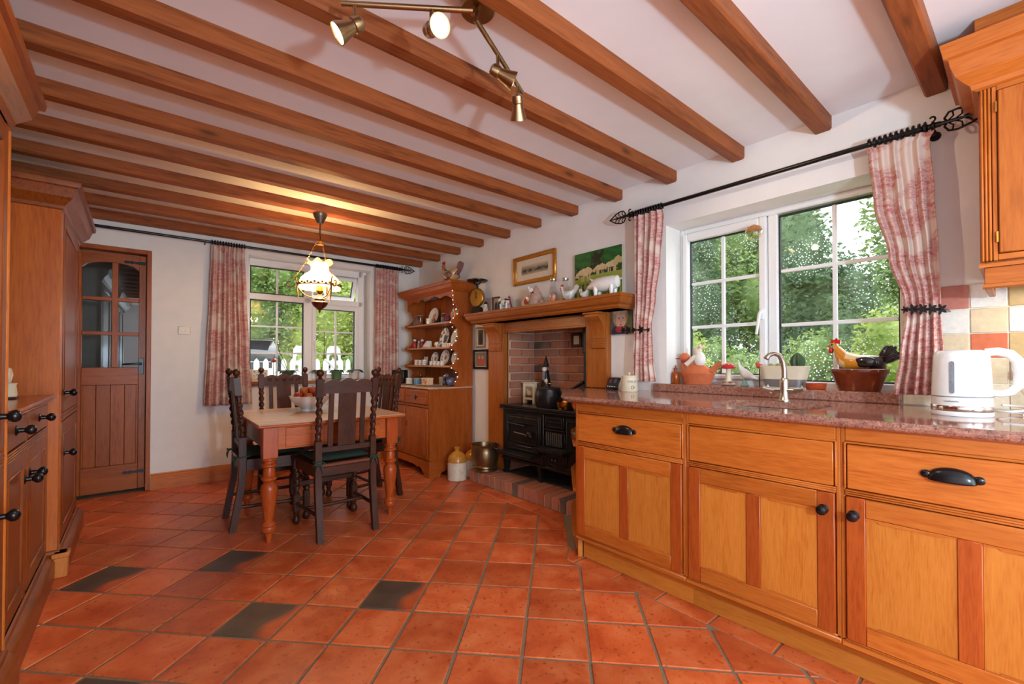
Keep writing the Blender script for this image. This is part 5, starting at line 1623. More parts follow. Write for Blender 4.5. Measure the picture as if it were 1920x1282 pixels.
MB().ell((0, 0, 1.735), (.025, .025, .035), 14, 10).build('bulb', emit('pendant_bulb_glow', (255, 206, 120), 40.0), pd)
lamp('pendant_bulb_light', 'POINT', (PX, PY, 1.80), 16, (1, .60, .22), .03)
lamp('pendant_lower_light', 'POINT', (PX, PY, 1.64), 44, (1, .70, .40), .04)

# ------------------------------------------------------------------ ceiling spotlights
sf = thing('spotlight_bar', 'jointed brass ceiling spotlight bar with four lamp heads', 'spotlight', (0, 0, 0))
AB = M['brass']
plx, ply = .86, 1.185
MB().lathe([(.055, 2.266), (.058, 2.27), (.058, 2.295), (.05, 2.2995), (0, 2.2995)], (plx, ply, 0), 28).build('ceiling_plate', AB, sf)
b1 = (Vector((.472, 1.37, 2.205)), Vector((.80, 1.128, 2.205))); b2 = (Vector((.825, 1.15, 2.205)), Vector((1.20, 1.34, 2.205)))
MB().tube([b1[0], b1[1]], .0085, 12).build('bar', AB, sf)
MB().tube([b2[0], b2[1]], .0085, 12).build('bar', AB, sf)
MB().tube([(plx-.015, ply-.01, 2.27), (plx-.05, ply-.04, 2.22), (.81, 1.14, 2.205)], .007, 8).tube([(plx-.01, ply-.02, 2.27), (.835, 1.15, 2.23), (.825, 1.15, 2.205)], .007, 8).build('joint_arm', AB, sf)
def head(p, d, lit, jl=.055):
    """stem hangs from the bar, flared head points along d"""
    p = Vector(p); d = Vector(d).normalized()
    st = MB().tube([p, p-Vector((0, 0, jl))], .0065, 10).build('stem', AB, sf)
    c = p-Vector((0, 0, jl+.012))
    X = T(*(c-d*.03))@d.to_track_quat('Z', 'Y').to_matrix().to_4x4()
    h = MB().lathe([(.0, 0), (.012, .001), (.021, .008), (.023, .02), (.023, .034), (.0195, .037), (.021, .045), (.026, .066), (.033, .09), (.034, .095), (.031, .095), (.02, .06), (0, .055)], seg=24, xf=X).build('lamp_head', AB, st)
    MB().lathe([(.0305, .089), (.024, .092), (0, .093)], seg=20, xf=X).build('lamp_glass', emit('lit_spot_glass', (255, 226, 176), 14.0) if 'lit_spot_glass' not in bpy.data.materials else bpy.data.materials['lit_spot_glass'], h)
    q = c+d*.075
    lamp('spot_beam', 'SPOT', q, 22, (1, .80, .56), .02, d.to_track_quat('-Z', 'Y').to_euler(), spot_size=1.5, spot_blend=.8)
head(b1[0].lerp(b1[1], .10), (-.75, .25, -.62), True)
head(b1[0].lerp(b1[1], .68), (-.05, -.72, -.30), True)
head(b2[0].lerp(b2[1], .42), (.80, -.42, -.38), True)
head(b2[0].lerp(b2[1], .88), (.42, .40, -.78), True)

# ================================================================== FITTED UNITS ALONG THE LEFT WALL
O = lambda a: M['oak_'+a]
def knobl(par, x, y, z, s=1.0):
    m = MB().lathe([(.019*s, 0), (.020*s, .003), (.010*s, .007), (.0085*s, .022), (.013*s, .027), (.019*s, .034), (.020*s, .042), (.015*s, .05), (.006*s, .054), (0, .0545)], seg=16, xf=RY(pi/2))
    return m.build('knob', M['iron'], par, loc=(x, y, z))
def pdoor(par, x, y0, y1, z0, z1, ky=None, kz=None, sw=.055):
    d = MB().box(x-.016, x+.004, y0, y1, z0, z1, .002).build('door', O('z'), par)
    for a, b in ((y0, y0+sw), (y1-sw, y1)): MB().box(x, x+.010, a, b, z0, z1, .003).build('stile', O('z'), d)
    for a, b in ((z0, z0+sw*1.1), (z1-sw*1.1, z1)): MB().box(x, x+.0098, y0+sw, y1-sw, a, b, .003).build('rail', O('y'), d)
    e = .010
    k = MB()
    for a in ((y0+sw, y0+sw+e, z0+sw*1.1, z1-sw*1.1), (y1-sw-e, y1-sw, z0+sw*1.1, z1-sw*1.1), (y0+sw+e, y1-sw-e, z0+sw*1.1, z0+sw*1.1+e), (y0+sw+e, y1-sw-e, z1-sw*1.1-e, z1-sw*1.1)): k.box(x, x+.0125, *a, .004)
    k.build('panel_moulding', O('z'), d)
    if ky is not None: knobl(d, x+.009, ky, kz)
    return d
def cornice(par, x, y0, y1, zt, ret0, ret1, back):
    prof = [(0, zt-.135), (.008, zt-.13), (.012, zt-.115), (.02, zt-.105), (.045, zt-.075), (.056, zt-.04), (.06, zt-.03), (.072, zt-.026), (.076, zt-.008), (.076, zt)]
    vs = []; fs = []
    for o, z in prof:
        vs += [(back, y0-(o if ret0 else 0), z), (x+o, y0-(o if ret0 else 0), z), (x+o, y1+(o if ret1 else 0), z), (back, y1+(o if ret1 else 0), z)]
    for i in range(len(prof)-1):
        for k in range(3):
            fs.append((4*i+k, 4*i+k+1, 4*i+5+k, 4*i+4+k))
    e = len(prof)-1
    fs.append((4*e, 4*e+1, 4*e+2, 4*e+3))
    return MB().add(vs, fs).build('cornice', O('y'), par, ang=.3)
def plinth_mould(par, x, y0, y1, ret0=False, back=None):
    prof = [(.0, .135), (.006, .13), (.010, .118), (.022, .108), (.030, .098), (.034, .09), (.034, 0)]
    vs = []; fs = []
    for o, z in prof:
        vs += [(back if back is not None else x, y0-(o if ret0 else 0), z), (x+o, y0-(o if ret0 else 0), z), (x+o, y1, z)]
    for i in range(len(prof)-1):
        for k in ((0, 1) if ret0 else (1,)): fs.append((3*i+k, 3*i+3+k, 3*i+4+k, 3*i+1+k)[::-1])
    return MB().add(vs, fs).build('plinth', O('y'), par, ang=.3)
# far tall cupboard
ft = thing('tall_cupboard', 'tall wooden cupboard with plain side panel beside the glazed door', 'cupboard')
fx = -.305
MB().box(XL+.002, fx-.018, 3.225, 4.10, .0, 1.90, .002).build('carcass', O('z'), ft)
MB().box(XL+.002, fx-.001, 3.205, 3.2245, .10, 1.885, .002).build('side_panel', wood('honey_side_panel', (196, 106, 40), (162, 76, 24), 'z', .6, .28, .3, .35), ft)
MB().box(fx-.018, fx, 3.225, 3.29, .10, 1.885, .003).build('frame_stile', wood('honey_stile', (206, 118, 44), (178, 90, 28), 'z', .8, .3, .1, .3), ft)
MB().box(fx-.018, fx, 4.05, 4.10, .10, 1.885, .003).build('frame_stile', O('z'), ft)
MB().box(fx-.018, fx, 3.29, 4.05, .775, .815, .003).build('frame_rail', O('y'), ft)
MB().box(fx-.012, fx+.006, 3.29, 4.05, .79, .80, .003).build('frame_bead', O('y'), ft)
pdoor(ft, fx-.008, 3.293, 4.047, .82, 1.875, 3.36, .925)
pdoor(ft, fx-.008, 3.293, 4.047, .15, .77, 3.37, .60)
cornice(ft, fx, 3.205, 4.10, 2.005, True, True, XL+.002)
plinth_mould(ft, fx, 3.205, 4.10, True, XL+.002)
MB().box(fx-.015, fx+.040, 3.163, 3.235, .0005, .125, .006).box(fx-.02, fx+.046, 3.158, 3.24, .10, .125, .005).build('corner_block', wood('honey_block', (206, 130, 64), (182, 100, 40), 'z', 1, .35), ft)
yt = thing('yellow_tray', 'yellow edged tray lying on top of the tall cupboard', 'tray', (-.60, 3.40, 2.006))
MB().lathe([(.18, 0), (.2, .012), (.205, .013), (.18, .004), (0, .004)], seg=28).build('tray_body', plain('yellow_enamel', (222, 170, 30), .4), yt)
# middle low dresser with worktop
md = thing('low_dresser', 'low wooden dresser with small drawers between the tall cupboards', 'dresser')
mx = -.345
MB().box(XL+.002, mx-.018, 2.222, 3.203, .0, .895, .002).build('carcass', O('z'), md)
MB().box(XL+.002, mx+.030, 2.222, 3.203, .905, .925, .006).box(XL+.002, mx+.020, 2.222, 3.203, .89, .905, .005).build('worktop', wood('dresser_worktop', (176, 86, 36), (136, 56, 20), 'y', .8, .22, .1, .4), md)
for a, b in ((2.222, 2.25), (2.638, 2.668), (3.165, 3.203)): MB().box(mx-.018, mx, a, b, .10, .89, .003).build('frame_stile', O('z'), md)
r = MB()
for zz in (.742, .752, .762): r.box(mx-.018, mx+.004, 2.25, 3.165, zz-.0045, zz+.0045, .003)
r.build('reeded_rail', O('y'), md)
for a, b, c in ((2.252, 2.636, 2.43), (2.67, 3.163, 2.93)):
    d = MB().box(mx-.014, mx+.002, a, b, .772, .882, .004).build('drawer', O('y'), md)
    knobl(d, mx+.002, c, .835, .95)
pdoor(md, mx-.008, 2.252, 2.636, .15, .735, 2.60, .62)
pdoor(md, mx-.008, 2.67, 3.163, .15, .735, 2.715, .625)
plinth_mould(md, mx, 2.222, 3.16)
orn = thing('stone_spiral_ornament', 'small white carved spiral ornament on the low dresser', 'ornament', (-.44, 2.93, .9255))
MB().box(-.03, .03, -.04, .04, 0, .01, .003).build('base', M['dark_x'], orn)
MB().lathe([(.028, .01), (.03, .02), (.026, .06), (.03, .07), (0, .072)], seg=14).build('column', M['cream'], orn)
sp_ = []
for i in range(26):
    q = i/25*9; r = .036*(1-i/25*.75)
    sp_.append((.0, r*cos(q), .10+r*sin(q)*.9))
MB().tube(sp_, .012, 7).build('spiral', plain('pale_stone', (224, 210, 190), .6), orn)
# near tall cupboard
nt = thing('tall_larder_unit', 'tall wooden larder unit with deep cornice at the end of the low dresser', 'cupboard')
nx = -.333
MB().box(XL+.002, nx-.018, .6, 2.20, 0, 1.875, .002).build('carcass', O('z'), nt)
MB().box(nx-.018, nx, 2.165, 2.20, .10, 1.875, .003).build('frame_stile', O('z'), nt)
MB().box(nx-.004, nx+.005, 2.183, 2.195, .14, 1.86, .004).build('frame_bead', wood('honey_bead', (206, 120, 50), (170, 86, 30), 'z', 1, .3), nt)
MB().box(nx-.018, nx, .6, 2.165, .765, .80, .003).build('frame_rail', O('y'), nt)
MB().box(nx-.012, nx+.005, .6, 2.165, .778, .788, .003).build('frame_bead', O('y'), nt)
pdoor(nt, nx-.008, 1.60, 2.162, .81, 1.862, 2.06, .92)
pdoor(nt, nx-.008, 1.60, 2.162, .15, .76, 2.06, .61)
pdoor(nt, nx-.008, 1.03, 1.595, .81, 1.862)
pdoor(nt, nx-.008, 1.03, 1.595, .15, .76)
cornice(nt, nx, .6, 2.20, 2.01, False, True, XL+.002)
plinth_mould(nt, nx, .6, 2.22)

# ================================================================== CURTAINS AND RAILS
def finial(par, xf, fs=1.35):
    xf = xf@Matrix.Diagonal((fs, fs, fs, 1))
    """openwork iron spearhead along +x of its own frame"""
    m = MB()
    out = [(0, .012), (.01, .028), (.03, .031), (.06, .022), (.085, .006), (.095, 0)]
    for s in (-1, 1):
        m.tube([(x, 0, s*z) for x, z in out], .0032, 6, xf)
        m.tube([(0, 0, s*.012), (.005, 0, s*.005), (0, 0, 0)], .003, 6, xf)
        for a, b, c in (((.005, .0), (.02, .014), (.018, .03)), ((.02, 0), (.038, .012), (.04, .029)), ((.038, 0), (.055, .008), (.062, .02))):
            m.tube([(a[0], 0, s*a[1]), (b[0], 0, s*b[1]), (c[0], 0, s*c[1])], .0024, 5, xf)
        sp = []
        for i in range(12):
            q = i/11*4.2; r = .011*(1-i/16)
            sp.append((-.028+r*sin(q), 0, s*(.012+.011-r*cos(q))))
        m.tube(sp, .0028, 5, xf)
    m.tube([(-.05, 0, 0), (-.03, 0, 0), (.05, 0, 0), (.092, 0, 0)], [.009, .008, .004, .002], 8, xf)
    m.lathe([(.010, 0), (.016, .004), (.016, .01), (.010, .014)], (0, 0, 0), 12, xf@T(-.05, 0, 0)@RY(pi/2))
    m.lathe([(.009, 0), (.013, .003), (.013, .008), (.009, .011)], (0, 0, 0), 12, xf@T(-.03, 0, 0)@RY(pi/2))
    return m.build('spear_finial', M['iron'], par)
def rings_on(par, pts):
    for p, ax in pts:
        n = 16
        X = T(*p)@(RX(pi/2) if ax == 'y' else RY(pi/2))
        m = MB().tube([(.0175*cos(2*pi*i/n), .0175*sin(2*pi*i/n), 0) for i in range(n)], .0055, 6, X, closed=True)
        m.build('curtain_ring', M['iron'], par)
RX_, RZ_ = 2.515, 2.078
r1 = thing('curtain_rail', 'black iron curtain rail with spear finials above the sink window', 'curtain rail')
MB().tube([(RX_, .215, RZ_-.004), (RX_, 1.70, RZ_+.004)], .0115, 12).build('rod', M['iron'], r1)
finial(r1, T(RX_, 1.755, RZ_+.004)@RZ(pi/2)); finial(r1, T(RX_, .205, RZ_-.004)@RZ(-pi/2))
for y in (1.70, .24): MB().tube([(RX_, y, RZ_), (RX_+.04, y, RZ_-.02), (W-.003, y, RZ_-.02)], .006, 8).lathe([(.02, 0), (.02, .004), (0, .005)], (0, 0, 0), 12, T(W-.001, y, RZ_-.02)@RY(-pi/2)).build('bracket', M['iron'], r1)
rings_on(r1, [((RX_, y, RZ_), 'y') for y in [1.485+.0185*k for k in range(11)]+[.262+.0185*k for k in range(11)]])
fz = 2.172
r2 = thing('curtain_rail', 'long black iron curtain rail across the end wall', 'curtain rail', (0, 4.846, 0), TA)
MB().tube([(-.93, -.085, fz), (2.32, -.085, fz)], .0115, 12).build('rod', M['iron'], r2)
finial(r2, T(2.37, -.085, fz))
for x in (.45, 2.31): MB().tube([(x, -.085, fz), (x, -.04, fz-.015), (x, -.002, fz-.015)], .006, 8).build('bracket', M['iron'], r2)
rings_on(r2, [((x, -.085, fz), 'x') for x in [.50+.021*k for k in range(13)]+[2.03+.021*k for k in range(13)]])

def curtain(name, label, prm, wall, cat='curtain', group=None):
    """prm: list of (z, a0, a1, amp) from top to bottom; a runs along the wall"""
    t = thing(name, label, cat, (0, 0, 0))
    zs = [p[0] for p in prm]
    rr_ = random.Random(hash(label) % 1000 if False else len(label))
    ph = [rr_.uniform(0, 6) for _ in range(4)]
    nf = 5 if wall == 'right' else 7
    def f(u, v):
        i = v*(len(prm)-1); k = min(int(i), len(prm)-2); q = i-k
        q2 = q*q*(3-2*q)
        z = lerp(prm[k][0], prm[k+1][0], q); a0 = lerp(prm[k][1], prm[k+1][1], q2); a1 = lerp(prm[k][2], prm[k+1][2], q2); am = lerp(prm[k][3], prm[k+1][3], q)
        w = u+.012*sin(2*pi*u*3+ph[0])*1.0
        a = lerp(a0, a1, w)
        ww = 2*pi*nf*(u+.02*sin(5*u+ph[1]+v*.6))
        d = am*(sin(ww)+.35*sin(ww*.5+ph[2])+.10*sin(2*ww+ph[3]+v*2))
        return (a, d, z)
    m = MB().grid(f, 112, 60)
    if wall == 'right':
        m.v = [(2.50+d, a, z) for a, d, z in m.v]
    else:
        m.v = [(a, far_y(a, .085)+d, z) for a, d, z in m.v]
    o = m.build('cloth', M['toile_y' if wall == 'right' else 'toile_x'], t, ang=3.0)
    md_ = o.modifiers.new('thickness', 'SOLIDIFY'); md_.thickness = .003
    return t
c1 = curtain('toile_curtain', 'pink toile curtain tied back beside the wall canvas of a child', [(2.056, 1.475, 1.68, .010), (2.02, 1.468, 1.68, .012), (1.75, 1.49, 1.678, .014), (1.5, 1.525, 1.674, .013), (1.31, 1.552, 1.682, .009), (1.27, 1.55, 1.684, .009), (1.1, 1.545, 1.690, .014), (.965, 1.53, 1.695, .018)], 'right')
c2 = curtain('toile_curtain', 'pink toile curtain tied back beside the tiled splashback', [(2.052, .236, .462, .010), (2.02, .25, .452, .011), (1.8, .238, .435, .014), (1.55, .228, .385, .014), (1.34, .222, .335, .010), (1.29, .222, .330, .010), (1.12, .215, .35, .016), (.95, .212, .372, .020)], 'right')
c3 = curtain('toile_curtain', 'long pink toile curtain near the light switch', [(2.150, .49, .755, .013), (2.08, .488, .75, .016), (1.7, .478, .765, .02), (1.2, .46, .79, .024), (.695, .442, .812, .028)], 'far')
c4 = curtain('toile_curtain', 'long pink toile curtain in the corner next to the dresser', [(2.150, 2.015, 2.30, .013), (2.08, 2.016, 2.29, .016), (1.7, 2.012, 2.292, .02), (1.2, 2.008, 2.296, .022), (.70, 2.0, 2.30, .024)], 'far')
def leaf_tie(label, y0, y1, z, tip):
    """iron hold-back cast as a chain of oak leaves"""
    t = thing('curtain_holdback', label, 'holdback')
    n = 5
    m = MB()
    for i in range(n):
        y = lerp(y0, y1, i/(n-1)); s = .008+.006*((i % 2))
        if (tip > 0) == (i == n-1): s = .012
        bend = .018*sin(pi*i/(n-1))
        x = 2.455-bend
        pts = []
        for k in range(20):
            a = 2*pi*k/20; r = .8*s*(1.25+.55*cos(5*a))
            pts.append((y+r*1.15*cos(a), z+.002*i+r*1.5*sin(a)))
        m.prism(pts, 'x', x-.004, x+.004)
    m.tube([(2.455-.018*sin(pi*i/8), lerp(y0, y1, i/8), z+.002*i*.5) for i in range(9)], .004, 6)
    m.build('leaf_band', M['iron'], t)
    yb = y1 if tip > 0 else y0
    MB().tube([(2.455, yb, z), (2.5, yb+tip*.012, z), (W-.002, yb+tip*.014, z)], .004, 6).build('wall_hook', M['iron'], t)
    return t
leaf_tie('black iron leaf holdback across the curtain by the wall canvas', 1.545, 1.735, 1.293, 1)
leaf_tie('black iron leaf holdback across the curtain by the splashback', .215, .325, 1.302, -1)

# ================================================================== PICTURES
def picture(name, label, y0, y1, z0, z1, fw_, fm, fn, nu, nv, dep=.02, mount=0.0, x=W, tilt=0.0):
    t = thing(name, label, 'picture', (x-.001, (y0+y1)/2, (z0+z1)/2))
    hy, hz = (y1-y0)/2, (z1-z0)/2
    if fw_ > 0:
        k = MB()
        for a in ((-hy, -hy+fw_, -hz, hz), (hy-fw_, hy, -hz, hz), (-hy+fw_, hy-fw_, hz-fw_, hz), (-hy+fw_, hy-fw_, -hz, -hz+fw_)): k.box(-dep, 0, *a, fw_*.2)
        for a in ((-hy, -hy+fw_*.4, -hz, hz), (hy-fw_*.4, hy, -hz, hz), (-hy+fw_*.4, hy-fw_*.4, hz-fw_*.4, hz), (-hy+fw_*.4, hy-fw_*.4, -hz, -hz+fw_*.4)): k.box(-dep-.006, -dep+.004, *a, fw_*.12)
        k.build('frame', fm, t)
        MB().box(-.009, -.001, -hy+fw_*.8, hy-fw_*.8, -hz+fw_*.8, hz-fw_*.8).build('mount', M['paper'], t)
        iy, iz = hy-fw_-mount, hz-fw_-mount*.8; xx = -.0095
    else:
        MB().box(-dep, 0, -hy, hy, -hz, hz, .002).build('canvas', fm, t)
        iy, iz = hy, hz; xx = -dep-.0006
    MB().grid(lambda u, v: (xx, lerp(iy, -iy, u), lerp(-iz, iz, v)), nu, nv, colfn=fn).build('print', M['print'], t, smooth=False)
    return t
rp = random.Random(21)
_g = [[rp.random() for _ in range(64)] for _ in range(64)]
def vn(x, y):
    xi, yi = int(math.floor(x)), int(math.floor(y)); fx_, fy_ = x-xi, y-yi
    g = lambda a, b: _g[b % 64][a % 64]
    return lerp(lerp(g(xi, yi), g(xi+1, yi), fx_), lerp(g(xi, yi+1), g(xi+1, yi+1), fx_), fy_)
def fbm(x, y): return .5*vn(x, y)+.3*vn(2*x+9, 2*y+3)+.2*vn(4*x+1, 4*y+7)
def mixc(a, b, t):
    t = max(0, min(1, t)); return tuple(lerp(p, q, t) for p, q in zip(a, b))
def pic_print(u, v):
    t = fbm(u*14, v*6)
    base = lc(196, 180, 150)
    hor = .35+.35*fbm(u*5, 1)+.12*sin(u*9)
    c = mixc(base, lc(58, 50, 40), (1-abs(v-.42)/(.52*hor+.2))*1.5*(t+.15))
    if v > .9: c = base
    return c
picture('gilt_framed_print', 'gilt framed print of a landscape hanging above the mantelpiece', 2.472, 2.998, 1.772, 2.022, .035, M['gold'], pic_print, 60, 24, .024, .062)
MB_hook = None
def inel(x, y, cx, cy, rx, ry): return ((x-cx)/rx)**2+((y-cy)/ry)**2 < 1
def pic_sheep(u, v):
    G = lc(28, 110, 46); G2 = lc(16, 70, 30); LG = lc(120, 158, 50); CR = lc(226, 206, 160)
    n = fbm(u*10, v*10)
    if v > .52:
        c = mixc(G, G2, (.5+.5*sin((v*1.5+u*.4+n*.3)*26))*.7)
        if (.38 < u < .64 or v < .72) and fbm(u*22+5, v*22) > .42+.25*abs(u-.5): c = lc(20, 36, 22)
        if v < .62: c = mixc(c, lc(30, 60, 34), .7)
    else:
        c = mixc(LG, lc(176, 170, 70), n)
        if v < .36: c = mixc(lc(60, 110, 40), lc(170, 170, 70), 1 if (sin(u*70+6*n) > .2) else 0)
    for cx, cy, s in ((.24, .60, 1.1), (.56, .64, .8), (.80, .66, .85)):
        if abs(v-(cy-.10*s)) < .075*s and (abs(u-cx-.09*s) < .014 or abs(u-cx+.07*s) < .014 or abs(u-cx-.05*s) < .012 or abs(u-cx+.035*s) < .012): c = lc(196, 170, 126)
        if inel(u, v, cx, cy-.045*s, .12*s, .03*s): c = lc(96, 66, 44)
        if inel(u, v, cx, cy, .145*s, .07*s) or inel(u, v, cx+.05*s, cy+.01, .09*s, .075*s): c = mixc(CR, lc(200, 172, 122), fbm(u*20, v*20))
        if inel(u, v, cx-.16*s, cy-.06*s, .04*s, .06*s): c = lc(206, 178, 130)
        if inel(u, v, cx-.175*s, cy-.105*s, .025*s, .022*s): c = lc(60, 46, 36)
    if inel(u, v, .93, .68, .1, .12) and n > .45: c = lc(196, 180, 120)
    if .30 < v < .42 and .55 < u < .68 and n > .5: c = lc(206, 130, 40)
    return c
cv = picture('sheep_canvas', 'bright green canvas painting of sheep standing on the mantel shelf', 1.825, 2.262, 1.549, 1.918, 0, M['paper'], pic_sheep, 64, 56, .022, x=W-.004)
def pic_child(u, v):
    x, y = u, v
    c = mixc(lc(70, 62, 56), lc(110, 104, 92), fbm(u*6, v*6))
    if u > .78 and v < .6: c = mixc(lc(80, 96, 60), lc(120, 130, 80), fbm(u*9, v*9))
    if inel(x, y, .46, .08, .42, .22): c = lc(52, 56, 84)
    if inel(x, y, .46, .60, .36, .38): c = mixc(lc(188, 156, 112), lc(140, 108, 76), fbm(u*16, v*5))
    if inel(x, y, .49, .48, .235, .28): c = mixc(lc(206, 156, 136), lc(222, 178, 156), fbm(u*4, v*4))
    if inel(x, y, .44, .80, .33, .17) and v > .64: c = mixc(lc(206, 182, 150), lc(170, 140, 112), fbm(u*18, v*4))
    if inel(x, y, .41, .53, .035, .022) or inel(x, y, .60, .53, .035, .022): c = lc(84, 66, 60)
    if inel(x, y, .51, .41, .035, .03): c = lc(190, 130, 112)
    if inel(x, y, .50, .315, .075, .022): c = lc(176, 90, 88)
    if inel(x, y, .48, .16, .25, .10): c = lc(176, 52, 62)
    return c
picture('child_canvas', 'small wall canvas of a fair haired child in a red collar', 1.752, 1.932, 1.287, 1.498, 0, M['blackp'], pic_child, 44, 42, .016)
def pic_dark(u, v):
    c = mixc(lc(96, 92, 100), lc(60, 58, 70), fbm(u*5, v*7))
    return lc(40, 40, 54) if inel(u, v, .5, .4, .3, .38) else c
picture('silver_framed_photo', 'narrow silver framed photograph between the dresser and the fireplace', 3.440, 3.585, 1.232, 1.437, .018, plain('silver_frame', (180, 168, 146), .35, .6), pic_dark, 16, 24, .014, .012)
def pic_pair(u, v):
    c = mixc(lc(150, 140, 130), lc(110, 104, 100), fbm(u*5, v*5))
    for cx in (.34, .62):
        if inel(u, v, cx, .36, .17, .30): c = lc(184, 90, 76)
        if inel(u, v, cx, .64, .08, .12): c = lc(206, 160, 136)
    return c
picture('black_framed_picture', 'black framed picture of two figures beside the fireplace', 3.385, 3.625, 1.020, 1.214, .022, M['blackp'], pic_pair, 28, 24, .02, .008)
ls = thing('light_switch', 'white wall light switch between the door and the curtain', 'switch', (.308, far_y(.308, .001), 1.37), TA)
MB().box(-.044, .044, -.009, 0, -.036, .036, .004).build('plate', M['cream'], ls)
for x in (-.015, .008): MB().box(x-.005, x+.005, -.013, -.009, -.012, .012, .002).build('rocker', M['white'], ls)

# ================================================================== ON THE MANTEL SHELF
mzz = MZ+.0005
sc = thing('kitchen_scales', 'old kitchen scales with round brass dial and black pan', 'scales', (2.485, 3.425, mzz), .25)
MB().box(-.05, .05, -.062, .062, 0, .012, .004).prism([(-.058, .012), (.058, .012), (.048, .05), (.035, .075), (-.035, .075), (-.048, .05)], 'x', -.03, .03).build('base', M['iron'], sc)
MB().lathe([(.0, -.02), (.075, -.018), (.082, -.01), (.082, .01), (.075, .018), (0, .02)], (0, 0, 0), 30, T(0, 0, .165)@RY(pi/2)@Matrix.Diagonal((1.12, 1, 1, 1))).build('dial', plain('old_brass_dial', (150, 112, 44), .35, .7, .15, 20), sc)
MB().box(-.0225, -.0195, -.003, .003, .155, .215).ell((-.022, 0, .165), (.003, .008, .008), 8, 5).build('pointer', M['iron'], sc)
MB().tube([(0, 0, .25), (0, 0, .30)], .010, 10).tube([(0, -.04, .31), (0, -.02, .295), (0, .02, .295), (0, .04, .31)], .006, 8).build('pillar', M['iron'], sc)
MB().lathe([(.03, .312), (.085, .316), (.10, .326), (.102, .334), (.09, .33), (0, .322)], seg=28).build('pan', M['iron'], sc)
def small_fig(y, h, body, head, label, x=2.45, name='china_figure'):
    t = thing(name, label, 'figurine', (x, y, mzz))
    s = h/.1
    MB().lathe([(.022*s, 0), (.026*s, .006*s), (.02*s, .04*s), (.012*s, .066*s), (0, .068*s)], seg=14).build('dress', plain('dress_'+name+str(int(y*100)), body, .3), t)
    MB().ell((0, 0, .078*s), .016*s, 12, 8).build('head', M['ceram'], t)
    MB().lathe([(.0175*s, .074*s), (.018*s, .084*s), (.01*s, .098*s), (0, .1*s)], seg=12).build('hair', plain('hair_'+name+str(int(y*100)), head, .4), t)
    return t
small_fig(3.245, .105, (214, 196, 186), (40, 30, 30), 'tiny dark haired china figure next to the kitchen scales')
t = thing('leaning_photo_frame', 'small dark framed photograph of a couple on the mantel shelf', 'picture', (2.47, 3.11, mzz), .1)
k = MB()
for a in ((-.045, -.034, 0, .135), (.034, .045, 0, .135), (-.034, .034, .124, .135), (-.034, .034, 0, .011)): k.box(-.012, .004, *a, .002)
k.build('frame', M['dark_z'], t)
MB().grid(lambda u, v: (-.003, lerp(.035, -.035, u), lerp(.01, .125, v)), 14, 20, colfn=lambda u, v: lc(30, 30, 36) if inel(u, v, .5, .3, .3, .4) else (lc(196, 150, 130) if inel(u, v, .45, .72, .12, .12) else lc(150, 140, 130))).build('photo', M['print'], t, smooth=False)
t = thing('cow_creamer', 'white china cow ornament with dark patches on the mantel shelf', 'ornament', (2.45, 2.965, mzz))
CW = lc(228, 222, 212)
k = MB().ell((0, 0, .07), (.03, .065, .034), 16, 10); k.c = [lc(70, 60, 60) if fbm(sum(k.v[i][1] for i in f)*8+3, sum(k.v[i][2] for i in f)*8) > .56 else CW for f in k.f]; k.build('body', M['glaze'], t)
MB().ell((0, .068, .095), (.018, .026, .02), 12, 8, col=CW).build('head', M['glaze'], t)
for a, b in ((.015, .04), (-.015, .04), (.015, -.04), (-.015, -.04)): MB().tube([(a, b, .06), (a, b, 0)], [.011, .009], 8).build('leg', M['ceram'], t)
t = thing('candy_stick', 'red striped stick ornament leaning on the mantel shelf', 'ornament', (2.45, 2.865, mzz))
MB().tube([(0, 0, .0), (0, .02, .05), (0, .035, .10), (0, .042, .115), (0, .05, .105)], .007, 8).build('stick', plain('crimson_glaze', (150, 50, 64), .3), t)
t = thing('decorated_plate', 'small round plate with a red robin on the mantel shelf', 'plate', (2.5, 2.735, mzz))
k = MB(); vs = []; 
k.lathe([(0, .004), (.03, .004), (.055, .01), (.056, .006), (.03, 0), (0, 0)], seg=26, xf=T(0, 0, .058)@RY(-pi/2+.2)); k.c = []
for f in k.f:
    c = [sum(k.v[i][j] for i in f)/len(f) for j in range(3)]
    k.c.append(lc(200, 60, 40) if hypot(c[1]-.005, c[2]-.05) < .028 else lc(226, 200, 168))
k.build('dish', M['glaze'], t)
t = thing('nesting_house', 'pink brown pottery bird house with two birds on the mantel shelf', 'ornament', (2.48, 2.60, mzz))
CLY = plain('pink_brown_clay', (186, 150, 132), .6, 0, .15, 50)
MB().lathe([(.06, 0), (.065, .01), (.058, .06), (.04, .11), (.02, .15), (.008, .172), (0, .176)], seg=18).build('house', CLY, t)
MB().lathe([(.016, 0), (.017, .004), (0, .002)], (0, 0, 0), 14, T(-.038, .0, .10)@RY(-pi/2)).build('hole', M['dark_z'], t)
for a, b in ((.05, .055), (.03, .135)): MB().ell((-.03, a, b), (.016, .026, .02), 10, 7).ell((-.036, a+.02, b+.018), .012, 8, 6).build('bird', M['ceram'], t)
MB().box(-.05, .04, -.12, -.03, 0, .018, .006).ell((-.02, -.075, .03), (.02, .035, .018), 10, 6).build('ledge', CLY, t)
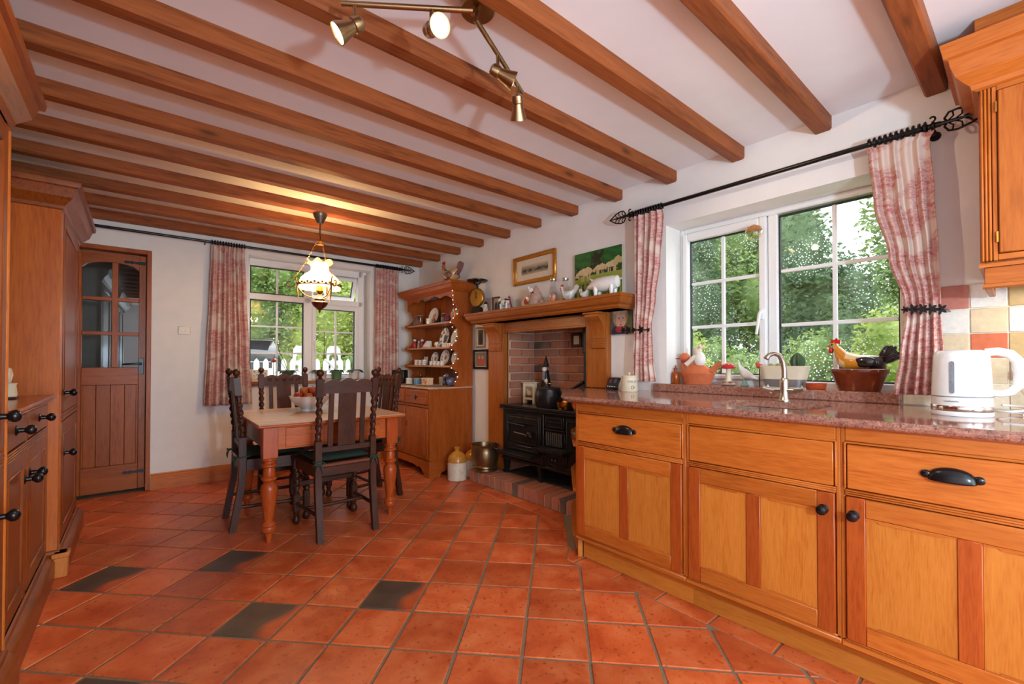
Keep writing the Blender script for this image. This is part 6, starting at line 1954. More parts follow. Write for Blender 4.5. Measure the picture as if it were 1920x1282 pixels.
for k_, (yy, xx, lab) in enumerate(((2.375, 2.45, 'empty glass milk bottle with steel cap, beside the clear jug hen'), (2.295, 2.50, 'empty glass milk bottle with steel cap, set back against the wall'))):
    t = thing('milk_bottle', ['glass milk bottle with orange contents on the mantel shelf', 'clear glass milk bottle next to the orange filled bottle'][k_], 'bottle', (xx, yy, mzz))
    MB().lathe([(.03, 0), (.034, .005), (.034, .09), (.024, .13), (.02, .16), (.022, .175)], seg=22).build('glass', M['jar'], t)
    MB().lathe([(.028, .003), (.03, .06 if k_ == 0 else .03), (0, .062 if k_ == 0 else .032)], seg=16).build('contents', plain('orange_sweets_%d' % k_, (206, 120, 80), .6, 0, .3, 80), t)
    MB().lathe([(.025, .175), (.026, .178), (.026, .19), (0, .192)], seg=20).build('cap', M['steel'], t)
t = hen((2.46, 2.225, mzz), .2, 'small white china hen with red comb on the mantel shelf', [(230, 226, 218), (232, 228, 220), (206, 200, 190), (220, 214, 204)], .72, 'china_hen')
t = hen((2.455, 2.065, mzz), 2.9, 'low white china dove between the hen and the pig', [(234, 230, 222), (234, 230, 222), (220, 214, 206), (226, 220, 212)], .5, 'china_dove')
pg = thing('china_pig', 'white china pig standing at the end of the mantel shelf', 'ornament', (2.445, 1.88, mzz), .1)
def psec(y, zc, rx, rz_): return [(rx*cos(2*pi*k/16), y, zc+rz_*sin(2*pi*k/16)) for k in range(16)]
MB().loft([psec(*q)[::-1] for q in ((-.115, .095, .012, .014), (-.105, .09, .035, .04), (-.07, .085, .045, .05), (0, .082, .048, .053), (.05, .084, .043, .048), (.085, .086, .033, .037), (.11, .08, .022, .024), (.125, .074, .016, .016), (.13, .073, .014, .014))]).build('body', M['ceram'], pg)
for a, b in ((.025, .055), (-.025, .055), (.025, -.07), (-.025, -.07)): MB().tube([(a, b, .07), (a, b, .02), (a, b, 0)], [.018, .013, .012], 10).build('leg', M['ceram'], pg)
for s in (-1, 1): MB().lathe([(.014, 0), (.010, .02), (0, .036)], (0, 0, 0), 8, T(s*.02, .085, .115)@RX(-.9)@Matrix.Diagonal((1, .35, 1, 1))).build('ear', M['ceram'], pg)
MB().tube([(0, -.113, .10), (.004, -.125, .11), (-.004, -.13, .10), (0, -.135, .11)], .003, 6).build('tail', M['ceram'], pg)

# ================================================================== WORKTOP AND WINDOW SILL
th = thing('smart_display', 'small black energy display with lit icons on the worktop', 'display', (2.50, 1.865, .9005), -.25)
X = T(0, 0, .004)@RY(.42)
MB().box(-.006, .006, -.062, .062, 0, .085, .006, X).box(0, .04, -.03, .03, -.0, .012, .003).build('case', M['blackp'], th)
MB().grid(lambda u, v: tuple(X@Vector((-.0066, lerp(.054, -.054, u), lerp(.026, .078, v)))), 22, 10, colfn=lambda u, v: lc(120, 60, 70) if inel(u, v, .26, .55, .12, .3) else (lc(70, 90, 140) if inel(u, v, .72, .6, .14, .3) else lc(20, 20, 26))).build('screen', M['print'], th, smooth=False)
for i in range(5): MB().ell(tuple(X@Vector((-.0066, .036-.018*i, .014))), (.0012, .003, .003), 6, 4).build('button_light', emit('icon_white', (220, 220, 230), 1.0) if i == 0 else bpy.data.materials['icon_white'], th)
cn = thing('garlic_canister', 'cream enamel canister lettered garlic standing on the worktop', 'canister', (2.405, 1.652, .9005))
MB().lathe([(.052, 0), (.054, .003), (.047, .088), (.0475, .092)], seg=32).build('tin', M['cream'], cn)
ld = MB().lathe([(.0485, .092), (.05, .094), (.05, .099), (.035, .104), (0, .106)], seg=32).build('lid', M['cream'], cn)
MB().lathe([(.004, .105), (.004, .112), (.008, .116), (.006, .122), (0, .123)], seg=14).build('lid_knob', M['cream'], ld)
ca_ = atan2(-1.652, -2.405)
for i, c_ in enumerate('GARLIC'):
    a = ca_+.09+(i-2.5)*.21+.3
    r = .0505-.0014
    text('letter', c_, .021, M['grey'], cn, (r*cos(a), r*sin(a), .064), (pi/2, 0, a+pi/2), .0008)
for i in range(5):
    a = ca_+.39; q = 2*pi*i/5
    MB().ell((.0525*cos(a)-.009*cos(q)*sin(a), .0525*sin(a)+.009*cos(q)*cos(a), .028+.009*sin(q)), .0032, 6, 4).build('air_hole', M['dark_z'], cn)
SZ = .9505
ab = thing('amber_bottle', 'small amber glass bottle on the granite sill', 'bottle', (2.66, 1.475, SZ))
MB().lathe([(.024, 0), (.026, .004), (.026, .06), (.022, .072), (.012, .08), (.011, .088)], seg=22).build('glass', M['amber'], ab)
MB().lathe([(.012, .088), (.012, .1), (.006, .102), (.005, .118), (0, .118)], seg=14).build('cap', plain('brown_cap', (120, 60, 40), .5), ab)
# terracotta duck planter
dk = thing('duck_planter', 'terracotta duck planter on the sill with a ribbon round its neck', 'planter', (2.69, 1.345, SZ), 0)
def ov(z, a, b, yo=0.0): return [(a*cos(2*pi*k/24), yo+b*sin(2*pi*k/24), z) for k in range(24)]
MB().loft([ov(0, .05, .085), ov(.06, .062, .108), ov(.066, .066, .112), ov(.072, .066, .112), ov(.072, .05, .09), ov(.05, .045, .085)]).build('tub', M['terr'], dk)
MB().loft([ov(.07, .056, .10), ov(.095, .052, .095, .005), ov(.115, .04, .07, .012), ov(.125, .02, .04, .015)]).build('back', M['terr'], dk)
MB().loft([[(x, y, z) for x, y, z in ov(0, .03, .035)] for _ in (0,)]+[[(x*.9, y*.9+.006, z+.03) for x, y, z in ov(0, .03, .035)]]+[[(x*.75, y*.75+.008, z+.055) for x, y, z in ov(0, .03, .035)]], T(0, .07, .09)).build('neck', M['terr'], dk)
MB().lathe([(.026, 0), (.027, .012), (.025, .012)], (0, .078, .135), 20).build('ribbon', plain('magenta_ribbon', (170, 40, 90), .6), dk)
MB().ell((0, .082, .17), (.027, .034, .029), 14, 9).build('head', M['terr'], dk)
MB().loft([[(.012*cos(2*pi*k/10), .105, .165+.008*sin(2*pi*k/10)) for k in range(10)], [(.014*cos(2*pi*k/10), .13, .162+.004*sin(2*pi*k/10)) for k in range(10)], [(.008*cos(2*pi*k/10), .145, .161+.002*sin(2*pi*k/10)) for k in range(10)]]).build('bill', plain('dark_clay', (150, 74, 46), .6), dk)
MB().prism([(-.08, .085), (-.13, .135), (-.145, .14), (-.14, .12), (-.11, .075)], 'x', -.022, .022).build('tail', M['terr'], dk)
ct = thing('figure_on_duck', 'pale cloth bunny leaning over the back of the duck planter', 'soft toy', (2.685, 1.325, SZ+.1265))
CLO = plain('cream_cloth', (226, 208, 188), .9, 0, .08, 60)
MB().ell((0, -.0, .03), (.034, .036, .048), 14, 9).build('body', M['ceram'], ct)
MB().ell((0, .015, .082), (.026, .028, .027), 14, 9).build('head', CLO, ct)
MB().tube([(-.02, .02, .05), (-.035, .045, .02), (-.04, .07, -.005)], [.014, .013, .016], 8).tube([(.02, .02, .05), (.035, .045, .02), (.04, .07, -.005)], [.014, .013, .016], 8).build('arms', CLO, ct)
for s in (-1, 1): MB().tube([(s*.012, .0, .10), (s*.02, -.012, .115), (s*.03, -.02, .10)], [.007, .009, .006], 7).build('ear', CLO, ct)
mu = thing('toadstool_ornament', 'red capped toadstool ornament on the sill', 'ornament', (2.69, 1.152, SZ))
MB().lathe([(.018, .01), (.016, .04), (.014, .09), (.018, .1)], seg=18).build('stalk', M['cream'], mu)
MB().lathe([(.0, .098), (.036, .1), (.04, .106), (.036, .118), (.022, .13), (0, .136)], seg=24).build('cap', M['red'], mu)
for i in range(7):
    a = 2*pi*i/7; MB().ell((.026*cos(a), .026*sin(a), .124), .0035, 6, 4).build('cap_spot', M['ceram'], mu)
MB().lathe([(.034, 0), (.042, .006), (.036, .016), (.014, .018)], seg=20).build('base', plain('leafy_base', (186, 160, 140), .7, 0, .2, 40), mu)
for i in range(5):
    a = i*1.3; MB().ell((.03*cos(a), .03*sin(a), .018), (.014, .012, .008), 8, 5).build('base_leaf', plain('brown_leaf', (150, 104, 80), .7) if i == 0 else bpy.data.materials['brown_leaf'], mu)
dv = thing('stone_dove', 'grey white dove on a green stand on the sill', 'ornament', (2.685, 1.058, SZ)); dv.scale = (.9, .85, .95)
MB().lathe([(.026, 0), (.028, .004), (.02, .01), (.014, .03), (.02, .04), (0, .045)], seg=18).build('stand', plain('sage_paint', (130, 160, 140), .6), dv)
def dsec(y, zc, rx, rz_): return [(rx*cos(2*pi*k/14), y, zc+rz_*sin(2*pi*k/14)) for k in range(14)]
MB().loft([dsec(*q)[::-1] for q in ((-.085, .045, .008, .004), (-.06, .052, .018, .012), (-.03, .065, .028, .026), (0, .075, .03, .034), (.02, .09, .027, .032), (.03, .11, .02, .024), (.034, .13, .0165, .018), (.036, .142, .012, .011), (.036, .149, .004, .003))]).build('body', plain('weathered_white', (214, 206, 196), .6, 0, .06, 30), dv)
MB().lathe([(.006, 0), (0, .02)], (0, 0, 0), 8, T(0, .046, .134)@RX(-pi/2+.2)).build('beak', M['cream'], dv)
rf = thing('robin_pick', 'little red clay bird on a stake behind the trough planter', 'ornament', (2.735, .995, SZ))
MB().tube([(0, 0, 0), (0, 0, .1)], .003, 6).build('stake', M['dark_z'], rf)
MB().ell((0, 0, .115), (.012, .02, .014), 10, 7).ell((0, .012, .13), .011, 10, 7).build('bird', plain('clay_red', (196, 84, 62), .6), rf)
tr = thing('zinc_trough', 'cream and zinc trough planter holding cacti on the sill', 'planter', (2.70, .855, SZ))
def rr(z, a, b): return [(x, y, z) for x, y in rrect(-a, a, -b, b, min(a, b)*.7, 4)]
MB().loft([rr(0, .042, .092), rr(.045, .047, .102)]).build('zinc_base', plain('zinc', (150, 150, 148), .4, .6), tr)
MB().loft([rr(.0455, .047, .102), rr(.112, .054, .116), rr(.116, .056, .118), rr(.118, .054, .116), rr(.118, .048, .11), rr(.105, .045, .107)]).build('cream_side', M['cream'], tr)
MB().loft([rr(.1, .044, .105), rr(.106, .044, .105)]).build('soil', plain('potting_soil', (70, 50, 38), .95, 0, .3, 90), tr)
for i, (y, r, h, lab) in enumerate(((.066, .018, .026, 'low round cactus at the tap end of the trough'), (.028, .020, .028, 'low round cactus in the middle of the trough'), (-.006, .018, .032, 'small yellowish cactus beside the tall cactus'))):
    t = thing('round_cactus', lab, 'cactus', (2.70, .855+y, SZ+.105))
    m = MB()
    rings = []
    for q in range(7):
        an = pi*.5*q/6; rings.append([((r*cos(an))*(1+.12*cos(8*2*pi*k/32))*cos(2*pi*k/32), (r*cos(an))*(1+.12*cos(8*2*pi*k/32))*sin(2*pi*k/32), h*sin(an)) for k in range(32)])
    m.loft(rings).build('body', plain('yellow_green_cactus', (158, 148, 84), .7), t)
t = thing('tall_cactus', 'tall dark green ribbed cactus in the trough', 'cactus', (2.70, .855-.062, SZ+.105))
rings = []
for q in range(10):
    z = q/9; r = .026*(1-z**5)*(.85+.3*sin(pi*z))+.0015
    rings.append([(r*(1+.16*cos(9*2*pi*k/36))*cos(2*pi*k/36), r*(1+.16*cos(9*2*pi*k/36))*sin(2*pi*k/36), z*.085) for k in range(36)])
MB().loft(rings).build('body', plain('dark_cactus', (62, 84, 50), .6), t)
tdh = thing('terracotta_dish', 'shallow terracotta dish on the sill beside the trough', 'dish', (2.665, .70, SZ))
MB().lathe([(.04, 0), (.044, .004), (.046, .024), (.048, .03), (.043, .03), (.04, .01), (0, .008)], seg=26, sy=1.0).build('dish', plain('glossy_terracotta', (186, 76, 36), .3), tdh)
# hen on a brown casserole
cs = thing('casserole_dish', 'brown glazed oval casserole dish on the sill', 'dish', (2.685, .527, SZ))
BR = plain('brown_salt_glaze', (116, 48, 22), .12, 0, .25, 30)
def ovl(z, a, b): return [(a*cos(2*pi*k/36), b*sin(2*pi*k/36), z) for k in range(36)]
MB().loft([ovl(0, .06, .082), ovl(.006, .062, .085), ovl(.08, .076, .108), ovl(.085, .08, .114), ovl(.1, .082, .117), ovl(.104, .08, .115), ovl(.1, .072, .105), ovl(.02, .058, .08)]).build('dish', BR, cs)
rb_ = MB()
for i in range(36):
    a = 2*pi*i/36; rb_.ell((.0775*cos(a), .1105*sin(a), .090), (.004, .004, .006), 6, 4)
rb_.build('beaded_rim', BR, cs)
hc = thing('hen_lid', 'glossy golden hen shaped lid with black tail on the brown casserole', 'lid', (2.685, .527, SZ+.1045), 0)
GC = [lin((206, 128, 34)), lin((226, 190, 140)), lin((34, 32, 34)), lin((176, 92, 30))]
def hsec(y, zc, rx, rz_): return [(rx*cos(2*pi*k/18), y, max(.0, zc+rz_*sin(2*pi*k/18))) for k in range(18)]
m = MB().loft([hsec(*q)[::-1] for q in ((-.105, .03, .02, .03), (-.09, .03, .045, .034), (-.05, .03, .062, .038), (0, .03, .068, .042), (.045, .035, .06, .05), (.07, .05, .046, .06), (.085, .075, .034, .045), (.094, .10, .026, .03), (.097, .118, .023, .022), (.097, .134, .008, .006))])
m.c = []
for f in m.f:
    c = [sum(m.v[i][j] for i in f)/len(f) for j in range(3)]
    if c[1] > .04: m.c.append(GC[1] if (c[2] < .045 and c[1] < .06) else GC[0])
    elif c[1] < -.03: m.c.append(GC[2] if abs(c[0]) > .02 and c[2] > .01 else GC[3])
    else: m.c.append(GC[1] if c[2] > .055 else GC[0])
m.build('body', M['glaze'], hc, ang=1.3)
for s in (-1, 1): MB().ell((s*.056, -.035, .034), (.014, .048, .026), 12, 8, col=GC[2]).build('wing', M['glaze'], hc)
tl_ = MB()
for i in range(6):
    a = 1.15-i*.16; L = .085+.006*(i % 3)
    c = Vector((0, -.075, .025)); e = c+Vector((0, -cos(a)*L, sin(a)*L+.01))
    tl_.tube([c, c.lerp(e, .5), c.lerp(e, .85), e], [.012, .015, .013, .005], 8, col=GC[2])
tl_.build('tail_feathers', M['glaze'], hc)
MB().prism([(.072, .125), (.07, .148), (.08, .142), (.088, .156), (.098, .146), (.11, .15), (.114, .132)], 'x', -.006, .006, col=lin((196, 40, 36))).build('comb', M['glaze'], hc)
for s in (-1, 1): MB().ell((s*.008, .112, .094), (.008, .010, .016), 8, 6, col=lin((196, 40, 36))).build('wattle', M['glaze'], hc)
MB().lathe([(.010, 0), (0, .024)], (0, 0, 0), 8, T(0, .113, .116)@RX(-pi/2-.25), col=lin((196, 120, 40))).build('beak', M['glaze'], hc)
for s in (-1, 1): MB().ell((s*.021, .104, .122), (.004, .005, .005), 8, 5, col=lin((30, 20, 20))).build('eye', M['glaze'], hc)
# glass ball hanging in the window
gb = thing('hanging_glass_ball', 'amber tinted glass ball hanging on a thread in the sink window', 'ornament', (2.70, 1.008, 0))
MB().tube([(0, 0, 2.07), (0, 0, 1.885)], .0008, 5).build('thread', M['white'], gb)
MB().ell((0, 0, 1.835), .047, 24, 16).build('ball', glass('amber_ball_glass', .25, False, (.97, .92, .84, 1)), gb)
MB().lathe([(.044, 1.852), (.036, 1.867), (.02, 1.877), (.006, 1.884), (.0, 1.885)], seg=22).build('amber_swirl', plain('amber_swirl', (196, 116, 50), .2, 0, .3, 30), gb)

# ------------------------------------------------------------------ plants on the dining window board
def on_board(name, label, x, cat, off=-.03, z=VZ0+.0305):
    return thing(name, label, cat, (x, far_y(x, -.06-off*0), z), TA)
def pot_orchid(x, label, pc_, stem, h):
    t = on_board('orchid_pot', label, x, 'plant')
    MB().lathe([(.04, 0), (.045, .004), (.058, .095), (.06, .1), (.054, .1), (.05, .09), (0, .088)], seg=22).build('pot', plain('pot_'+label[:6]+str(int(x*10)), pc_, .4), t)
    r = random.Random(int(x*100))
    for i in range(7):
        a = r.uniform(0, 6.28); L = r.uniform(.09, .16)
        lf = []
        for v in range(7):
            q = v/6; w = .024*sin(pi*min(1, q*.9+.1)); px_ = L*q*cos(a); py_ = L*q*sin(a)*.5; pz = .09+.09*q-.11*q*q
            lf.append([(px_-w*sin(a), py_+w*cos(a), pz+.004), (px_+w*sin(a), py_-w*cos(a), pz+.004), (px_+w*sin(a), py_-w*cos(a), pz), (px_-w*sin(a), py_+w*cos(a), pz)])
        MB().loft(lf).build('leaf', M['leaf2'], t)
    for s in stem: MB().tube(s, .003, 6).build('stem', M['leaf2'], t)
    return t
t = on_board('seed_packet_box', 'cream spotted box on the dining window board', .90, 'box')
MB().box(-.07, .07, -.05, .05, 0, .12, .004).build('box_body', M['cream'], t)
for i in range(14): MB().ell((rp.uniform(-.06, .06), -.0505, rp.uniform(.015, .105)), (.005, .001, .005), 6, 4).build('spot', M['dark_z'], t)
t = on_board('red_flower', 'red artificial flower standing on the dining window board', 1.03, 'flower')
MB().tube([(0, 0, 0), (0, 0, .2)], .003, 6).build('stem', M['leaf2'], t)
MB().ell((0, 0, .205), (.028, .028, .016), 12, 7).ell((0, 0, .215), (.018, .018, .012), 10, 6).build('bloom', M['red'], t)
MB().lathe([(.03, 0), (.035, .06), (.03, .06), (0, .055)], seg=16).build('pot', M['grey'], t)
pot_orchid(1.16, 'bare stemmed orchid in a dark pot on the dining window board', (70, 80, 70), [[(0, 0, .09), (-.03, 0, .2), (-.08, 0, .3), (-.10, 0, .40)], [(0, 0, .09), (-.05, 0, .17), (-.11, 0, .25)]], .3)
pot_orchid(1.485, 'orchid in a pale pink pot on the dining window board', (214, 180, 166), [[(0, 0, .09), (.03, 0, .25), (.035, 0, .42), (.03, 0, .52)]], .4)
pot_orchid(1.645, 'leafy green plant in a small green pot on the dining window board', (90, 120, 84), [[(0, 0, .09), (-.06, 0, .16), (-.13, 0, .22)]], .2)
pot_orchid(1.835, 'trailing plant in a white pot at the end of the dining window board', (226, 220, 214), [], .2)

# ================================================================== GARDEN
gd = MB().box(-12, 30, 5.3, 40, -.25, -.12).build('ground_drive', M['gravel']); tag(gd, 'pale gravel drive outside the dining window', kind='structure')
gd = MB().box(3.1, 30, -14, 5.3, -.25, -.12).build('ground_lawn', M['grass']); tag(gd, 'garden lawn outside the sink window', kind='structure')
import numpy as np
def crown_mesh(name, blobs, n, size, seed, mat, parent):
    """leaves scattered over and through a set of ellipsoids, one quad each"""
    g = np.random.default_rng(seed)
    vol = np.array([a[3]*a[4]*a[5] for a in blobs])**.8
    idx = g.choice(len(blobs), n, p=vol/vol.sum())
    B = np.array(blobs)[idx]
    z = g.uniform(-1, 1, n); a = g.uniform(0, 2*pi, n); r = g.uniform(.70, 1.10, n); q = np.sqrt(1-z*z)
    c = np.stack([B[:, 0]+B[:, 3]*r*q*np.cos(a), B[:, 1]+B[:, 4]*r*q*np.sin(a), B[:, 2]+B[:, 5]*r*z], 1)
    c = c[c[:, 2] > 0]; n = len(c)
    u = g.normal(0, 1, (n, 3)); u[:, 2] *= .6; u /= np.linalg.norm(u, axis=1)[:, None]
    w = np.cross(u, g.normal(0, 1, (n, 3))); w /= np.linalg.norm(w, axis=1)[:, None]
    s = (size*g.uniform(.6, 1.3, n))[:, None]
    v = np.stack([c-u*s, c+w*s*.45, c+u*s, c-w*s*.45], 1).reshape(-1, 3)
    me = bpy.data.meshes.new(name)
    me.vertices.add(4*n); me.loops.add(4*n); me.polygons.add(n)
    me.vertices.foreach_set('co', v.astype(np.float32).ravel())
    me.loops.foreach_set('vertex_index', np.arange(4*n, dtype=np.int32))
    me.polygons.foreach_set('loop_start', np.arange(0, 4*n, 4, dtype=np.int32))
    me.update(calc_edges=True)
    me.materials.append(mat)
    o = bpy.data.objects.new(name, me); COL.objects.link(o); o.parent = parent
    return o
def plant(name, label, cat, loc, blobs, n, size, mat, seed, trunk=None, group=None, core=.78):
    t = thing(name, label, cat, loc, 0, group)
    tag(crown_mesh('foliage', blobs, int(n*2.6), size*.72, seed, mat, t), kind='stuff')
    cm_ = MB()
    for b in blobs: cm_.ell((b[0], b[1], b[2]), (b[3]*core, b[4]*core, b[5]*core), 12, 8)
    cm_.build('inner_foliage', mat, t)
    h, r = trunk or (max(b[2] for b in blobs)*.7, .03)
    MB().tube([(0, 0, -.12), (r*.6, 0, h*.5), (0, r*.5, h)], [r, r*.8, r*.5], 8).build('trunk' if r > .06 else 'stem', M['dark_z'], t)
    return t
def blobset(rnd, w, d, h, z0, n):
    o = [(0, 0, z0+h*.5, w*.7, d*.7, h*.45)]
    for _ in range(n):
        o.append((rnd.uniform(-w, w)*.7, rnd.uniform(-d, d)*.6, z0+rnd.uniform(.2, .95)*h, w*rnd.uniform(.25, .45), d*rnd.uniform(.3, .5), h*rnd.uniform(.14, .28)))
    return o
rg_ = random.Random(77)
S = M
# bushes below the sink window and trees behind them
for (x, y, w, d, h, mt, lab, n, sz) in (
    (5.2, .55, .6, .5, 1.4, 'leaf3', 'low lime green shrub outside the fixed half of the sink window', 2600, .045),
    (5.4, 1.65, .7, .6, 1.4, 'leaf1', 'rounded mid green bush outside the middle of the sink window', 2800, .045),
    (5.2, 2.75, .6, .55, 1.42, 'leaf3', 'pale green bush outside the opening casement of the sink window', 2600, .045),
    (6.0, 2.4, .7, .5, 1.35, 'leaf1', 'mid green bush filling the gap behind the pale green bush', 2600, .045),
    (5.4, 3.9, .7, .6, 1.5, 'leaf1', 'broad bush beyond the duck planter end of the sink window', 2400, .05),
    (5.6, -.6, .7, .6, 1.5, 'leaf1', 'mid green bush outside near the splashback end of the sink window', 2400, .05)):
    plant('garden_shrub', lab, 'shrub', (x, y, -.1), blobset(rg_, w, d, h, 0, 7), n, sz, M[mt], int(x*100+y*10), (h*.5, .03))
for (x, y, w, d, h, mt, lab, n, sz) in (
    (7.6, 1.9, 1.1, .8, 3.0, 'leaf2', 'dark dense evergreen behind the middle of the sink window', 5200, .06),
    (7.4, .2, .9, .8, 2.35, 'leaf2', 'dark evergreen behind the lime green shrub', 4200, .06),
    (7.7, 3.9, 1.2, .8, 3.6, 'leaf2', 'tall dark evergreen behind the opening casement', 5200, .06),
    (9.6, 1.4, 1.3, .8, 2.3, 'leaf1', 'mid green bushy tree behind the dark evergreens', 4200, .06),
    (8.2, 6.0, 1.3, .9, 3.8, 'leaf1', 'leafy tree at the far edge of the sink window view', 3600, .08),
    (7.8, -1.6, 1.2, .9, 3.4, 'leaf1', 'leafy tree beyond the splashback end of the garden', 3600, .08)):
    plant('evergreen_tree', lab, 'tree', (x, y, -.1), blobset(rg_, w, d, h, 0, 9), n, sz, M[mt], int(x*77+y*13), (h*.6, .07))
for (x, y, w, d, h, z0, mt, lab, n, sz) in (
    (11.0, 4.3, 2.3, 1.6, 4.9, 1.3, 'leaf1', 'spreading broadleaf tree overhanging the garden', 5200, .11),
    (11.5, 1.2, 1.5, 1.4, 4.8, 1.2, 'leaf1', 'airy broadleaf tree with sky showing through its top', 3400, .11),
    (12.5, -1.2, 1.4, 1.4, 3.0, 1.2, 'leaf2', 'far broadleaf tree against the bright sky', 3000, .11),
    (12.0, 8.2, 2.4, 1.6, 5.0, 1.5, 'leaf1', 'far broadleaf tree past the mantelpiece side of the garden', 3800, .12)):
    plant('broadleaf_tree', lab, 'tree', (x, y, -.1), blobset(rg_, w, d, h, z0, 10), n, sz, M[mt], int(x*31+y*17), (z0+h*.5, .12), core=.6)
# beyond the dining window
for (x, y, w, d, h, z0, mt, lab, n, sz) in (
    (3.4, 20.5, 2.6, 1.6, 6.0, .3, 'leaf1', 'big green tree behind the parked car', 6500, .12),
    (6.4, 20.0, 2.4, 1.6, 5.6, .0, 'leaf3', 'yellow green tree across the drive beside the big tree', 6500, .12),
    (9.4, 20.5, 2.4, 1.6, 6.4, .3, 'leaf1', 'tall tree at the far right end of the drive', 5200, .12),
    (.6, 21.0, 2.2, 1.6, 5.6, .2, 'leaf1', 'tree across the drive behind the door side of the end wall', 4200, .12),
    (5.0, 25.0, 3.6, 1.6, 8.6, .8, 'leaf1', 'tallest tree filling the background over the drive', 5200, .17),
    (10.5, 26.0, 3.6, 1.6, 9.0, .8, 'leaf2', 'dark tall tree in the background beyond the drive', 4600, .17)):
    plant('drive_tree', lab, 'tree', (x, y, -.1), blobset(rg_, w, d, h, z0, 11), n, sz, M[mt], int(x*51+y*19), (z0+h*.5, .14), core=.65)
for (x, y, w, h, mt, lab) in ((4.55, 16.2, .75, 1.75, 'leaf3', 'lime green shrub beside the parked car'), (5.9, 15.6, .9, 1.5, 'leaf1', 'rounded shrub behind the white garden chairs'), (4.4, 12.3, .45, .95, 'leaf3', 'small light shrub between the garden chairs')):
    plant('drive_shrub', lab, 'shrub', (x, y, -.1), blobset(rg_, w, w*.8, h, 0, 7), 2200, .06, M[mt], int(x*91), (h*.5, .03))
for i in range(7):
    plant('boundary_hedge', 'clipped boundary hedge clump closing the far side of the lawn', 'hedge', (15.0, -9+i*4.6, -.1), blobset(rg_, 2.6, 1.0, 3.2, 0, 8), 2000, .14, M['leaf2' if i % 2 else 'leaf1'], 500+i, (1.5, .08), 'boundary hedge clumps')
for i in range(6):
    plant('roadside_hedge', 'roadside hedge clump at the end of the drive', 'hedge', (-6+i*5, 29.0, -.1), blobset(rg_, 3.0, 1.0, 4.0, 0, 8), 1800, .17, M['leaf1' if i % 2 else 'leaf2'], 600+i, (1.5, .08), 'roadside hedge clumps')
# white picket fence
pf = thing('picket_fence', 'white pointed picket fence along the drive', 'fence', (0, 7.1, -.12))
PW = plain('white_fence_paint', (240, 240, 238), .5, 0, .02)
pk = None
for i in range(38):
    x = .1+i*.118
    if pk is None:
        o = MB().prism([(-.034, 0), (.034, 0), (.034, 1.19), (.026, 1.23), (0, 1.262), (-.026, 1.23), (-.034, 1.19)], 'y', -.011, .011).build('picket', PW, pf); pk = o.data
    else:
        o = bpy.data.objects.new('picket', pk); COL.objects.link(o); o.parent = pf
    o.location = (x, 0, 0)
for z in (.30, .98): MB().box(0, 4.6, .012, .045, z, z+.09, .004).build('fence_rail', PW, pf)
for x in (.05, 1.5, 3.0, 4.55): MB().box(x-.045, x+.045, .046, .13, 0, 1.12, .004).build('fence_post', PW, pf)
# garden chairs
PW = plain('weathered_white_plastic', (176, 178, 178), .5, 0, .05)
def gchair(x, y, rz, label):
    t = thing('garden_chair', label, 'chair', (x, y, -.12), rz); t.scale = (.82, .9, .97)
    k = MB()
    arch = [(-.20, .55)]
    outer = [(-.19, .60)]+[(-.17*cos(pi*(1-q/10))*1.0 if False else lerp(-.17, .17, q/10), 1.50+.09*sin(pi*q/10)) for q in range(11)]+[(.19, .60)]
    inner = [(.13, .60)]+[(lerp(.11, -.11, q/10), 1.38+.07*sin(pi*q/10)) for q in range(11)]+[(-.13, .60)]
    k.prism([(-.21, .55), (-.15, 1.52), (-.08, 1.58), (.08, 1.58), (.15, 1.52), (.21, .55), (.15, .55), (.105, 1.36), (.05, 1.44), (-.05, 1.44), (-.105, 1.36), (-.15, .55)], 'y', -.02, .02)
    k.build('back_frame', PW, t)
    for z in (1.02, 1.18): MB().box(-.13, .13, -.012, .012, z, z+.10, .01).build('back_slat', PW if z > 1.1 else M['grey'], t)
    MB().box(-.22, .22, -.44, .02, .5, .55, .012).build('seat', PW, t)
    for sx in (-1, 1):
        for yy in (-.42, 0): MB().tube([(sx*.19, yy, .5), (sx*.22, yy*1.05, 0)], .022, 8).build('leg', PW, t)
    return t
gchair(2.42, 9.25, .15, 'white garden chair with arched back nearer the parked car')
gchair(2.98, 9.0, -.1, 'white garden chair with arched back beyond the lime shrub')
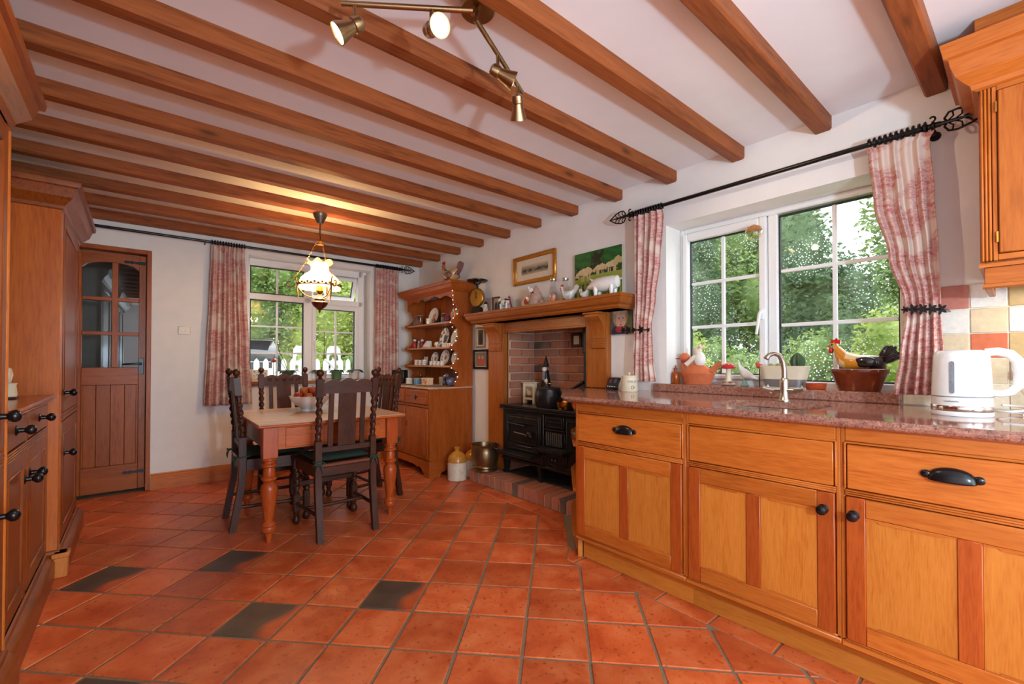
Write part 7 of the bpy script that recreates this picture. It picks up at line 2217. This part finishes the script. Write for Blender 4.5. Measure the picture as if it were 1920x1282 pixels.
# parked car seen from behind
car = thing('parked_car', 'black estate car parked on the drive seen from behind', 'car', (2.42, 14.2, -.12))
BK = plain('black_car_paint', (20, 21, 24), .12, 0, .05, 5, 0, Coat_Weight=.6)
def csec(y, pts): return [(x, y, z) for x, z in pts]+[(-x, y, z) for x, z in pts[::-1]]
low = [(.86, .38), (.92, .55), (.93, .85), (.88, 1.05)]
MB().loft([csec(0.0, [(.80, .42), (.88, .58), (.88, .88), (.84, 1.06)]), csec(.15, low), csec(2.6, low), csec(4.0, [(.86, .38), (.9, .55), (.9, .80), (.84, .92)]), csec(4.5, [(.7, .4), (.8, .55), (.78, .7), (.7, .76)])]).build('body', BK, car)
MB().loft([csec(.06, [(.84, 1.05), (.80, 1.2), (.75, 1.38), (.70, 1.44)]), csec(.45, [(.86, 1.05), (.80, 1.4), (.74, 1.78), (.66, 1.84)]), csec(1.8, [(.86, 1.05), (.80, 1.4), (.74, 1.82), (.66, 1.89)]), csec(2.6, [(.86, 1.02), (.8, 1.35), (.72, 1.72), (.64, 1.78)]), csec(3.4, [(.84, .95), (.8, 1.0), (.7, 1.04), (.6, 1.05)])]).build('cabin', BK, car)
GLS = plain('car_glass', (150, 162, 172), .06, .3, .05, 4)  # pale blue grey paints the sky's reflection into the glass colour
MB().add([(-.68, .062, 1.20), (.68, .062, 1.20), (.60, .40, 1.745), (-.60, .40, 1.745), (-.68, .085, 1.20), (.68, .085, 1.20), (.60, .42, 1.745), (-.60, .42, 1.745)], [(0, 1, 2, 3), (7, 6, 5, 4), (0, 4, 5, 1), (1, 5, 6, 2), (2, 6, 7, 3), (3, 7, 4, 0)], T(0, -.012, .01)).build('rear_window', GLS, car)
MB().box(-.62, .62, .28, .55, 1.83, 1.86, .01).build('roof_spoiler', BK, car)
for s in (-1, 1):
    MB().box(s*.88-.075, s*.88+.02, -.015, .10, .86, 1.16, .02).build('tail_light', plain('tail_light_red', (186, 30, 30), .2) if s < 0 else bpy.data.materials['tail_light_red'], car)
    MB().tube([(s*.68, .5, 1.92), (s*.68, 2.4, 1.93)], .018, 8).build('roof_rail', M['steel'], car)
    for y in (.85, 3.5):
        MB().lathe([(.2, -.10), (.33, -.09), (.345, 0), (.33, .09), (.2, .10)], (0, 0, 0), 24, T(s*.82, y, .345)@RY(pi/2)).build('wheel', M['blackp'], car)
MB().box(-.26, .26, -.012, .02, .78, .89, .006).build('number_plate_panel', plain('plate_yellow', (214, 180, 60), .5), car)
MB().box(-.86, .86, -.06, .12, .42, .58, .03).build('bumper', M['blackp'], car)
